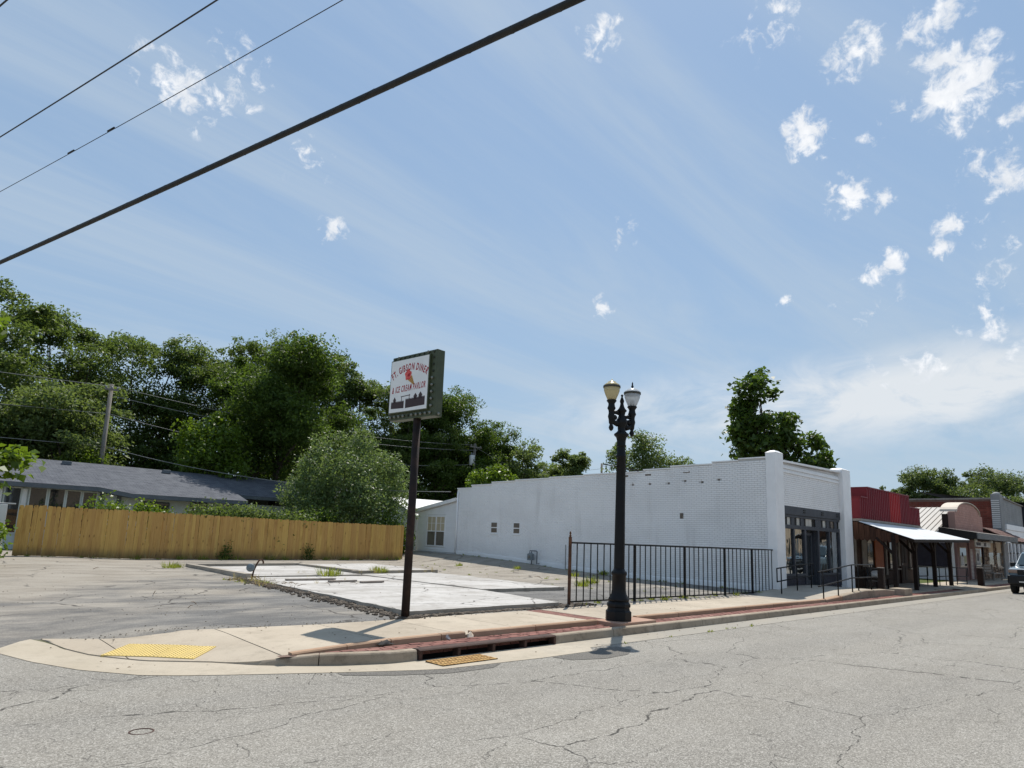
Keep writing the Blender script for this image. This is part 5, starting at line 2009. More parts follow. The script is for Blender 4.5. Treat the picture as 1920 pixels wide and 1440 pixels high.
# roof: left bay, sloping link, right run, set back tail
m = MB()
ey1, ez1 = 36.5, 3.22
ey2, ez2 = 35.6, 2.98
ey3, ez3 = 37.6, 3.16
ry, rz = 42.0, 4.72
top = [(0, ey1, ez1), (7.75, ey1, ez1), (8.9, ey2, ez2), (14.5, ey2, ez2), (14.5, ey3, 3.36), (26, ey3, 3.28), (26, ry, 4.62), (14.5, ry, 4.68), (8.9, ry, rz), (7.75, ry, rz), (0, ry, rz)]
m.add(top, [(0, 1, 9, 10), (1, 2, 8, 9), (2, 3, 4, 7, 8), (4, 5, 6, 7)])
m.add([(0, ry, rz), (26, ry, 4.62), (26, 47, 3.2), (0, 47, 3.2)], [(0, 1, 2, 3)])
m.build('roof', 'shingles', hs)
m = MB()
for a, c in zip(((0, ey1, ez1), (7.75, ey1, ez1), (8.9, ey2, ez2)), ((7.75, ey1, ez1), (8.9, ey2, ez2), (14.5, ey2, ez2))):
    a, c = Vector(a), Vector(c)
    m.add([a - Vector((0, 0, .01)), c - Vector((0, 0, .01)), c - Vector((0, 0, .2)), a - Vector((0, 0, .2))], [(0, 3, 2, 1)])
    m.add([a - Vector((0, 0, .2)), c - Vector((0, 0, .2)), c + Vector((0, .6, -.2)), a + Vector((0, .6, -.2))], [(0, 1, 2, 3)])
m.add([(14.5, ey3, 3.35), (26, ey3, 3.27), (26, ey3, 3.1), (14.5, ey3, 3.18)], [(0, 3, 2, 1)])
m.add([(14.5, ey2, 2.97), (14.5, ey3, 3.35), (14.5, ey3, 3.15), (14.5, ey2, 2.78)], [(0, 1, 2, 3)])
m.build('fascia', 'house_trim', hs)
me = unit_block('siding_batten', 'house_wall')
for i in range(24):
    piece('siding_batten', me, hs, (14.3 + i * .4, 38.2, .3), frame_rot((1, 0, 0), (0, 0, 1), (0, -1, 0)), (.05, 2.6, .025))
for (x0, x1, z0, z1, yy) in ((5.12, 5.72, 1.0, 3.0, 36.99), (5.86, 6.42, 1.0, 3.0, 36.99), (6.55, 7.06, 1.0, 2.97, 36.99), (7.2, 7.72, 1.0, 2.95, 36.99), (9.75, 10.85, 1.6, 2.62, 36.59), (11.95, 12.7, .4, 2.72, 36.59), (4.2, 4.75, 1.0, 2.95, 36.99)):
    m = MB()
    m.box(x0 - .06, x1 + .06, yy - .04, yy, z0 - .06, z1 + .06)
    w = m.build('window', 'house_trim' if x0 > 9 else 'house_wall', hs)
    m = MB()
    m.box(x0, x1, yy - .05, yy - .042, z0, z1)
    m.build('pane', 'dark_glass', w)
for x, yy in ((7.95, 36.97), (8.6, 36.55), (13.9, 36.55), (4.9, 36.95), (4.0, 36.95)):
    m = MB()
    m.box(x - .09, x + .09, yy - .06, yy, .3, 2.95)
    m.build('corner_trim', 'house_trim' if x > 7.9 else 'roof_white', hs)
for x in (7.05, 11.9):
    m = MB()
    m.box(x - .2, x + .2, 41.0, 41.35, 4.45, 4.66)
    m.build('roof_vent', 'house_trim', hs, bevel=.03)
m = MB()
m.box(14.3, 14.8, 37.2, 37.9, 2.0, 3.1)
m.build('porch_post', 'house_trim', hs)
pt = thing('grey_gate_post', 'pale grey metal post standing left of the wooden fence', 'post', (3.55, 29.9, .2))
m = MB()
m.box(3.28, 3.52, 29.75, 30.0, 0, 2.1)
m.build('post', 'roof_white', pt, bevel=.02)
m = MB()
m.tube([(2.3, 29.8, 2.12), (3.75, 29.8, 2.12)], .03, 8)
m.build('rail', 'meter', pt)
tk = thing('propane_tank', 'pinkish rounded tank lying behind the shrubs left of the fence', 'tank', (2.9, 30.6, .8))
m = MB()
m.lathe((2.2, 30.6, .95), [(.02, 0), (.14, .04), (.19, .15), (.19, 1.2), (.14, 1.34), (.02, 1.38)], 14, axis=(1, 0, 0))
m.build('tank_body', 'pink_tank', tk)
m = MB()
m.box(2.5, 2.6, 30.5, 30.7, .2, .8); m.box(3.2, 3.3, 30.5, 30.7, .2, .8)
m.build('cradle', 'meter', tk)


# ------------------------------------------------------------------ red false-front shop with a porch
rb = thing('red_shop', 'dark timber shop with stepped red corrugated false front and white porch roof', 'building', (30.4, 10.8, 0))
m = MB()
m.box(30.4, 38.9, 10.84, 24, -.1, 2.9)
m.build('wall', 'barn_red', rb)
FYR = 10.42


def corrugated(x0, x1, z0, z1, y, mat, name='cladding_sheet', pitch=.245):
    m = MB()
    n = max(2, int(round((x1 - x0) / pitch)))
    prof = []
    for i in range(n):
        a = x0 + (x1 - x0) * i / n
        w = (x1 - x0) / n
        prof += [(a, 0), (a + w * .66, 0), (a + w * .74, -.035), (a + w * .92, -.035)]
    prof.append((x1, 0))
    m.grid([[(px, y + dy, z0) for px, dy in prof], [(px, y + dy, z1) for px, dy in prof]])
    return m.build(name, mat, rb)


ZB = 2.93
ZT = [(30.62, 31.5, 3.84), (31.5, 37.25, 4.31), (37.25, 38.88, 3.77)]
corrugated(30.62, 31.5, ZB, 3.84, FYR, 'red_metal')
corrugated(31.5, 34.35, ZB, 4.31, FYR, 'red_metal')
corrugated(34.35, 35.85, ZB, 4.31, FYR, 'red_bright').__setitem__('label', 'brighter red middle sheet')
corrugated(35.85, 37.25, ZB, 4.31, FYR, 'red_metal')
corrugated(37.25, 38.88, ZB, 3.77, FYR, 'red_metal')
m = MB()
for x0, x1, zt in ZT:
    m.box(x0 + .002, x1 - .002, FYR + .004, FYR + 1.0, ZB, zt)
m.build('false_front_box', 'red_metal', rb)
for x0, x1, zt in ZT:
    m = MB()
    m.box(x0 - .02, x1 + .02, FYR - .05, FYR + 1.02, zt + .002, zt + .05)
    m.build('capping', 'red_metal', rb)
m = MB()
m.box(30.5, 38.9, FYR - .05, FYR + .3, ZB - .1, ZB - .003)
m.build('bottom_flashing', 'pale_wood', rb)
# porch roof: corrugated white sheet
m = MB()
n = 70
hi, lo_, und = [], [], []
for i in range(n * 2 + 1):
    t = i / (n * 2)
    x = lerp(30.3, 39.0, t)
    dz = .018 if i % 2 else 0
    hi.append((x, 10.40, 2.80 + dz))
    lo_.append((x, 8.33, lerp(2.10, 2.28, t) + dz))
m.grid([hi, lo_])
m.grid([[(p[0], p[1], p[2] - .012) for p in lo_], [(p[0], p[1], p[2] - .012) for p in hi]])
m.grid([lo_, [(p[0], p[1], p[2] - .014) for p in lo_]])
m.build('porch_roof', 'galv', rb)
for x in [30.45 + i * 1.05 for i in range(9)]:
    m = MB()
    m.beam((x, 10.6, 2.78), (x, 8.42, lerp(2.04, 2.2, (x - 30.3) / 8.7)), .05, .1)
    m.build('rafter', 'post_wood', rb)
m = MB()
m.beam((30.2, 9.1, 2.18), (39.0, 9.1, 2.32), .12, .2)
m.build('porch_beam', 'post_wood', rb)
m = MB()
m.beam((30.3, 8.36, 2.04), (39.0, 8.36, 2.21), .04, .12)
m.build('eave_board', 'post_wood', rb)
for i, x in enumerate((30.32, 32.97, 35.78, 38.45)):
    g = z_walk(x, 9)
    zt = lerp(2.1, 2.24, (x - 30.3) / 8.2)
    m = MB()
    m.box(x - .08, x + .08, 9.02, 9.18, g - .05, zt)
    p = m.build('porch_post', 'post_wood', rb, bevel=.01)
    m = MB()
    if i:
        m.beam((x - .02, 9.1, zt - .55), (x - .5, 9.1, zt - .04), .09, .1)
    m.beam((x + .02, 9.1, zt - .55), (x + .5, 9.1, zt - .04), .09, .1)
    m.beam((x, 9.15, zt - .6), (x, 9.75, zt + .04), .09, .1)
    m.build('brace', 'post_wood', p)
# scalloped boards along the porch end
for i in range(8):
    y1 = 10.62 - i * .215
    y0 = y1 - .2
    zt = 2.74 - (10.4 - (y0 + y1) / 2) * .335
    zb = 2.02 - i * .012
    poly = [(30.285, y1, zt), (30.285, y1, zb + .1)]
    for k in range(1, 6):
        t = math.pi * k / 6
        poly.append((30.285, (y0 + y1) / 2 + .1 * math.cos(t), zb + .1 - .1 * math.sin(t)))
    poly += [(30.285, y0, zb + .1), (30.285, y0, zt)]
    m = MB()
    m.prism(poly, (.03 + .008 * (i % 2), 0, 0))
    m.build('scallop_board', 'scallop', rb)
# porch front: boards, posts, openings
me = unit_block('wall_board', 'porch_wood', .03)
OPEN = [(31.62, 32.95, .85), (34.45, 34.95, .85), (35.2, 36.3, .75), (36.75, 37.75, .05)]
x = 30.42
while x < 38.85:
    w = .16
    segs = [(0.0, 2.72)]
    for a, c, zb in OPEN:
        if x + w > a and x < c:
            segs = [(0.0, zb), (2.15, 2.72)] if zb > .1 else [(2.15, 2.72)]
    for z0, z1 in segs:
        piece('wall_board', me, rb, (x, 10.838, z0), frame_rot((1, 0, 0), (0, 0, 1), (0, -1, 0)), (w - .008, z1 - z0, .025))
    x += w


def flatbox(name, mat, x0, x1, z0, z1, y0=10.78, y1=10.84, par=None, lab=None):
    q = MB()
    q.box(x0, x1, y0, y1, z0, z1)
    return q.build(name, mat, par or rb, label=lab)


wd = flatbox('window', 'porch_wood', 31.55, 33.0, .8, 2.2, 10.79, 10.82)
flatbox('pane', 'pale_wood', 31.66, 32.25, .88, 2.12, 10.775, 10.789, wd)
flatbox('pane', 'dark_glass', 32.32, 32.92, .88, 2.12, 10.775, 10.789, wd)
flatbox('orange_board', 'orange_panel', 33.22, 34.3, .62, 2.15, 10.76, 10.80)
wd = flatbox('window', 'porch_wood', 35.15, 36.35, .7, 2.2, 10.79, 10.82)
flatbox('pane', 'dark_glass', 35.25, 36.25, .8, 2.1, 10.775, 10.789, wd)
flatbox('trim_strip', 'pale_wood', 34.62, 34.78, .5, 2.25, 10.74, 10.80)
flatbox('trim_strip', 'pale_wood', 30.75, 30.95, .9, 2.2, 10.76, 10.80)
flatbox('trim_strip', 'pale_wood', 36.45, 36.62, .9, 2.3, 10.74, 10.80)
flatbox('trim_strip', 'pale_wood', 38.15, 38.3, .85, 2.2, 10.74, 10.80)
flatbox('sill', 'pale_wood', 35.1, 36.5, .74, .8, 10.68, 10.79)
flatbox('sill', 'pale_wood', 37.95, 38.6, .74, .8, 10.68, 10.79)
dd = flatbox('door', 'porch_wood', 36.75, 37.75, .03, 2.15, 10.76, 10.80)
for z0, z1 in ((.2, .9), (1.05, 1.9)):
    flatbox('door_panel', 'post_wood', 36.88, 37.2, z0, z1, 10.745, 10.759, dd)
    flatbox('door_panel', 'post_wood', 37.3, 37.62, z0, z1, 10.745, 10.759, dd)
m = MB()
m.sphere((36.85, 10.73, 1.0), .035)
m.build('door_knob', 'car_chrome', dd)

bn = thing('porch_bench', 'dark slatted bench on the porch beside the front post of the red shop', 'bench', (29.6, 10.2, 0))
for k in range(3):
    m = MB()
    m.box(30.75, 32.3, 9.95 + k * .15, 10.08 + k * .15, .40, .44)
    m.build('seat_slat', 'post_wood', bn)
for k in range(2):
    m = MB()
    m.box(30.75, 32.3, 10.42, 10.45, .55 + k * .18, .68 + k * .18)
    m.build('back_slat', 'post_wood', bn)
for x in (30.85, 32.2):
    for y in (9.98, 10.43):
        m = MB()
        m.box(x - .03, x + .03, y - .03, y + .03, -.1, .85 if y > 10.2 else .4)
        m.build('leg', 'post_wood', bn)
m = MB()
m.sphere((31.2, 10.15, .60), .2, 12, 8, (2.1, .9, .9))
o = m.build('cushion', 'poster', None, off=(31.2, 10.15, .5))
tag(o, 'pale mottled bundle resting on the dark porch bench', 'cushion')

# ------------------------------------------------------------------ mauve shop with an arched brick parapet
pk = thing('mauve_shop', 'mauve shop with arched pink brick parapet, flat canopy and pale standing seam side roof', 'building', (46, 10.6, 0))
m = MB()
m.box(46.0, 52.6, 10.63, 24, -.1, 2.98)
m.build('wall', 'white_paint', pk)
m = MB()
m.box(46.0, 52.6, 10.58, 10.628, -.1, 3.0)
m.build('front_plaster', 'pink_paint', pk)
# parapet
arch = [(46.1, 3.0), (52.75, 3.0), (52.75, 4.02), (52.2, 4.06)]
for k in range(0, 17):
    t = math.pi * k / 16
    arch.append((49.2 + 2.85 * math.cos(t), 4.05 + .66 * math.sin(t)))
arch.append((46.1, 4.02))
m = MB()
m.prism([(x, 10.5, z) for x, z in arch], (0, .35, 0))
m.build('parapet', 'pink_mortar', pk)


def in_arch(a, c):
    x, z = 46.1 + a, 3.0 + c
    if z < 4.02:
        return True
    if abs(x - 49.2) < 2.8:
        return z < 4.02 + .66 * math.sqrt(max(0, 1 - ((x - 49.2) / 2.85) ** 2)) - .02
    return False


brick_field(pk, (46.1, 10.5, 3.0), (1, 0, 0), (0, 0, 1), (0, -1, 0), 6.65, 1.75, .44, .145, .012, .012, 'pink_brick', in_arch, keep=lambda a, c: True, name='parapet_brick', stuff_name='parapet_bricks')
m = MB()
rowa, rowb = [], []
for k in range(0, 17):
    t = math.pi * k / 16
    rowa.append((49.2 + 2.88 * math.cos(t), 10.42, 4.06 + .69 * math.sin(t)))
    rowb.append((49.2 + 2.88 * math.cos(t), 11.3, 4.06 + .69 * math.sin(t)))
m.grid([rowa, rowb])
m.grid([[(p[0], p[1], p[2] - .05) for p in rowa], rowa])
m.grid([rowb, [(p[0], p[1], p[2] - .05) for p in rowb]])
m.build('arch_capping', 'cream', pk)
# roof falling to the gap, with standing seams
RY0, RY1 = 11.2, 24.5
m = MB()
m.add([(44.9, RY0, 2.82), (50.5, RY0, 4.55), (50.5, RY1, 4.55), (44.9, RY1, 2.82), (52.7, RY0, 3.87), (52.7, RY1, 3.87)], [(0, 3, 2, 1), (1, 2, 5, 4)])
m.add([(44.9, RY0, 2.72), (44.9, RY1, 2.72), (44.9, RY1, 2.82), (44.9, RY0, 2.82)], [(0, 1, 2, 3)])
m.add([(44.9, RY0, 2.72), (50.5, RY0, 2.72), (50.5, RY0, 4.55), (44.9, RY0, 2.82)], [(0, 1, 2, 3)])
m.build('side_roof', 'seam_roof', pk)
y = RY0 + .05
sm_ = MB()
sm_.beam((44.88, 0, 2.83), (50.5, 0, 4.56), .025, .035)
sme = sm_.mesh('roof_seam')
sme.materials.append(MAT['pale_wood'])
while y < RY1:
    piece('roof_seam', sme, pk, (0, y, 0))
    y += .30
m = MB()
m.box(45.0, 45.98, RY0, RY1, 2.60, 2.71)
m.build('soffit', 'pit', pk)  # near-black strip put in for the shadow under the eave
m = MB()
m.box(46.02, 46.6, 10.86, 11.15, 3.0, 3.9)
m.build('parapet_side', 'post_wood', pk)
# canopy over the pavement
m = MB()
m.add([(39.6, 8.3, 2.64), (45.6, 8.3, 2.7), (52.6, 10.5, 3.1), (46.1, 10.5, 3.08)], [(0, 1, 2, 3)])
m = MB()
CX0, CX1 = 39.5, 45.5
m = MB()
m.box(42.6, 52.7, 8.75, 10.49, 2.46, 2.56)
cn = m.build('canopy', 'post_wood', pk)
m = MB()
m.add([(42.5, 8.68, 2.74), (52.75, 8.68, 2.74), (52.75, 10.49, 3.02), (42.5, 10.49, 3.02)], [(0, 1, 2, 3)])
m.build('canopy_roof', 'pale_wood', pk)
m = MB()
m.box(42.5, 52.75, 8.68, 8.74, 2.42, 2.735)
m.build('canopy_fascia', 'grey_fascia', pk)
m = MB()
m.prism([(42.5, 8.745, 2.42), (42.5, 10.49, 2.42), (42.5, 10.49, 3.01), (42.5, 8.745, 2.735)], (.06, 0, 0))
m.build('canopy_end', 'pit', pk)
for x in (43.4, 47.0, 50.4):
    m = MB()
    m.lathe((x, 9.0, 2.28), [(.05, 0), (.08, .03), (.08, .12), (.04, .17)], 10)
    m.build('canopy_lamp', 'white_pane', pk)
for x in (46.15, 49.0, 52.5):
    m = MB()
    m.box(x - .12, x + .12, 10.5, 10.579, 0, 2.45)
    m.build('pilaster', 'post_wood' if x > 52 else 'pink_paint', pk)
for x0, x1 in ((46.85, 48.35), (50.55, 52.1)):
    m = MB()
    m.box(x0, x1, 10.55, 10.579, .82, 2.0)
    w = m.build('window', 'cream', pk)
    m = MB()
    m.box(x0 + .06, x1 - .06, 10.543, 10.549, .88, 1.94)
    m.build('pane', 'dark_glass', w)
    m = MB()
    if x0 < 48:
        m.box(x0 + .1, x1 - .65, 10.535, 10.541, .92, 1.5)
    else:
        m.box(x0 + .08, x1 - .35, 10.535, 10.541, .95, 1.92)
    ps = m.build('poster', 'poster', w)
    m = MB()
    if x0 < 48:
        m.add([(x0 + .35, 10.533, 1.45), (x0 + .75, 10.533, 1.45), (x0 + .6, 10.533, 1.68), (x0 + .45, 10.533, 1.7)], [(0, 1, 2, 3)])
    else:
        m.add([(x0 + .3, 10.533, 1.2), (x0 + .8, 10.533, 1.2), (x0 + .75, 10.533, 1.62), (x0 + .4, 10.533, 1.7)], [(0, 1, 2, 3)])
    m.build('poster_picture', 'poster_dark', ps)
m = MB()
m.box(48.95, 50.05, 10.545, 10.579, .0, 2.0)
dr = m.build('door', 'pink_paint', pk)
for k in range(22):
    m = MB()
    m.box(49.0, 49.75, 10.525, 10.544, .12 + k * .082, .17 + k * .082)
    m.build('door_slat', 'shutter_white', dr)
hsn = thing('hanging_sign', 'pale hanging board sign under the flat canopy of the mauve shop', 'sign', (46.2, 9.4, 2.1))
m = MB()
m.box(45.0, 48.6, 9.35, 9.40, 2.03, 2.32)
hb = m.build('board', 'poster', hsn)
m = MB()
m.box(45.25, 46.2, 9.34, 9.348, 2.1, 2.27); m.box(47.0, 47.5, 9.34, 9.348, 2.08, 2.28)
m.build('faded_print', 'poster_dark', hb)
m = MB()
m.tube([(45.3, 9.38, 2.3), (45.3, 9.38, 2.47)], .012, 5); m.tube([(48.3, 9.38, 2.3), (48.3, 9.38, 2.47)], .012, 5)
m.build('hangers', 'iron', hsn)
pn_ = thing('dark_sheet_panel', 'large dark violet ribbed sheet hung on the white side wall above the grass', 'panel', (46.0, 11.9, .8))
for k in range(10):
    m = MB()
    m.box(45.93 - .012 * (k % 2), 45.985, 11.0 + k * .17, 11.0 + k * .17 + .165, .80, 2.2)
    m.build('sheet_rib', 'purple_panel', pn_)
m = MB()
m.box(45.94, 45.99, 10.85, 10.995, .78, 2.25)
m.build('frame_edge', 'post_wood', pn_)

# ------------------------------------------------------------------ stone faced shop with a brown shake awning
st = thing('stone_shop', 'rough stone shop front with cream blinds and brown shake awning', 'building', (53, 10.6, 0))
m = MB()
m.box(52.8, 59.1, 10.66, 24, -.1, 3.0)
m.build('wall', 'mortar_dark', st)
srng = random.Random(9)
for x0, x1, z0_, z1_ in ((52.85, 54.3, 0, 2.5), (54.3, 55.8, 0, .9), (55.8, 56.6, 0, 2.5), (56.6, 58.3, 0, .8), (58.3, 59.05, 0, 2.5)):
    z = z0_ - .05
    while z < z1_ - .1:
        h = srng.uniform(.2, .34)
        x = x0
        while x < x1 - .08:
            w = min(srng.uniform(.3, .6), x1 - x)
            q = MB()
            d = srng.uniform(.06, .13)
            q.box(x + .012, x + w - .012, 10.66 - d, 10.67, z + .012, z + h - .012)
            q.build('stone', 'stone', st, bevel=.03)
            x += w
        z += h
for x0, x1, zb in ((54.35, 55.75, .95), (56.65, 58.25, .85)):
    m = MB()
    m.box(x0, x1, 10.60, 10.655, zb - .08, 2.5)
    w = m.build('window', 'cream', st)
    m = MB()
    m.box(x0 + .07, x1 - .07, 10.592, 10.599, zb, 1.75)
    m.build('pane', 'grey_pane', w)
    m = MB()
    m.box(x0 + .07, x1 - .07, 10.588, 10.599, 1.76, 2.44)
    m.build('blind', 'blind', w)
    m = MB()
    m.box(x0 - .06, x1 + .06, 10.52, 10.6, zb - .14, zb - .085)
    m.build('sill', 'cream', w)
# shakes
me = unit_block('shake', 'brown_shingle', .08)
aw0, aw1 = Vector((52.8, 8.95, 2.52)), Vector((52.8, 10.62, 3.38))
sl = (aw1 - aw0).normalized()
nn = Vector((0, -sl.z, sl.y))
m = MB()
m.prism([(52.8, 8.98, 2.46), (52.8, 10.64, 3.33), (52.8, 10.64, 3.2), (52.8, 8.98, 2.38)], (6.2, 0, 0))
m.build('awning_deck', 'post_wood', st)
srng = random.Random(10)
for r in range(7):
    x = 52.75
    while x < 58.95:
        w = srng.uniform(.22, .36)
        piece('shake', me, st, aw0 + Vector((x - 52.8, 0, 0)) + sl * (r * .255 - srng.uniform(0, .05)), frame_rot((1, 0, 0), sl, nn), (w - .02, .3, .035 + .012 * (r % 2) + srng.uniform(0, .012)))
        x += w

# ------------------------------------------------------------------ old red brick building with grey front
ob = thing('old_brick_building', 'tall old red brick building with grey painted front and white signboard', 'building', (58.4, 10.6, 0))
m = MB()
m.prism([(58.5, y, z) for y, z in ((10.9, -.1), (10.9, 5.6), (30, 5.55), (30, -.1))], (.4, 0, 0))
m.build('side_wall', 'brick_mortar', ob)
brick_field(ob, (58.5, 30, 2.4), (0, -1, 0), (0, 0, 1), (-1, 0, 0), 19.1, 3.12, .43, .145, .012, .012, 'brick_red', keep=lambda a, c: a > 9.5 and c > .9, rng=random.Random(8), jit=.005, name='brick', stuff_name='side_brickwork')
for k in range(16):
    m = MB()
    m.box(58.42, 58.95, 10.9 + k * 1.2, 10.9 + k * 1.2 + 1.19, 5.57, 5.70)
    m.build('capping', 'cap', ob)
m = MB()
m.box(58.35, 59.4, 10.45, 11.0, -.1, 5.95)
m.sphere((58.88, 10.72, 5.95), .5, 12, 6, (1, .5, .35))
m.build('corner_pier', 'grey_block', ob, bevel=.03)
for k in range(14):
    m = MB()
    m.box(58.33, 58.349, 10.5, 10.98, 3.55 + k * .145, 3.62 + k * .145)
    m.build('quoin', 'roof_white', ob)
m = MB()
m.prism([(59.4, 10.6, -.1), (67.0, 10.6, -.1), (67.0, 10.6, 5.5), (63.0, 10.6, 5.62), (59.4, 10.6, 5.75)], (0, .3, 0))
m.build('front_wall', 'grey_block', ob)
brick_field(ob, (59.42, 10.6, 3.85), (1, 0, 0), (0, 0, 1), (0, -1, 0), 7.5, 1.65, .43, .145, .012, .010, 'grey_block', rng=random.Random(6), name='brick', stuff_name='front_brickwork')
m = MB()
m.prism([(59.3, 10.5, 5.76), (63.0, 10.5, 5.63), (67.1, 10.5, 5.52), (67.1, 10.5, 5.6), (63, 10.5, 5.71), (59.3, 10.5, 5.84)], (0, .5, 0))
m.build('coping', 'pale_wood', ob)
m = MB()
m.box(59.6, 66.2, 10.44, 10.585, 2.5, 3.45)
sb = m.build('signboard', 'white_paint', ob, bevel=.01)
m = MB()
m.box(59.6, 66.2, 10.38, 10.585, 3.46, 3.85)
m.build('signboard_cornice', 'white_paint', ob, bevel=.01)
m = MB()
m.box(59.5, 66.3, 10.5, 10.595, .0, 2.48)
m.build('shop_window', 'dark_glass', ob)
for x in (59.55, 60.7, 61.9, 63.4, 64.9, 66.2):
    m = MB()
    m.box(x - .11, x + .11, 10.38, 10.495, 0, 2.48)
    m.build('mullion', 'white_paint', ob)
m = MB()
m.box(59.5, 66.3, 10.44, 10.498, 1.75, 1.83)
m.build('transom', 'iron', ob)
nv = thing('navy_building', 'dark navy building at the far right end of the row', 'building', (67.2, 10.6, 0))
m = MB()
m.box(67.2, 90, 10.3, 26, -.1, 5.7)
m.build('wall', 'navy', nv)
m = MB()
m.add([(66.7, 9.6, 5.72), (90.3, 9.6, 5.72), (90.3, 18, 6.9), (66.7, 18, 6.9)], [(0, 1, 2, 3)])
m.box(66.8, 90.2, 9.7, 10.29, 5.6, 5.70)
m.build('roof', 'grey_fascia', nv)
for k in range(4):
    m = MB()
    m.box(69 + k * 4, 71.2 + k * 4, 10.24, 10.295, .8, 2.5)
    m.build('window', 'dark_glass', nv)
ch = thing('bench', 'grey weathered bench seat in front of the stone shop', 'bench', (50.5, 9.9, .06))
for k in range(4):
    m = MB()
    m.box(50.0, 52.4, 9.55 + k * .13, 9.66 + k * .13, .46, .5)
    m.build('seat_slat', 'pale_wood', ch)
for k in range(3):
    m = MB()
    m.beam((50.0, 10.1 + k * .02, .62 + k * .16), (52.4, 10.1 + k * .02, .62 + k * .16), .03, .12)
    m.build('back_slat', 'pale_wood', ch)
for x in (50.1, 52.3):
    for y, z in ((9.6, .46), (10.08, 1.0)):
        m = MB()
        m.box(x - .04, x + .04, y - .04, y + .04, .03, z)
        m.build('leg', 'pale_wood', ch)

# ------------------------------------------------------------------ parked car facing down the street
cr = thing('parked_car', 'slate blue off-road car with black trim parked at the right edge', 'car', (37.6, 5.75, -.08))
X0, YC = 37.3, 5.72
W2 = .95


def car_loft(name, secs, mat, bevel=0.0, par=None):
    """secs: list of (x, half width, z bottom, z top, top half width)"""
    m = MB()
    v = []
    for x, hw, z0, z1, tw in secs:
        v += [(X0 + x, YC - hw, z0), (X0 + x, YC + hw, z0), (X0 + x, YC + (hw + tw) / 2 + .01, z0 + (z1 - z0) * .6), (X0 + x, YC + tw, z1), (X0 + x, YC - tw, z1), (X0 + x, YC - (hw + tw) / 2 - .01, z0 + (z1 - z0) * .6)]
    n = len(secs)
    f = [(i * 6 + k, i * 6 + (k + 1) % 6, (i + 1) * 6 + (k + 1) % 6, (i + 1) * 6 + k) for i in range(n - 1) for k in range(6)]
    f += [(5, 4, 3, 2, 1, 0), tuple((n - 1) * 6 + k for k in range(6))]
    m.add(v, f)
    return m.build(name, mat, par or cr, bevel=bevel)


body = car_loft('body', [(.10, .88, .42, 1.0, .84), (.2, .94, .40, 1.05, .88), (1.25, .95, .40, 1.12, .88), (1.6, .95, .40, 1.14, .9), (4.3, .95, .40, 1.14, .9), (4.55, .9, .5, 1.1, .86)], 'car_paint', .035)
car_loft('cabin', [(1.38, .86, 1.10, 1.14, .82), (2.05, .87, 1.10, 1.70, .70), (2.4, .87, 1.10, 1.78, .69), (4.1, .87, 1.1, 1.77, .68), (4.5, .86, 1.1, 1.2, .8)], 'car_paint', .03)
m = MB()
m.add([(X0 + 1.40, YC - .76, 1.17), (X0 + 1.40, YC + .76, 1.17), (X0 + 2.02, YC + .64, 1.69), (X0 + 2.02, YC - .64, 1.69)], [(0, 1, 2, 3)])
for p in range(4):
    x, y, z = m.v[p]
    m.v[p] = (x - .04, y, z + .035)
m.build('windscreen', 'car_glass', cr)
for s in (-1, 1):
    m = MB()
    m.add([(X0 + 1.75, YC + s * .895, 1.17), (X0 + 4.3, YC + s * .895, 1.17), (X0 + 4.05, YC + s * .735, 1.66), (X0 + 2.2, YC + s * .735, 1.66)], [(0, 1, 2, 3)])
    m.build('side_window', 'car_glass', cr)
    m = MB()
    m.box(X0 + 1.65, X0 + 1.85, YC + s * .98 - .1, YC + s * .98 + .1, 1.1, 1.3)
    m.build('mirror', 'car_black', cr, bevel=.03)
    m = MB()
    m.beam((X0 + 2.3, YC + s * .6, 1.83), (X0 + 4.1, YC + s * .6, 1.82), .05, .05)
    m.box(X0 + 2.4, X0 + 2.5, YC + s * .6 - .03, YC + s * .6 + .03, 1.76, 1.83); m.box(X0 + 3.9, X0 + 4.0, YC + s * .6 - .03, YC + s * .6 + .03, 1.76, 1.83)
    m.build('roof_rail', 'roof_white', cr)
    m = MB()
    m.box(X0 + .06, X0 + .14, YC + s * .72 - .17, YC + s * .72 + .17, .84, .98)
    m.build('headlight', 'lens', cr, bevel=.02)
    for x in (.85, 3.7):
        m = MB()
        m.lathe((X0 + x, YC + s * .82, .29), [(.2, -.11), (.34, -.12), (.375, -.08), (.375, .08), (.34, .12), (.2, .11)], 20, axis=(0, 1, 0))
        wl_ = m.build('wheel', 'tyre', cr)
        m = MB()
        m.lathe((X0 + x, YC + s * .82, .29), [(.22, -.10), (.18, -.07), (.18, .07), (.22, .10)], 14, axis=(0, 1, 0))
        m.build('rim', 'car_black', wl_)
        m = MB()
        m.prism([(X0 + x - .5, YC + s * .955 - .02, .38), (X0 + x - .42, YC + s * .955 - .02, .75), (X0 + x + .42, YC + s * .955 - .02, .75), (X0 + x + .5, YC + s * .955 - .02, .38)], (0, .04, 0))
        m.build('wheel_arch', 'car_black', cr, bevel=.015)
m = MB()
m.box(X0 + .03, X0 + .15, YC - .55, YC + .55, .78, 1.0)
gl_ = m.build('grille', 'car_black', cr, bevel=.02)
m = MB()
m.box(X0 - .06, X0 + .3, YC - .92, YC + .92, .36, .74)
m.build('bumper', 'car_black', cr, bevel=.05)
m = MB()
m.box(X0 - .066, X0 - .055, YC - .5, YC + .5, .44, .49)
m.build('bumper_trim', 'car_chrome', cr)
tx = MB()
set_text(tx, 'TOYOTA', lambda s, up, mid: (X0 + .026, YC - s, .87 + up), .10, bold=.02, gap=.14, width=.62)
tx.build('grille_lettering', 'roof_white', gl_)
m = MB()
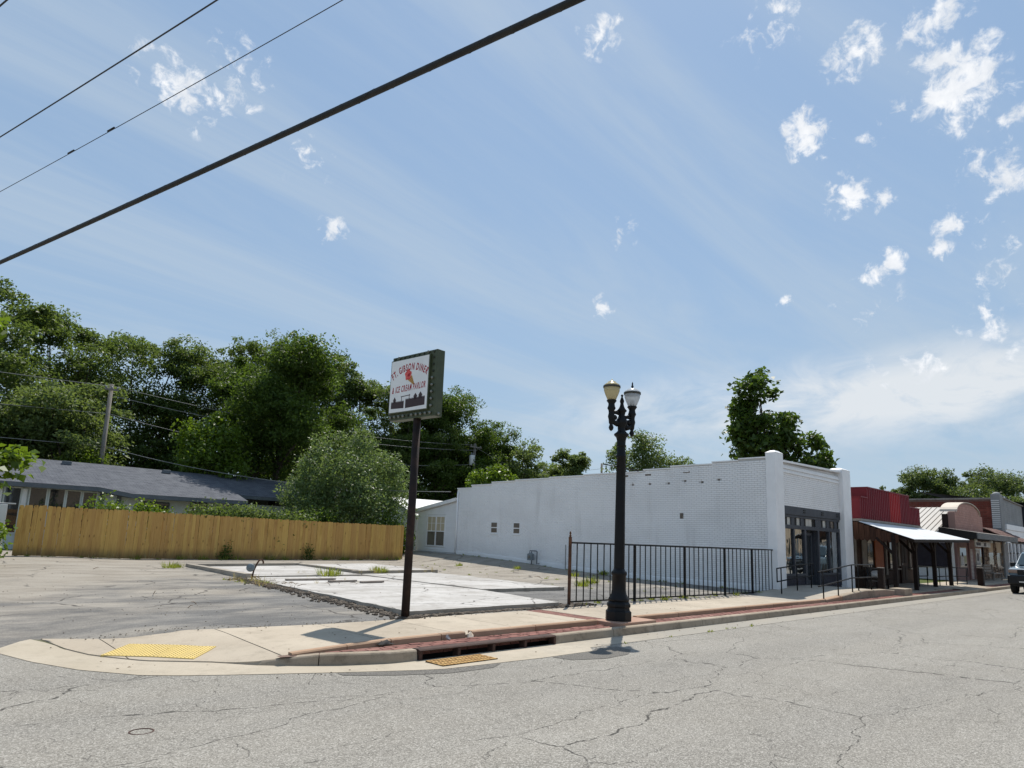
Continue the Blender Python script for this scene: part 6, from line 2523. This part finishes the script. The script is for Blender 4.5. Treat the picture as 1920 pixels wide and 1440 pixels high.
m.prism([(X0 + .3, YC - .5, 1.075), (X0 + .3, YC + .5, 1.075), (X0 + 1.2, YC + .42, 1.145), (X0 + 1.2, YC - .42, 1.145)], (0, 0, .03))
m.build('bonnet', 'car_paint', cr, bevel=.02)
m = MB()
m.box(X0 + .3, X0 + 4.4, YC - .85, YC + .85, .25, .42)
m.build('underbody', 'car_black', cr)

# ------------------------------------------------------------------ buildings across the street (they show in the shop glass)
for i, (x0, x1, h, lab) in enumerate(((12, 39, 6.0, 'tan stucco shop across the street, nearest the corner'), (39.4, 62, 7.6, 'tallest tan stucco shop across the street, in the middle of the row'), (62.4, 84, 5.6, 'low tan stucco shop across the street beyond the tallest one'), (84.4, 120, 7.0, 'long tan stucco shop closing the far end of the row across the street'))):
    t = thing('stucco_shop', lab, 'building', (x0, -15, 0), 'shops across the street')
    m = MB()
    m.box(x0, x1, -26, -15, -.2, h)
    m.build('wall', 'tan_wall', t)
    m = MB()
    m.box(x0 - .1, x1 + .1, -26.1, -14.9, h, h + .25)
    m.build('coping', 'cap', t)
    k = x0 + .8
    while k + 2.2 < x1:
        m = MB()
        m.box(k, k + 2.0, -14.99, -14.9, .6, 2.7)
        w = m.build('window', 'slate', t)
        m = MB()
        m.box(k + .1, k + 1.9, -14.895, -14.88, .7, 2.6)
        m.build('pane', 'dark_glass', w)
        k += 2.8
b = MB()
b.box(-60, 130, -14.8, -11.0, -.3, .05)
struct(b.build('pavement', 'walk'))


# ------------------------------------------------------------------ foliage
def leaf_cloud(lobes, n, size, seed, clump=.2, per=90, up=.55, aspect=.5, flat=.75, shell=.5):
    """n leaf blades gathered in clumps that fill the given lobes; returns vertex and tint arrays"""
    g = np.random.default_rng(seed)
    lob = np.array([l[:6] for l in lobes], float)
    wt = np.array([l[3] * l[4] * l[5] for l in lobes]) ** .75
    wt /= wt.sum()
    nc = max(3, n // per)
    li = g.choice(len(lob), nc, p=wt)
    d = g.normal(size=(nc, 3))
    d /= np.linalg.norm(d, axis=1)[:, None]
    rad = shell + (1 - shell) * g.random(nc) ** .6
    rad *= g.uniform(.85, 1.12, nc)
    cc = lob[li, :3] + d * rad[:, None] * lob[li, 3:6]
    crad = lob[li, 3:6].mean(axis=1) * clump * g.uniform(.6, 1.5, nc) + .12
    ci = g.integers(0, nc, n)
    off = g.normal(size=(n, 3))
    off *= (g.random(n) ** .45 / np.linalg.norm(off, axis=1) * 1.75 * crad[ci])[:, None]
    off *= np.array([1, 1, flat])
    p = cc[ci] + off
    nor = g.normal(size=(n, 3)) * .8 + np.array([0, 0, up]) + d[ci] * .35
    nor /= np.linalg.norm(nor, axis=1)[:, None]
    t = g.normal(size=(n, 3)) + np.array([0, 0, -.35])
    t -= nor * (t * nor).sum(1)[:, None]
    t /= np.linalg.norm(t, axis=1)[:, None]
    s = np.cross(nor, t)
    L = size * g.uniform(.65, 1.35, n)[:, None]
    W = L * aspect
    v = np.empty((n, 4, 3))
    v[:, 0] = p - t * L * .5
    v[:, 1] = p - s * W * .5 + nor * W * .18
    v[:, 2] = p + t * L * .5 - nor * L * .12
    v[:, 3] = p + s * W * .5 + nor * W * .18
    tint = np.clip(g.normal(.4, .22, n) + (g.random(nc) * .3 - .15)[ci], 0, 1)
    return v.reshape(-1, 3), tint, cc


def leaf_obj(name, v, tint, mat, parent=None, off=(0, 0, 0)):
    o3 = np.array(WL[parent] if parent else off, float)
    n = len(tint)
    me = bpy.data.meshes.new(name)
    me.vertices.add(n * 4)
    me.vertices.foreach_set('co', (v - o3).astype(np.float32).ravel())
    me.loops.add(n * 4)
    me.loops.foreach_set('vertex_index', np.arange(n * 4, dtype=np.int32))
    me.polygons.add(n)
    me.polygons.foreach_set('loop_start', np.arange(0, n * 4, 4, dtype=np.int32))
    me.polygons.foreach_set('loop_total', np.full(n, 4, dtype=np.int32))
    me.update(calc_edges=True)
    at = me.attributes.new('tint', 'FLOAT', 'FACE')
    at.data.foreach_set('value', tint.astype(np.float32))
    me.materials.append(MAT[mat])
    ob = bpy.data.objects.new(name, me)
    COL.objects.link(ob)
    if parent:
        ob.parent = parent
    else:
        ob.location = off
    return ob


def trunk_mesh(base, fork, lobes, r, seed, extra=None):
    rg = random.Random(seed)
    m = MB()
    base, fork = Vector(base), Vector(fork)
    mid = base.lerp(fork, .5) + Vector((rg.uniform(-.2, .2), rg.uniform(-.2, .2), 0))
    m.tube([base - Vector((0, 0, .3)), base + Vector((0, 0, .25)), mid, fork], [r * 1.5, r * 1.05, r * .85, r * .7], 9)
    for l in sorted(lobes, key=lambda q: -q[3])[:11]:
        c = Vector(l[:3])
        d = c - fork
        a = fork + d * .35 + Vector((rg.uniform(-.3, .3), rg.uniform(-.3, .3), -.1 * d.length * .3))
        e = c + Vector((0, 0, l[5] * .3))
        m.tube([fork - Vector((0, 0, .15)), a, c - Vector((0, 0, l[5] * .2)), e], [r * .36, r * .26, r * .15, r * .04], 5, False)
        for k in range(1):
            q = c + Vector((rg.uniform(-1, 1) * l[3] * .7, rg.uniform(-1, 1) * l[4] * .7, rg.uniform(-.2, .7) * l[5]))
            m.tube([a.lerp(c, .5), a.lerp(q, .6), q], [r * .2, r * .12, r * .04], 5, False)
    return m


def tree(name, label, x, y, z0, lobes, n, size, mat, fork=None, r=.25, seed=1, group=None, **kw):
    t = thing(name, label, 'tree', (x, y, z0), group)
    fz = fork if fork is not None else min(l[2] - l[5] * .6 for l in lobes)
    trunk_mesh((x, y, z0), (x, y, max(fz, z0 + .5)), lobes, r, seed).build('trunk', 'bark', t)
    v, tint, _ = leaf_cloud(lobes, n, size, seed, **kw)
    leaf_obj('crown', v, tint, mat, t)
    return t


def auto_lobes(x, y, zt, r, zb, seed, k=20, broad=False):
    """an uneven crown: a thin core, many separate boughs of differing size, a few spires on top"""
    rg = random.Random(seed)
    H = zt - zb
    res = [(x, y, zb + H * .42, r * .55, r * .55, H * .34)]
    for i in range(k):
        a = 2.4 * i + rg.uniform(-.5, .5)
        h = rg.uniform(.10, .90)
        w = (1 - abs(h - .42) * 1.25) * r * rg.uniform(.55, 1.12)
        if broad:
            h = rg.uniform(.2, .95)
            w = r * rg.uniform(.3, 1.0) * math.sqrt(max(.05, 1 - (h - .45) ** 2 * 2.6))
        rr = r * rg.choice((.17, .22, .27, .33, .4)) * rg.uniform(.85, 1.15)
        res.append((x + math.cos(a) * w, y + math.sin(a) * w, zb + H * h, rr * rg.uniform(.9, 1.3), rr, rr * rg.uniform(.55, .9)))
    for i in range(6):
        a = rg.uniform(0, 6.28)
        rr = r * rg.uniform(.12, .26)
        d = r * rg.uniform(.05, .55)
        res.append((x + math.cos(a) * d, y + math.sin(a) * d, zt - rr * rg.uniform(.7, 1.6) - d * .35, rr, rr, rr * rg.uniform(.8, 1.4)))
    return res


GW = 'tall trees behind the house'
WOODS = [  # x, y, top, radius, crown bottom, leaves, material, label
    (4.3, 53.0, 16.9, 4.6, 4.5, 15000, 'leaf_wood', 'tallest tree at the left edge, its top highest in the wood'),
    (8.9, 58.0, 17.2, 4.2, 4.5, 12000, 'leaf_wood', 'feathery tree right of the tallest one at the left edge'),
    (8.6, 49.5, 10.6, 4.0, 3.2, 12000, 'leaf_grey', 'lower olive tree behind the weathered utility pole'),
    (14.9, 60.0, 17.8, 5.2, 4.8, 15000, 'leaf_wood', 'broad rounded tree behind the house, second gap from the left'),
    (19.6, 60.0, 17.0, 4.6, 4.5, 12000, 'leaf_wood', 'tree with flat top in the middle of the wood behind the house'),
    (24.0, 58.5, 19.1, 5.2, 5, 15000, 'leaf_wood', 'grey green tree top rising behind the darkest tree'),
    (27.9, 54.5, 18.0, 3.9, 5, 11000, 'leaf_wood', 'tree rising just right of the darkest tree'),
    (20.0, 44.8, 15.2, 4.6, 3.6, 26000, 'leaf_dark', 'big dark dense tree standing behind the right end of the house'),
    (30.8, 51.6, 15.6, 3.5, 2, 15000, 'leaf_wood', 'tree just left of the diner sign, lower than its left neighbours'),
    (33.8, 50.0, 14.6, 3.6, 2, 16000, 'leaf_wood', 'tree directly behind the diner sign panel'),
    (37.3, 49.0, 14.4, 3.9, 1.5, 22000, 'leaf_dark', 'dark tree right of the diner sign behind the transformer pole'),
    (41.3, 48.6, 12.4, 3.3, 1.5, 15000, 'leaf_dark', 'small dark pointed tree right of the transformer pole'),
    (45.6, 47.4, 10.9, 3.4, 1.5, 11000, 'leaf_grey', 'thin grey green tree above the white parapet'),
    (49.5, 46.2, 9.4, 3.0, 2, 9000, 'leaf_grey', 'loose olive tree low above the parapet, midway between the transformer and the street lamp'),
    (45.0, 40.0, 9.7, 2.2, 3, 7000, 'leaf_grey', 'slender tree above the parapet left of the street lamp'),
]
for i, (x, y, zt, r, zb, n, mt, lab) in enumerate(WOODS):
    tree('tree', lab, x, y, .3, auto_lobes(x, y, zt, r * (1.3 if i > 8 else 1.14), zb, 40 + i, 30 if i > 8 else 20, i > 8), int(n * 2.2), .25 if mt != 'leaf_dark' else .23, mt, r=.28, seed=100 + i, group=GW, per=70, clump=.2, shell=.22, flat=.6, up=.75)
# trees seen over the white parapet and behind the shop
def rel(x, y, pts):
    return [(x + a, y + b_, c, r1, r1, r2) for a, b_, c, r1, r2 in pts]


# lateral direction of view there: right-hand side of the picture is (+X, -Y)
def lat(x, y, pts):
    return [(x + a * .73 + b_ * .68, y - a * .68 + b_ * .73, c, r1, r1, r2) for a, b_, c, r1, r2 in pts]


tree('tree', 'spreading tree behind the white parapet right of the street lamp', 49.5, 34.7, .5, lat(49.5, 34.7, [(-1.5, 0, 8.2, 1.6, 1.5), (.2, .4, 9.6, 1.5, 1.5), (-.4, 0, 10.6, .9, .8), (1.4, 0, 8.0, 1.5, 1.3), (-2.6, 0, 9.3, .8, .8), (0, 1, 6.5, 2.2, 1.8)]), 9000, .24, 'leaf_grey', fork=4.5, seed=201, per=60, clump=.3, group=GW)
tree('tree', 'low round tree top peeping over the parapet, halfway to the corner', 52.6, 32.2, .5, lat(52.6, 32.2, [(-.6, 0, 8.1, 1.2, 1.0), (.9, 0, 7.8, 1.2, 1.0), (1.9, .5, 7.4, .9, .9), (0, 0, 6.2, 1.9, 1.5)]), 5000, .24, 'leaf_grey', fork=4, seed=202, per=60, clump=.3, group=GW)
tree('catalpa_tree', 'large leaved dark tree rising above the white shop, leaning to the right', 37.6, 17.6, .2,
     lat(37.6, 17.6, [(-1.0, 0, 10.6, .95, 1.0), (-.55, .2, 11.5, .7, .7), (-.9, .3, 9.3, 1.1, .8), (-1.4, 0, 8.4, 1.0, .8), (0.2, 0, 8.6, 1.25, .9), (-.5, 0, 7.4, 1.7, .9), (1.0, -.2, 7.8, .9, .7), (.4, .2, 10.3, .55, .6), (1.9, 0, 7.5, .9, .7), (3.0, .1, 7.2, .7, .6), (2.7, .2, 6.4, .9, .55), (3.3, 0, 6.5, .5, .45), (.6, .3, 6.3, 1.6, .9), (-1.2, .3, 6.2, 1.1, .8)]),
     7000, .32, 'leaf_big', fork=4.8, r=.2, seed=203, per=34, clump=.24, shell=.35, aspect=.62, up=.8)
tree('young_maple', 'bright green young tree in front of the dark wood beside the house roof', 14.8, 43.0, .3, lat(14.8, 43, [(-.9, 0, 7.0, 1.1, .9), (.6, 0, 7.2, 1.2, .9), (-.1, 0, 5.8, 1.6, 1.0), (.2, .3, 8.0, .7, .6), (-1.4, 0, 5.6, .8, .6), (1.2, 0, 5.2, 1.1, .9)]), 5500, .24, 'leaf_bright', fork=3.2, r=.12, seed=204, per=45, clump=.28, aspect=.6)
tree('young_maple', 'bright yellow green tree topping the white wall under the transformer', 30.6, 34.2, .5, lat(30.6, 34.2, [(-.5, 0, 5.5, .9, .6), (.5, 0, 5.8, .7, .5), (1.0, 0, 5.1, .9, .6), (-1.0, 0, 4.8, .8, .6), (0, .2, 4.6, 1.3, .7), (.1, 0, 6.2, .3, .3)]), 4200, .22, 'leaf_bright', fork=3, r=.12, seed=205, per=40, clump=.28, aspect=.6)
tree('young_maple', 'small pale green sapling showing just above the house roof ridge', 8.7, 46.8, .3, lat(8.7, 46.8, [(-.3, 0, 5.0, .9, .5), (.5, 0, 5.2, .7, .5)]), 1500, .22, 'leaf_bright', fork=3, r=.08, seed=206, per=40, clump=.3)
tree('silver_bush', 'round bushy tree with glinting silver green leaves behind the fence', 19.2, 33.8, .3, lat(19.2, 33.8, [(0, 0, 4.2, 2.5, 2.1), (-1.7, 0, 4.1, 1.3, 1.5), (1.8, 0, 4.3, 1.3, 1.6), (-.9, -.4, 6.0, 1.1, .9), (.7, -.3, 6.5, .9, .75), (1.6, .1, 5.9, .8, .7), (-2.0, .2, 5.3, .7, .7), (-2.8, 0, 3.2, .9, 1.2), (2.9, 0, 3.2, .9, 1.3), (0, 0, 2.3, 2.9, 1.5), (3.6, -.2, 4.8, .4, .8), (3.3, 0, 5.2, .35, .6), (-.2, -.5, 6.9, .4, .4), (2.6, .2, 5.4, .6, .6), (-1.6, -.2, 6.3, .4, .5), (.3, -1.6, 4.6, 1.3, 1.2), (-1.4, -1.6, 3.6, 1.1, .9), (1.6, -1.6, 3.3, 1.1, .9)]), 34000, .16, 'leaf_silver', fork=1.2, r=.15, seed=207, per=45, clump=.2, shell=.45, up=.75, aspect=.45)
GF = 'far trees over the rooftops'
for i, (x, y, zt, r, lab) in enumerate(((119.3, 30.7, 14.3, 4.6, 'tallest dark far tree over the old brick building'), (124.0, 26.2, 14.2, 6.2, 'broad far tree right of the tallest one over the brick wall'), (135.0, 21.5, 14.3, 5.6, 'far tree above the grey front at the right edge'), (127.6, 37.6, 12.8, 4.4, 'low far tree above the red false front'), (118, 33.5, 10.8, 4.0, 'pale low far tree between the two taller ones'), (64.2, 21.9, 6.3, 1.3, 'yellow green treetop peeping beside the white pillar'))):
    tree('far_tree', lab, x, y, 0, auto_lobes(x, y, zt, r * 1.12, 1.0 if x > 100 else 2.5, 60 + i, 26, True), 22000 if x > 100 else 2500, .36 if x > 100 else .25, 'leaf_far' if i != 5 else 'leaf_bright', r=.25, seed=300 + i, group=GF, per=70, clump=.26, shell=.45)
# maple reaching in at the left edge
mp = tree('maple_tree', 'bright big leaved maple branch reaching in from the left edge', 1.5, 24.5, .2, [(2.75, 24.2, 3.15, .45, .5, .38), (2.2, 24.4, 2.9, .7, .7, .5), (1.5, 24.6, 3.4, .7, .8, .6), (1.9, 24.5, 5.9, .2, .3, .22), (1.75, 24.4, 7.2, .3, .4, .3), (.8, 24.5, 5.5, .8, .9, 1.2), (1.7, 24.4, 5.0, .18, .3, .22), (1.9, 24.4, 1.0, .5, .6, .6), (.7, 24.6, 7.4, .9, 1.0, .9)], 2300, .26, 'leaf_bright', fork=2.2, r=.1, seed=210, per=16, clump=.35, aspect=.75, up=.9)
# shrubs and creepers
GS = 'shrubs and creepers along the fence'
SHR = [(2.4, 28.6, 1.0, .9, .9, 2200, 'leaf_bright', .16, 'leafy shrub at the left end of the wooden fence'),
       (6.9, 31.2, 2.1, .75, .4, 1700, 'leaf_bright', .15, 'leftmost creeper clump topping the wooden fence by the house windows'),
       (8.6, 31.0, 2.1, .6, .38, 1500, 'leaf_bright', .15, 'light creeper tuft above the fence left of the dark house window'),
       (10.6, 30.4, 2.1, 1.1, .42, 3000, 'leaf_wood', .13, 'dense dark creeper mound on the fence below the house porch'),
       (12.4, 30.3, 2.1, .9, .4, 2500, 'leaf_grey', .13, 'pale flowering creeper clump on the fence right of the dark mound'),
       (14.2, 30.2, 2.0, 1.2, .4, 3000, 'leaf_wood', .13, 'low creeper mound on the fence next to the silver bush'),
       (16.2, 31.0, 1.9, 1.2, .9, 3000, 'leaf_dark', .15, 'dark shrub at the left foot of the silver bush'),
       (19.8, 30.9, 1.5, 1.2, 1.1, 3000, 'leaf_dark', .15, 'dark shrub in front of the silver bush at the fence end'),
       (21.6, 31.4, 1.3, .5, .9, 1200, 'leaf_bright', .14, 'bright shrub squeezed between fence end and white annex')]
for i, (x, y, z, rx_, rz_, n, mt, sz_, lab) in enumerate(SHR):
    lb = [(x, y, z, rx_, .5, rz_), (x - rx_ * .5, y, z - .1, rx_ * .6, .4, rz_ * .8), (x + rx_ * .55, y, z - .15, rx_ * .6, .4, rz_ * .8), (x, y, .9, rx_, .4, .7)]
    v, tint, _ = leaf_cloud(lb, n, sz_, 400 + i, per=40, clump=.3, aspect=.6, shell=.4)
    o = leaf_obj('shrub', v, tint, mt, None, (x, y, .3))
    tag(o, lab, 'shrub', GS)
# undergrowth of the wood reads as one dark mass
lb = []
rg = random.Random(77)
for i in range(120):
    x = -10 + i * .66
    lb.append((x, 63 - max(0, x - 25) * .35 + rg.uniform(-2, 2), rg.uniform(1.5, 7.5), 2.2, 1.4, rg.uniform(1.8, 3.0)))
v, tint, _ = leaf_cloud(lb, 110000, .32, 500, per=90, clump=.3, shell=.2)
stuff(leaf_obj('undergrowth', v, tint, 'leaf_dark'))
lb = []
for i in range(40):
    t = i / 39
    lb.append((lerp(105, 150, t) + rg.uniform(-3, 3), lerp(60, 12, t), rg.uniform(2.5, 7.5), 3.2, 3.2, 3))
v, tint, _ = leaf_cloud(lb, 50000, .42, 501, per=90, clump=.3, shell=.2)
stuff(leaf_obj('distant_undergrowth', v, tint, 'leaf_far'))


# ------------------------------------------------------------------ weeds, rubble and litter
def blades(spots, seed, h=.18, n=26, w=.012, spread=.12):
    g = random.Random(seed)
    m = MB()
    for (x, y, z, k) in spots:
        for i in range(int(n * k)):
            a, rr = g.uniform(0, 6.28), spread * k * math.sqrt(g.random())
            p = Vector((x + rr * math.cos(a), y + rr * math.sin(a), z - .01))
            hh = h * g.uniform(.4, 1.2) * k
            d = Vector((math.cos(a), math.sin(a), 0)) * hh * g.uniform(.1, .8) + Vector((0, 0, hh))
            s = Vector((-math.sin(a), math.cos(a), 0)) * w
            m.add([p - s, p + s, p + d * .6 + s * .6, p + d, p + d * .6 - s * .6], [(0, 1, 2, 3, 4)])
    return m


GWD = 'weed tufts in the lot'
WEEDS = [(10.9, 19.85, .17, 1.7, 'bright weed tuft growing from the slab joint, nearest the bent pipe'), (13.3, 20.7, .2, 1.4, 'weed tuft by the raised rim in the middle of the slab'), (13.6, 20.75, .2, .8, 'small weed right beside the middle rim tuft'),
         (20.3, 17.6, .17, 1.1, 'weed tuft in the sand near the white wall, right of the gas meter'), (20.7, 21.2, .25, .9, 'weed tuft in the sand in front of the gas meter'), (19.4, 23.6, .25, .8, 'small weed tuft in the sand left of the gas meter'), (7.4, 23.9, .2, 1.3, 'flat grass patch at the far left corner of the old slab'),
         (18.4, 15.2, .12, 1.5, 'grass patch behind the iron fence near the street lamp'), (17.0, 14.4, .12, 1.2, 'grass tuft behind the iron fence right of the lamp post'), (22.5, 17.9, .2, 1.2, 'dark weed growing at the foot of the white wall')]
for i, (x, y, z, k, lab) in enumerate(WEEDS):
    m = blades([(x, y, max(z, z_lot(x, y)), k), (x + .2 * k, y + .1, max(z, z_lot(x, y)), k * .7)], 600 + i, h=.17, n=60, spread=.2)
    o = m.build('weed_tuft', 'grass', None, off=(x, y, z))
    at = o.data.attributes.new('tint', 'FLOAT', 'FACE')
    at.data.foreach_set('value', np.random.default_rng(i).random(len(o.data.polygons)).astype(np.float32))
    tag(o, lab, 'weed', GWD)
# weeds along the fence foot, the wall foot and the iron fence
g = random.Random(15)
sp_ = []
for i in range(46):
    x = g.uniform(4, 20.2)
    sp_.append((x, 29.35 + g.uniform(-.12, .05), z_lot(x, 29.3), g.choice((.4, .5, .6, 1.3))))
for i in range(36):
    x = g.uniform(12.4, 22.6)
    sp_.append((x, 10.62 + g.uniform(-.05, .25), z_lot(x, 10.7), g.choice((.3, .4, .5, .7))))
for i in range(36):
    y = g.uniform(11.5, 28)
    sp_.append((22.75 + g.uniform(-.15, .05), y, z_lot(22.6, y), g.choice((.3, .4, .6))))
for i in range(50):
    x, y = g.uniform(16.2, 22), g.uniform(12.5, 26)
    sp_.append((x, y, z_lot(x, y), g.uniform(.15, .5)))
for i in range(14):
    x = g.uniform(8.0, 9.3)
    sp_.append((7.7 + g.uniform(-.3, .5), g.uniform(17.5, 19.5), .12, g.uniform(.3, .6)))
for i in range(7):
    x = g.uniform(8.6, 16)
    sp_.append((x, 7.02 + g.uniform(-.04, .05), -.08, g.uniform(.2, .35)))
m = blades(sp_, 700, h=.16, n=34, spread=.16)
o = m.build('edge_weeds', 'grass')
at = o.data.attributes.new('tint', 'FLOAT', 'FACE')
at.data.foreach_set('value', np.random.default_rng(1).random(len(o.data.polygons)).astype(np.float32))
stuff(o)
sp_ = [(7.75 + g.uniform(-.25, .45), g.uniform(16.8, 19.6), .12, g.uniform(.5, 1.1)) for i in range(16)] + [(g.uniform(8.3, 11.5), g.uniform(17.0, 24), .17, g.uniform(.2, .5)) for i in range(10)] + [(g.uniform(12, 16), 20.6 + g.uniform(-.3, .3), .2, g.uniform(.3, .9)) for i in range(8)] + [(g.uniform(4, 20), 29.2, .25, g.uniform(.8, 1.9)) for i in range(12)]
m = blades(sp_, 701, h=.24, n=14, w=.006, spread=.12)
o = m.build('dry_stems', 'dry_grass')
at = o.data.attributes.new('tint', 'FLOAT', 'FACE')
at.data.foreach_set('value', np.random.default_rng(2).random(len(o.data.polygons)).astype(np.float32))
stuff(o)
# climbing weed stems on the fence
for k, (x, hgt_, lab) in enumerate(((11.2, .75, 'dark weed climbing the middle of the wooden fence'), (15.0, .65, 'thin dark weed climbing the wooden fence right of the middle'))):
    lb = [(x, 29.36, z_lot(x, 29.4) + .12, .2, .06, .12), (x + .05, 29.38, z_lot(x, 29.4) + hgt_ * .5, .08, .05, hgt_ * .5)]
    v, tint, _ = leaf_cloud(lb, 420, .08, 720 + k, per=14, clump=.3, shell=.1)
    t = thing('climbing_weed', lab, 'weed', (x, 29.4, z_lot(x, 29.4)), 'weeds climbing the fence')
    leaf_obj('leaves', v, tint, 'leaf_dark', t)
    m = MB()
    m.tube([(x, 29.4, z_lot(x, 29.4) - .02), (x + .03, 29.43, z_lot(x, 29.4) + hgt_ * .5), (x + .05, 29.42, z_lot(x, 29.4) + hgt_)], [.01, .008, .003], 5)
    m.build('stem', 'twig', t)


def stones(name, spots, mat, seed, smin=.015, smax=.05):
    g = random.Random(seed)
    m = MB()
    for (x, y, z) in spots:
        s = g.uniform(smin, smax)
        a = g.uniform(0, 6.28)
        pts = []
        for dz, k in ((-.4, .8), (.25, 1.0), (.6, .55)):
            for j in range(5):
                t = a + j * 1.2566 + g.uniform(-.25, .25)
                pts.append((x + s * k * math.cos(t), y + s * k * math.sin(t) * g.uniform(.6, 1), z + s * dz))
        f = [(i * 5 + j, i * 5 + (j + 1) % 5, (i + 1) * 5 + (j + 1) % 5, (i + 1) * 5 + j) for i in range(2) for j in range(5)] + [(10, 11, 12, 13, 14)]
        m.add(pts, f)
    o = m.build(name, mat)
    stuff(o)
    return o


g = random.Random(31)
sp_ = []
for i in range(900):   # broken edge along the left side of the slab
    t = g.random()
    y = lerp(10.7, 19.6, t)
    x = lerp(7.5, 8.05, t) + g.gauss(-.08, .16)
    sp_.append((x, y, z_lot(x, y) + .01))
for i in range(900):
    x = g.uniform(7.5, 12.2)
    y = 10.63 + g.gauss(-.03, .045)
    sp_.append((x, y, .055))
for i in range(160):
    x = g.uniform(11.8, 13.0)
    sp_.append((x, 10.75 + g.gauss(0, .12), .06))
for i in range(120):
    a, rr = g.uniform(0, 6.28), abs(g.gauss(0, .22))
    sp_.append((7.42 + rr * math.cos(a), 10.5 + rr * math.sin(a) * .6, .055))
stones('crumbled_edge', sp_, 'dark_rubble', 32, .012, .055)
sp_ = []
for i in range(700):
    x = g.uniform(1.9, 22)
    y = 10.6 + abs(g.gauss(0, 6))
    if y < 28:
        sp_.append((x, y, z_lot(x, y) + .004))
for i in range(500):
    x = g.uniform(2, 21)
    sp_.append((x, lot_front(x) + g.gauss(.08, .1), z_lot(x, 10.6) + .004))
for i in range(400):
    x = g.uniform(3.5, 60) 
    sp_.append((x, polyline_y(LIP, x) + g.gauss(-.05, .1), -.082))
stones('gravel', sp_, 'rubble', 33, .005, .014)
# dry leaves and twigs blown on to pavement, bricks and slab
m = MB()
for i in range(200):
    k = g.random()
    if k < .3:
        x, y = g.uniform(2.2, 20), g.uniform(8.45, 10.4); z = z_walk(x, y) + .004
    elif k < .55:
        x, y = g.uniform(4.6, 20), g.uniform(7.78, 8.2); z = .036
    elif k < .75:
        x, y = g.uniform(3.5, 20), g.uniform(7.1, 7.55); z = -.075
    else:
        x, y = g.uniform(8.2, 12), g.uniform(11, 19); z = .18
    a, s = g.uniform(0, 6.28), g.uniform(.010, .026)
    d, e = Vector((math.cos(a), math.sin(a), 0)) * s, Vector((-math.sin(a), math.cos(a), 0)) * s * .5
    p = Vector((x, y, z))
    m.add([p - d, p + e + Vector((0, 0, s * .4)), p + d, p - e + Vector((0, 0, s * .3))], [(0, 1, 2, 3)])
stuff(m.build('leaf_litter', 'twig'))
m = MB()
for i in range(70):
    if i < 40:
        x, y = 7.75 + g.uniform(-.4, .6), g.uniform(16, 19.6)
    else:
        x, y = g.uniform(3, 20), g.uniform(11, 27)
    a, s = g.uniform(0, 6.28), g.uniform(.1, .35)
    z = max(z_lot(x, y), .17 if 8 < x < 12 and y < 19.7 else 0) + .012
    d = Vector((math.cos(a), math.sin(a), g.uniform(0, .4))) * s
    m.tube([Vector((x, y, z)), Vector((x, y, z)) + d * .5 + Vector((0, 0, .02)), Vector((x, y, z)) + d], [.008, .007, .004], 4, False)
stuff(m.build('twigs', 'twig'))
# things dropped by the tan edging
m = MB()
m.prism([(6.98, 8.2, .03), (7.06, 8.18, .03), (7.09, 8.22, .06), (7.05, 8.24, .11), (7.0, 8.23, .08)], (.01, -.02, .01))
tag(m.build('paper_scrap', 'paper', None, off=(7.0, 8.2, .03)), 'crumpled tan paper scrap lying in the gap of the raised edging', 'litter')
m = MB()
m.prism([(6.56, 8.17, .035), (6.60, 8.16, .035), (6.59, 8.19, .045), (6.57, 8.21, .1), (6.55, 8.2, .07)], (.01, -.02, .01))
tag(m.build('paper_scrap', 'poster', None, off=(6.55, 8.16, .03)), 'small whitish scrap standing against the raised edging left of the tan one', 'litter')
m = MB()
g2 = random.Random(3)
rows = []
for i in range(6):
    rows.append([(5.36 + .05 * i + g2.uniform(-.012, .012), 8.16 + .03 * j, .05 + (.06 if 0 < i < 4 and j in (1, 2) else .008) * g2.uniform(.5, 1.2)) for j in range(4)])
m.grid(rows, True)
tag(m.build('plastic_bag', 'black_plastic', None, off=(5.4, 8.2, .04)), 'scrap of black plastic caught on the raised edging below the sign shadow', 'litter')
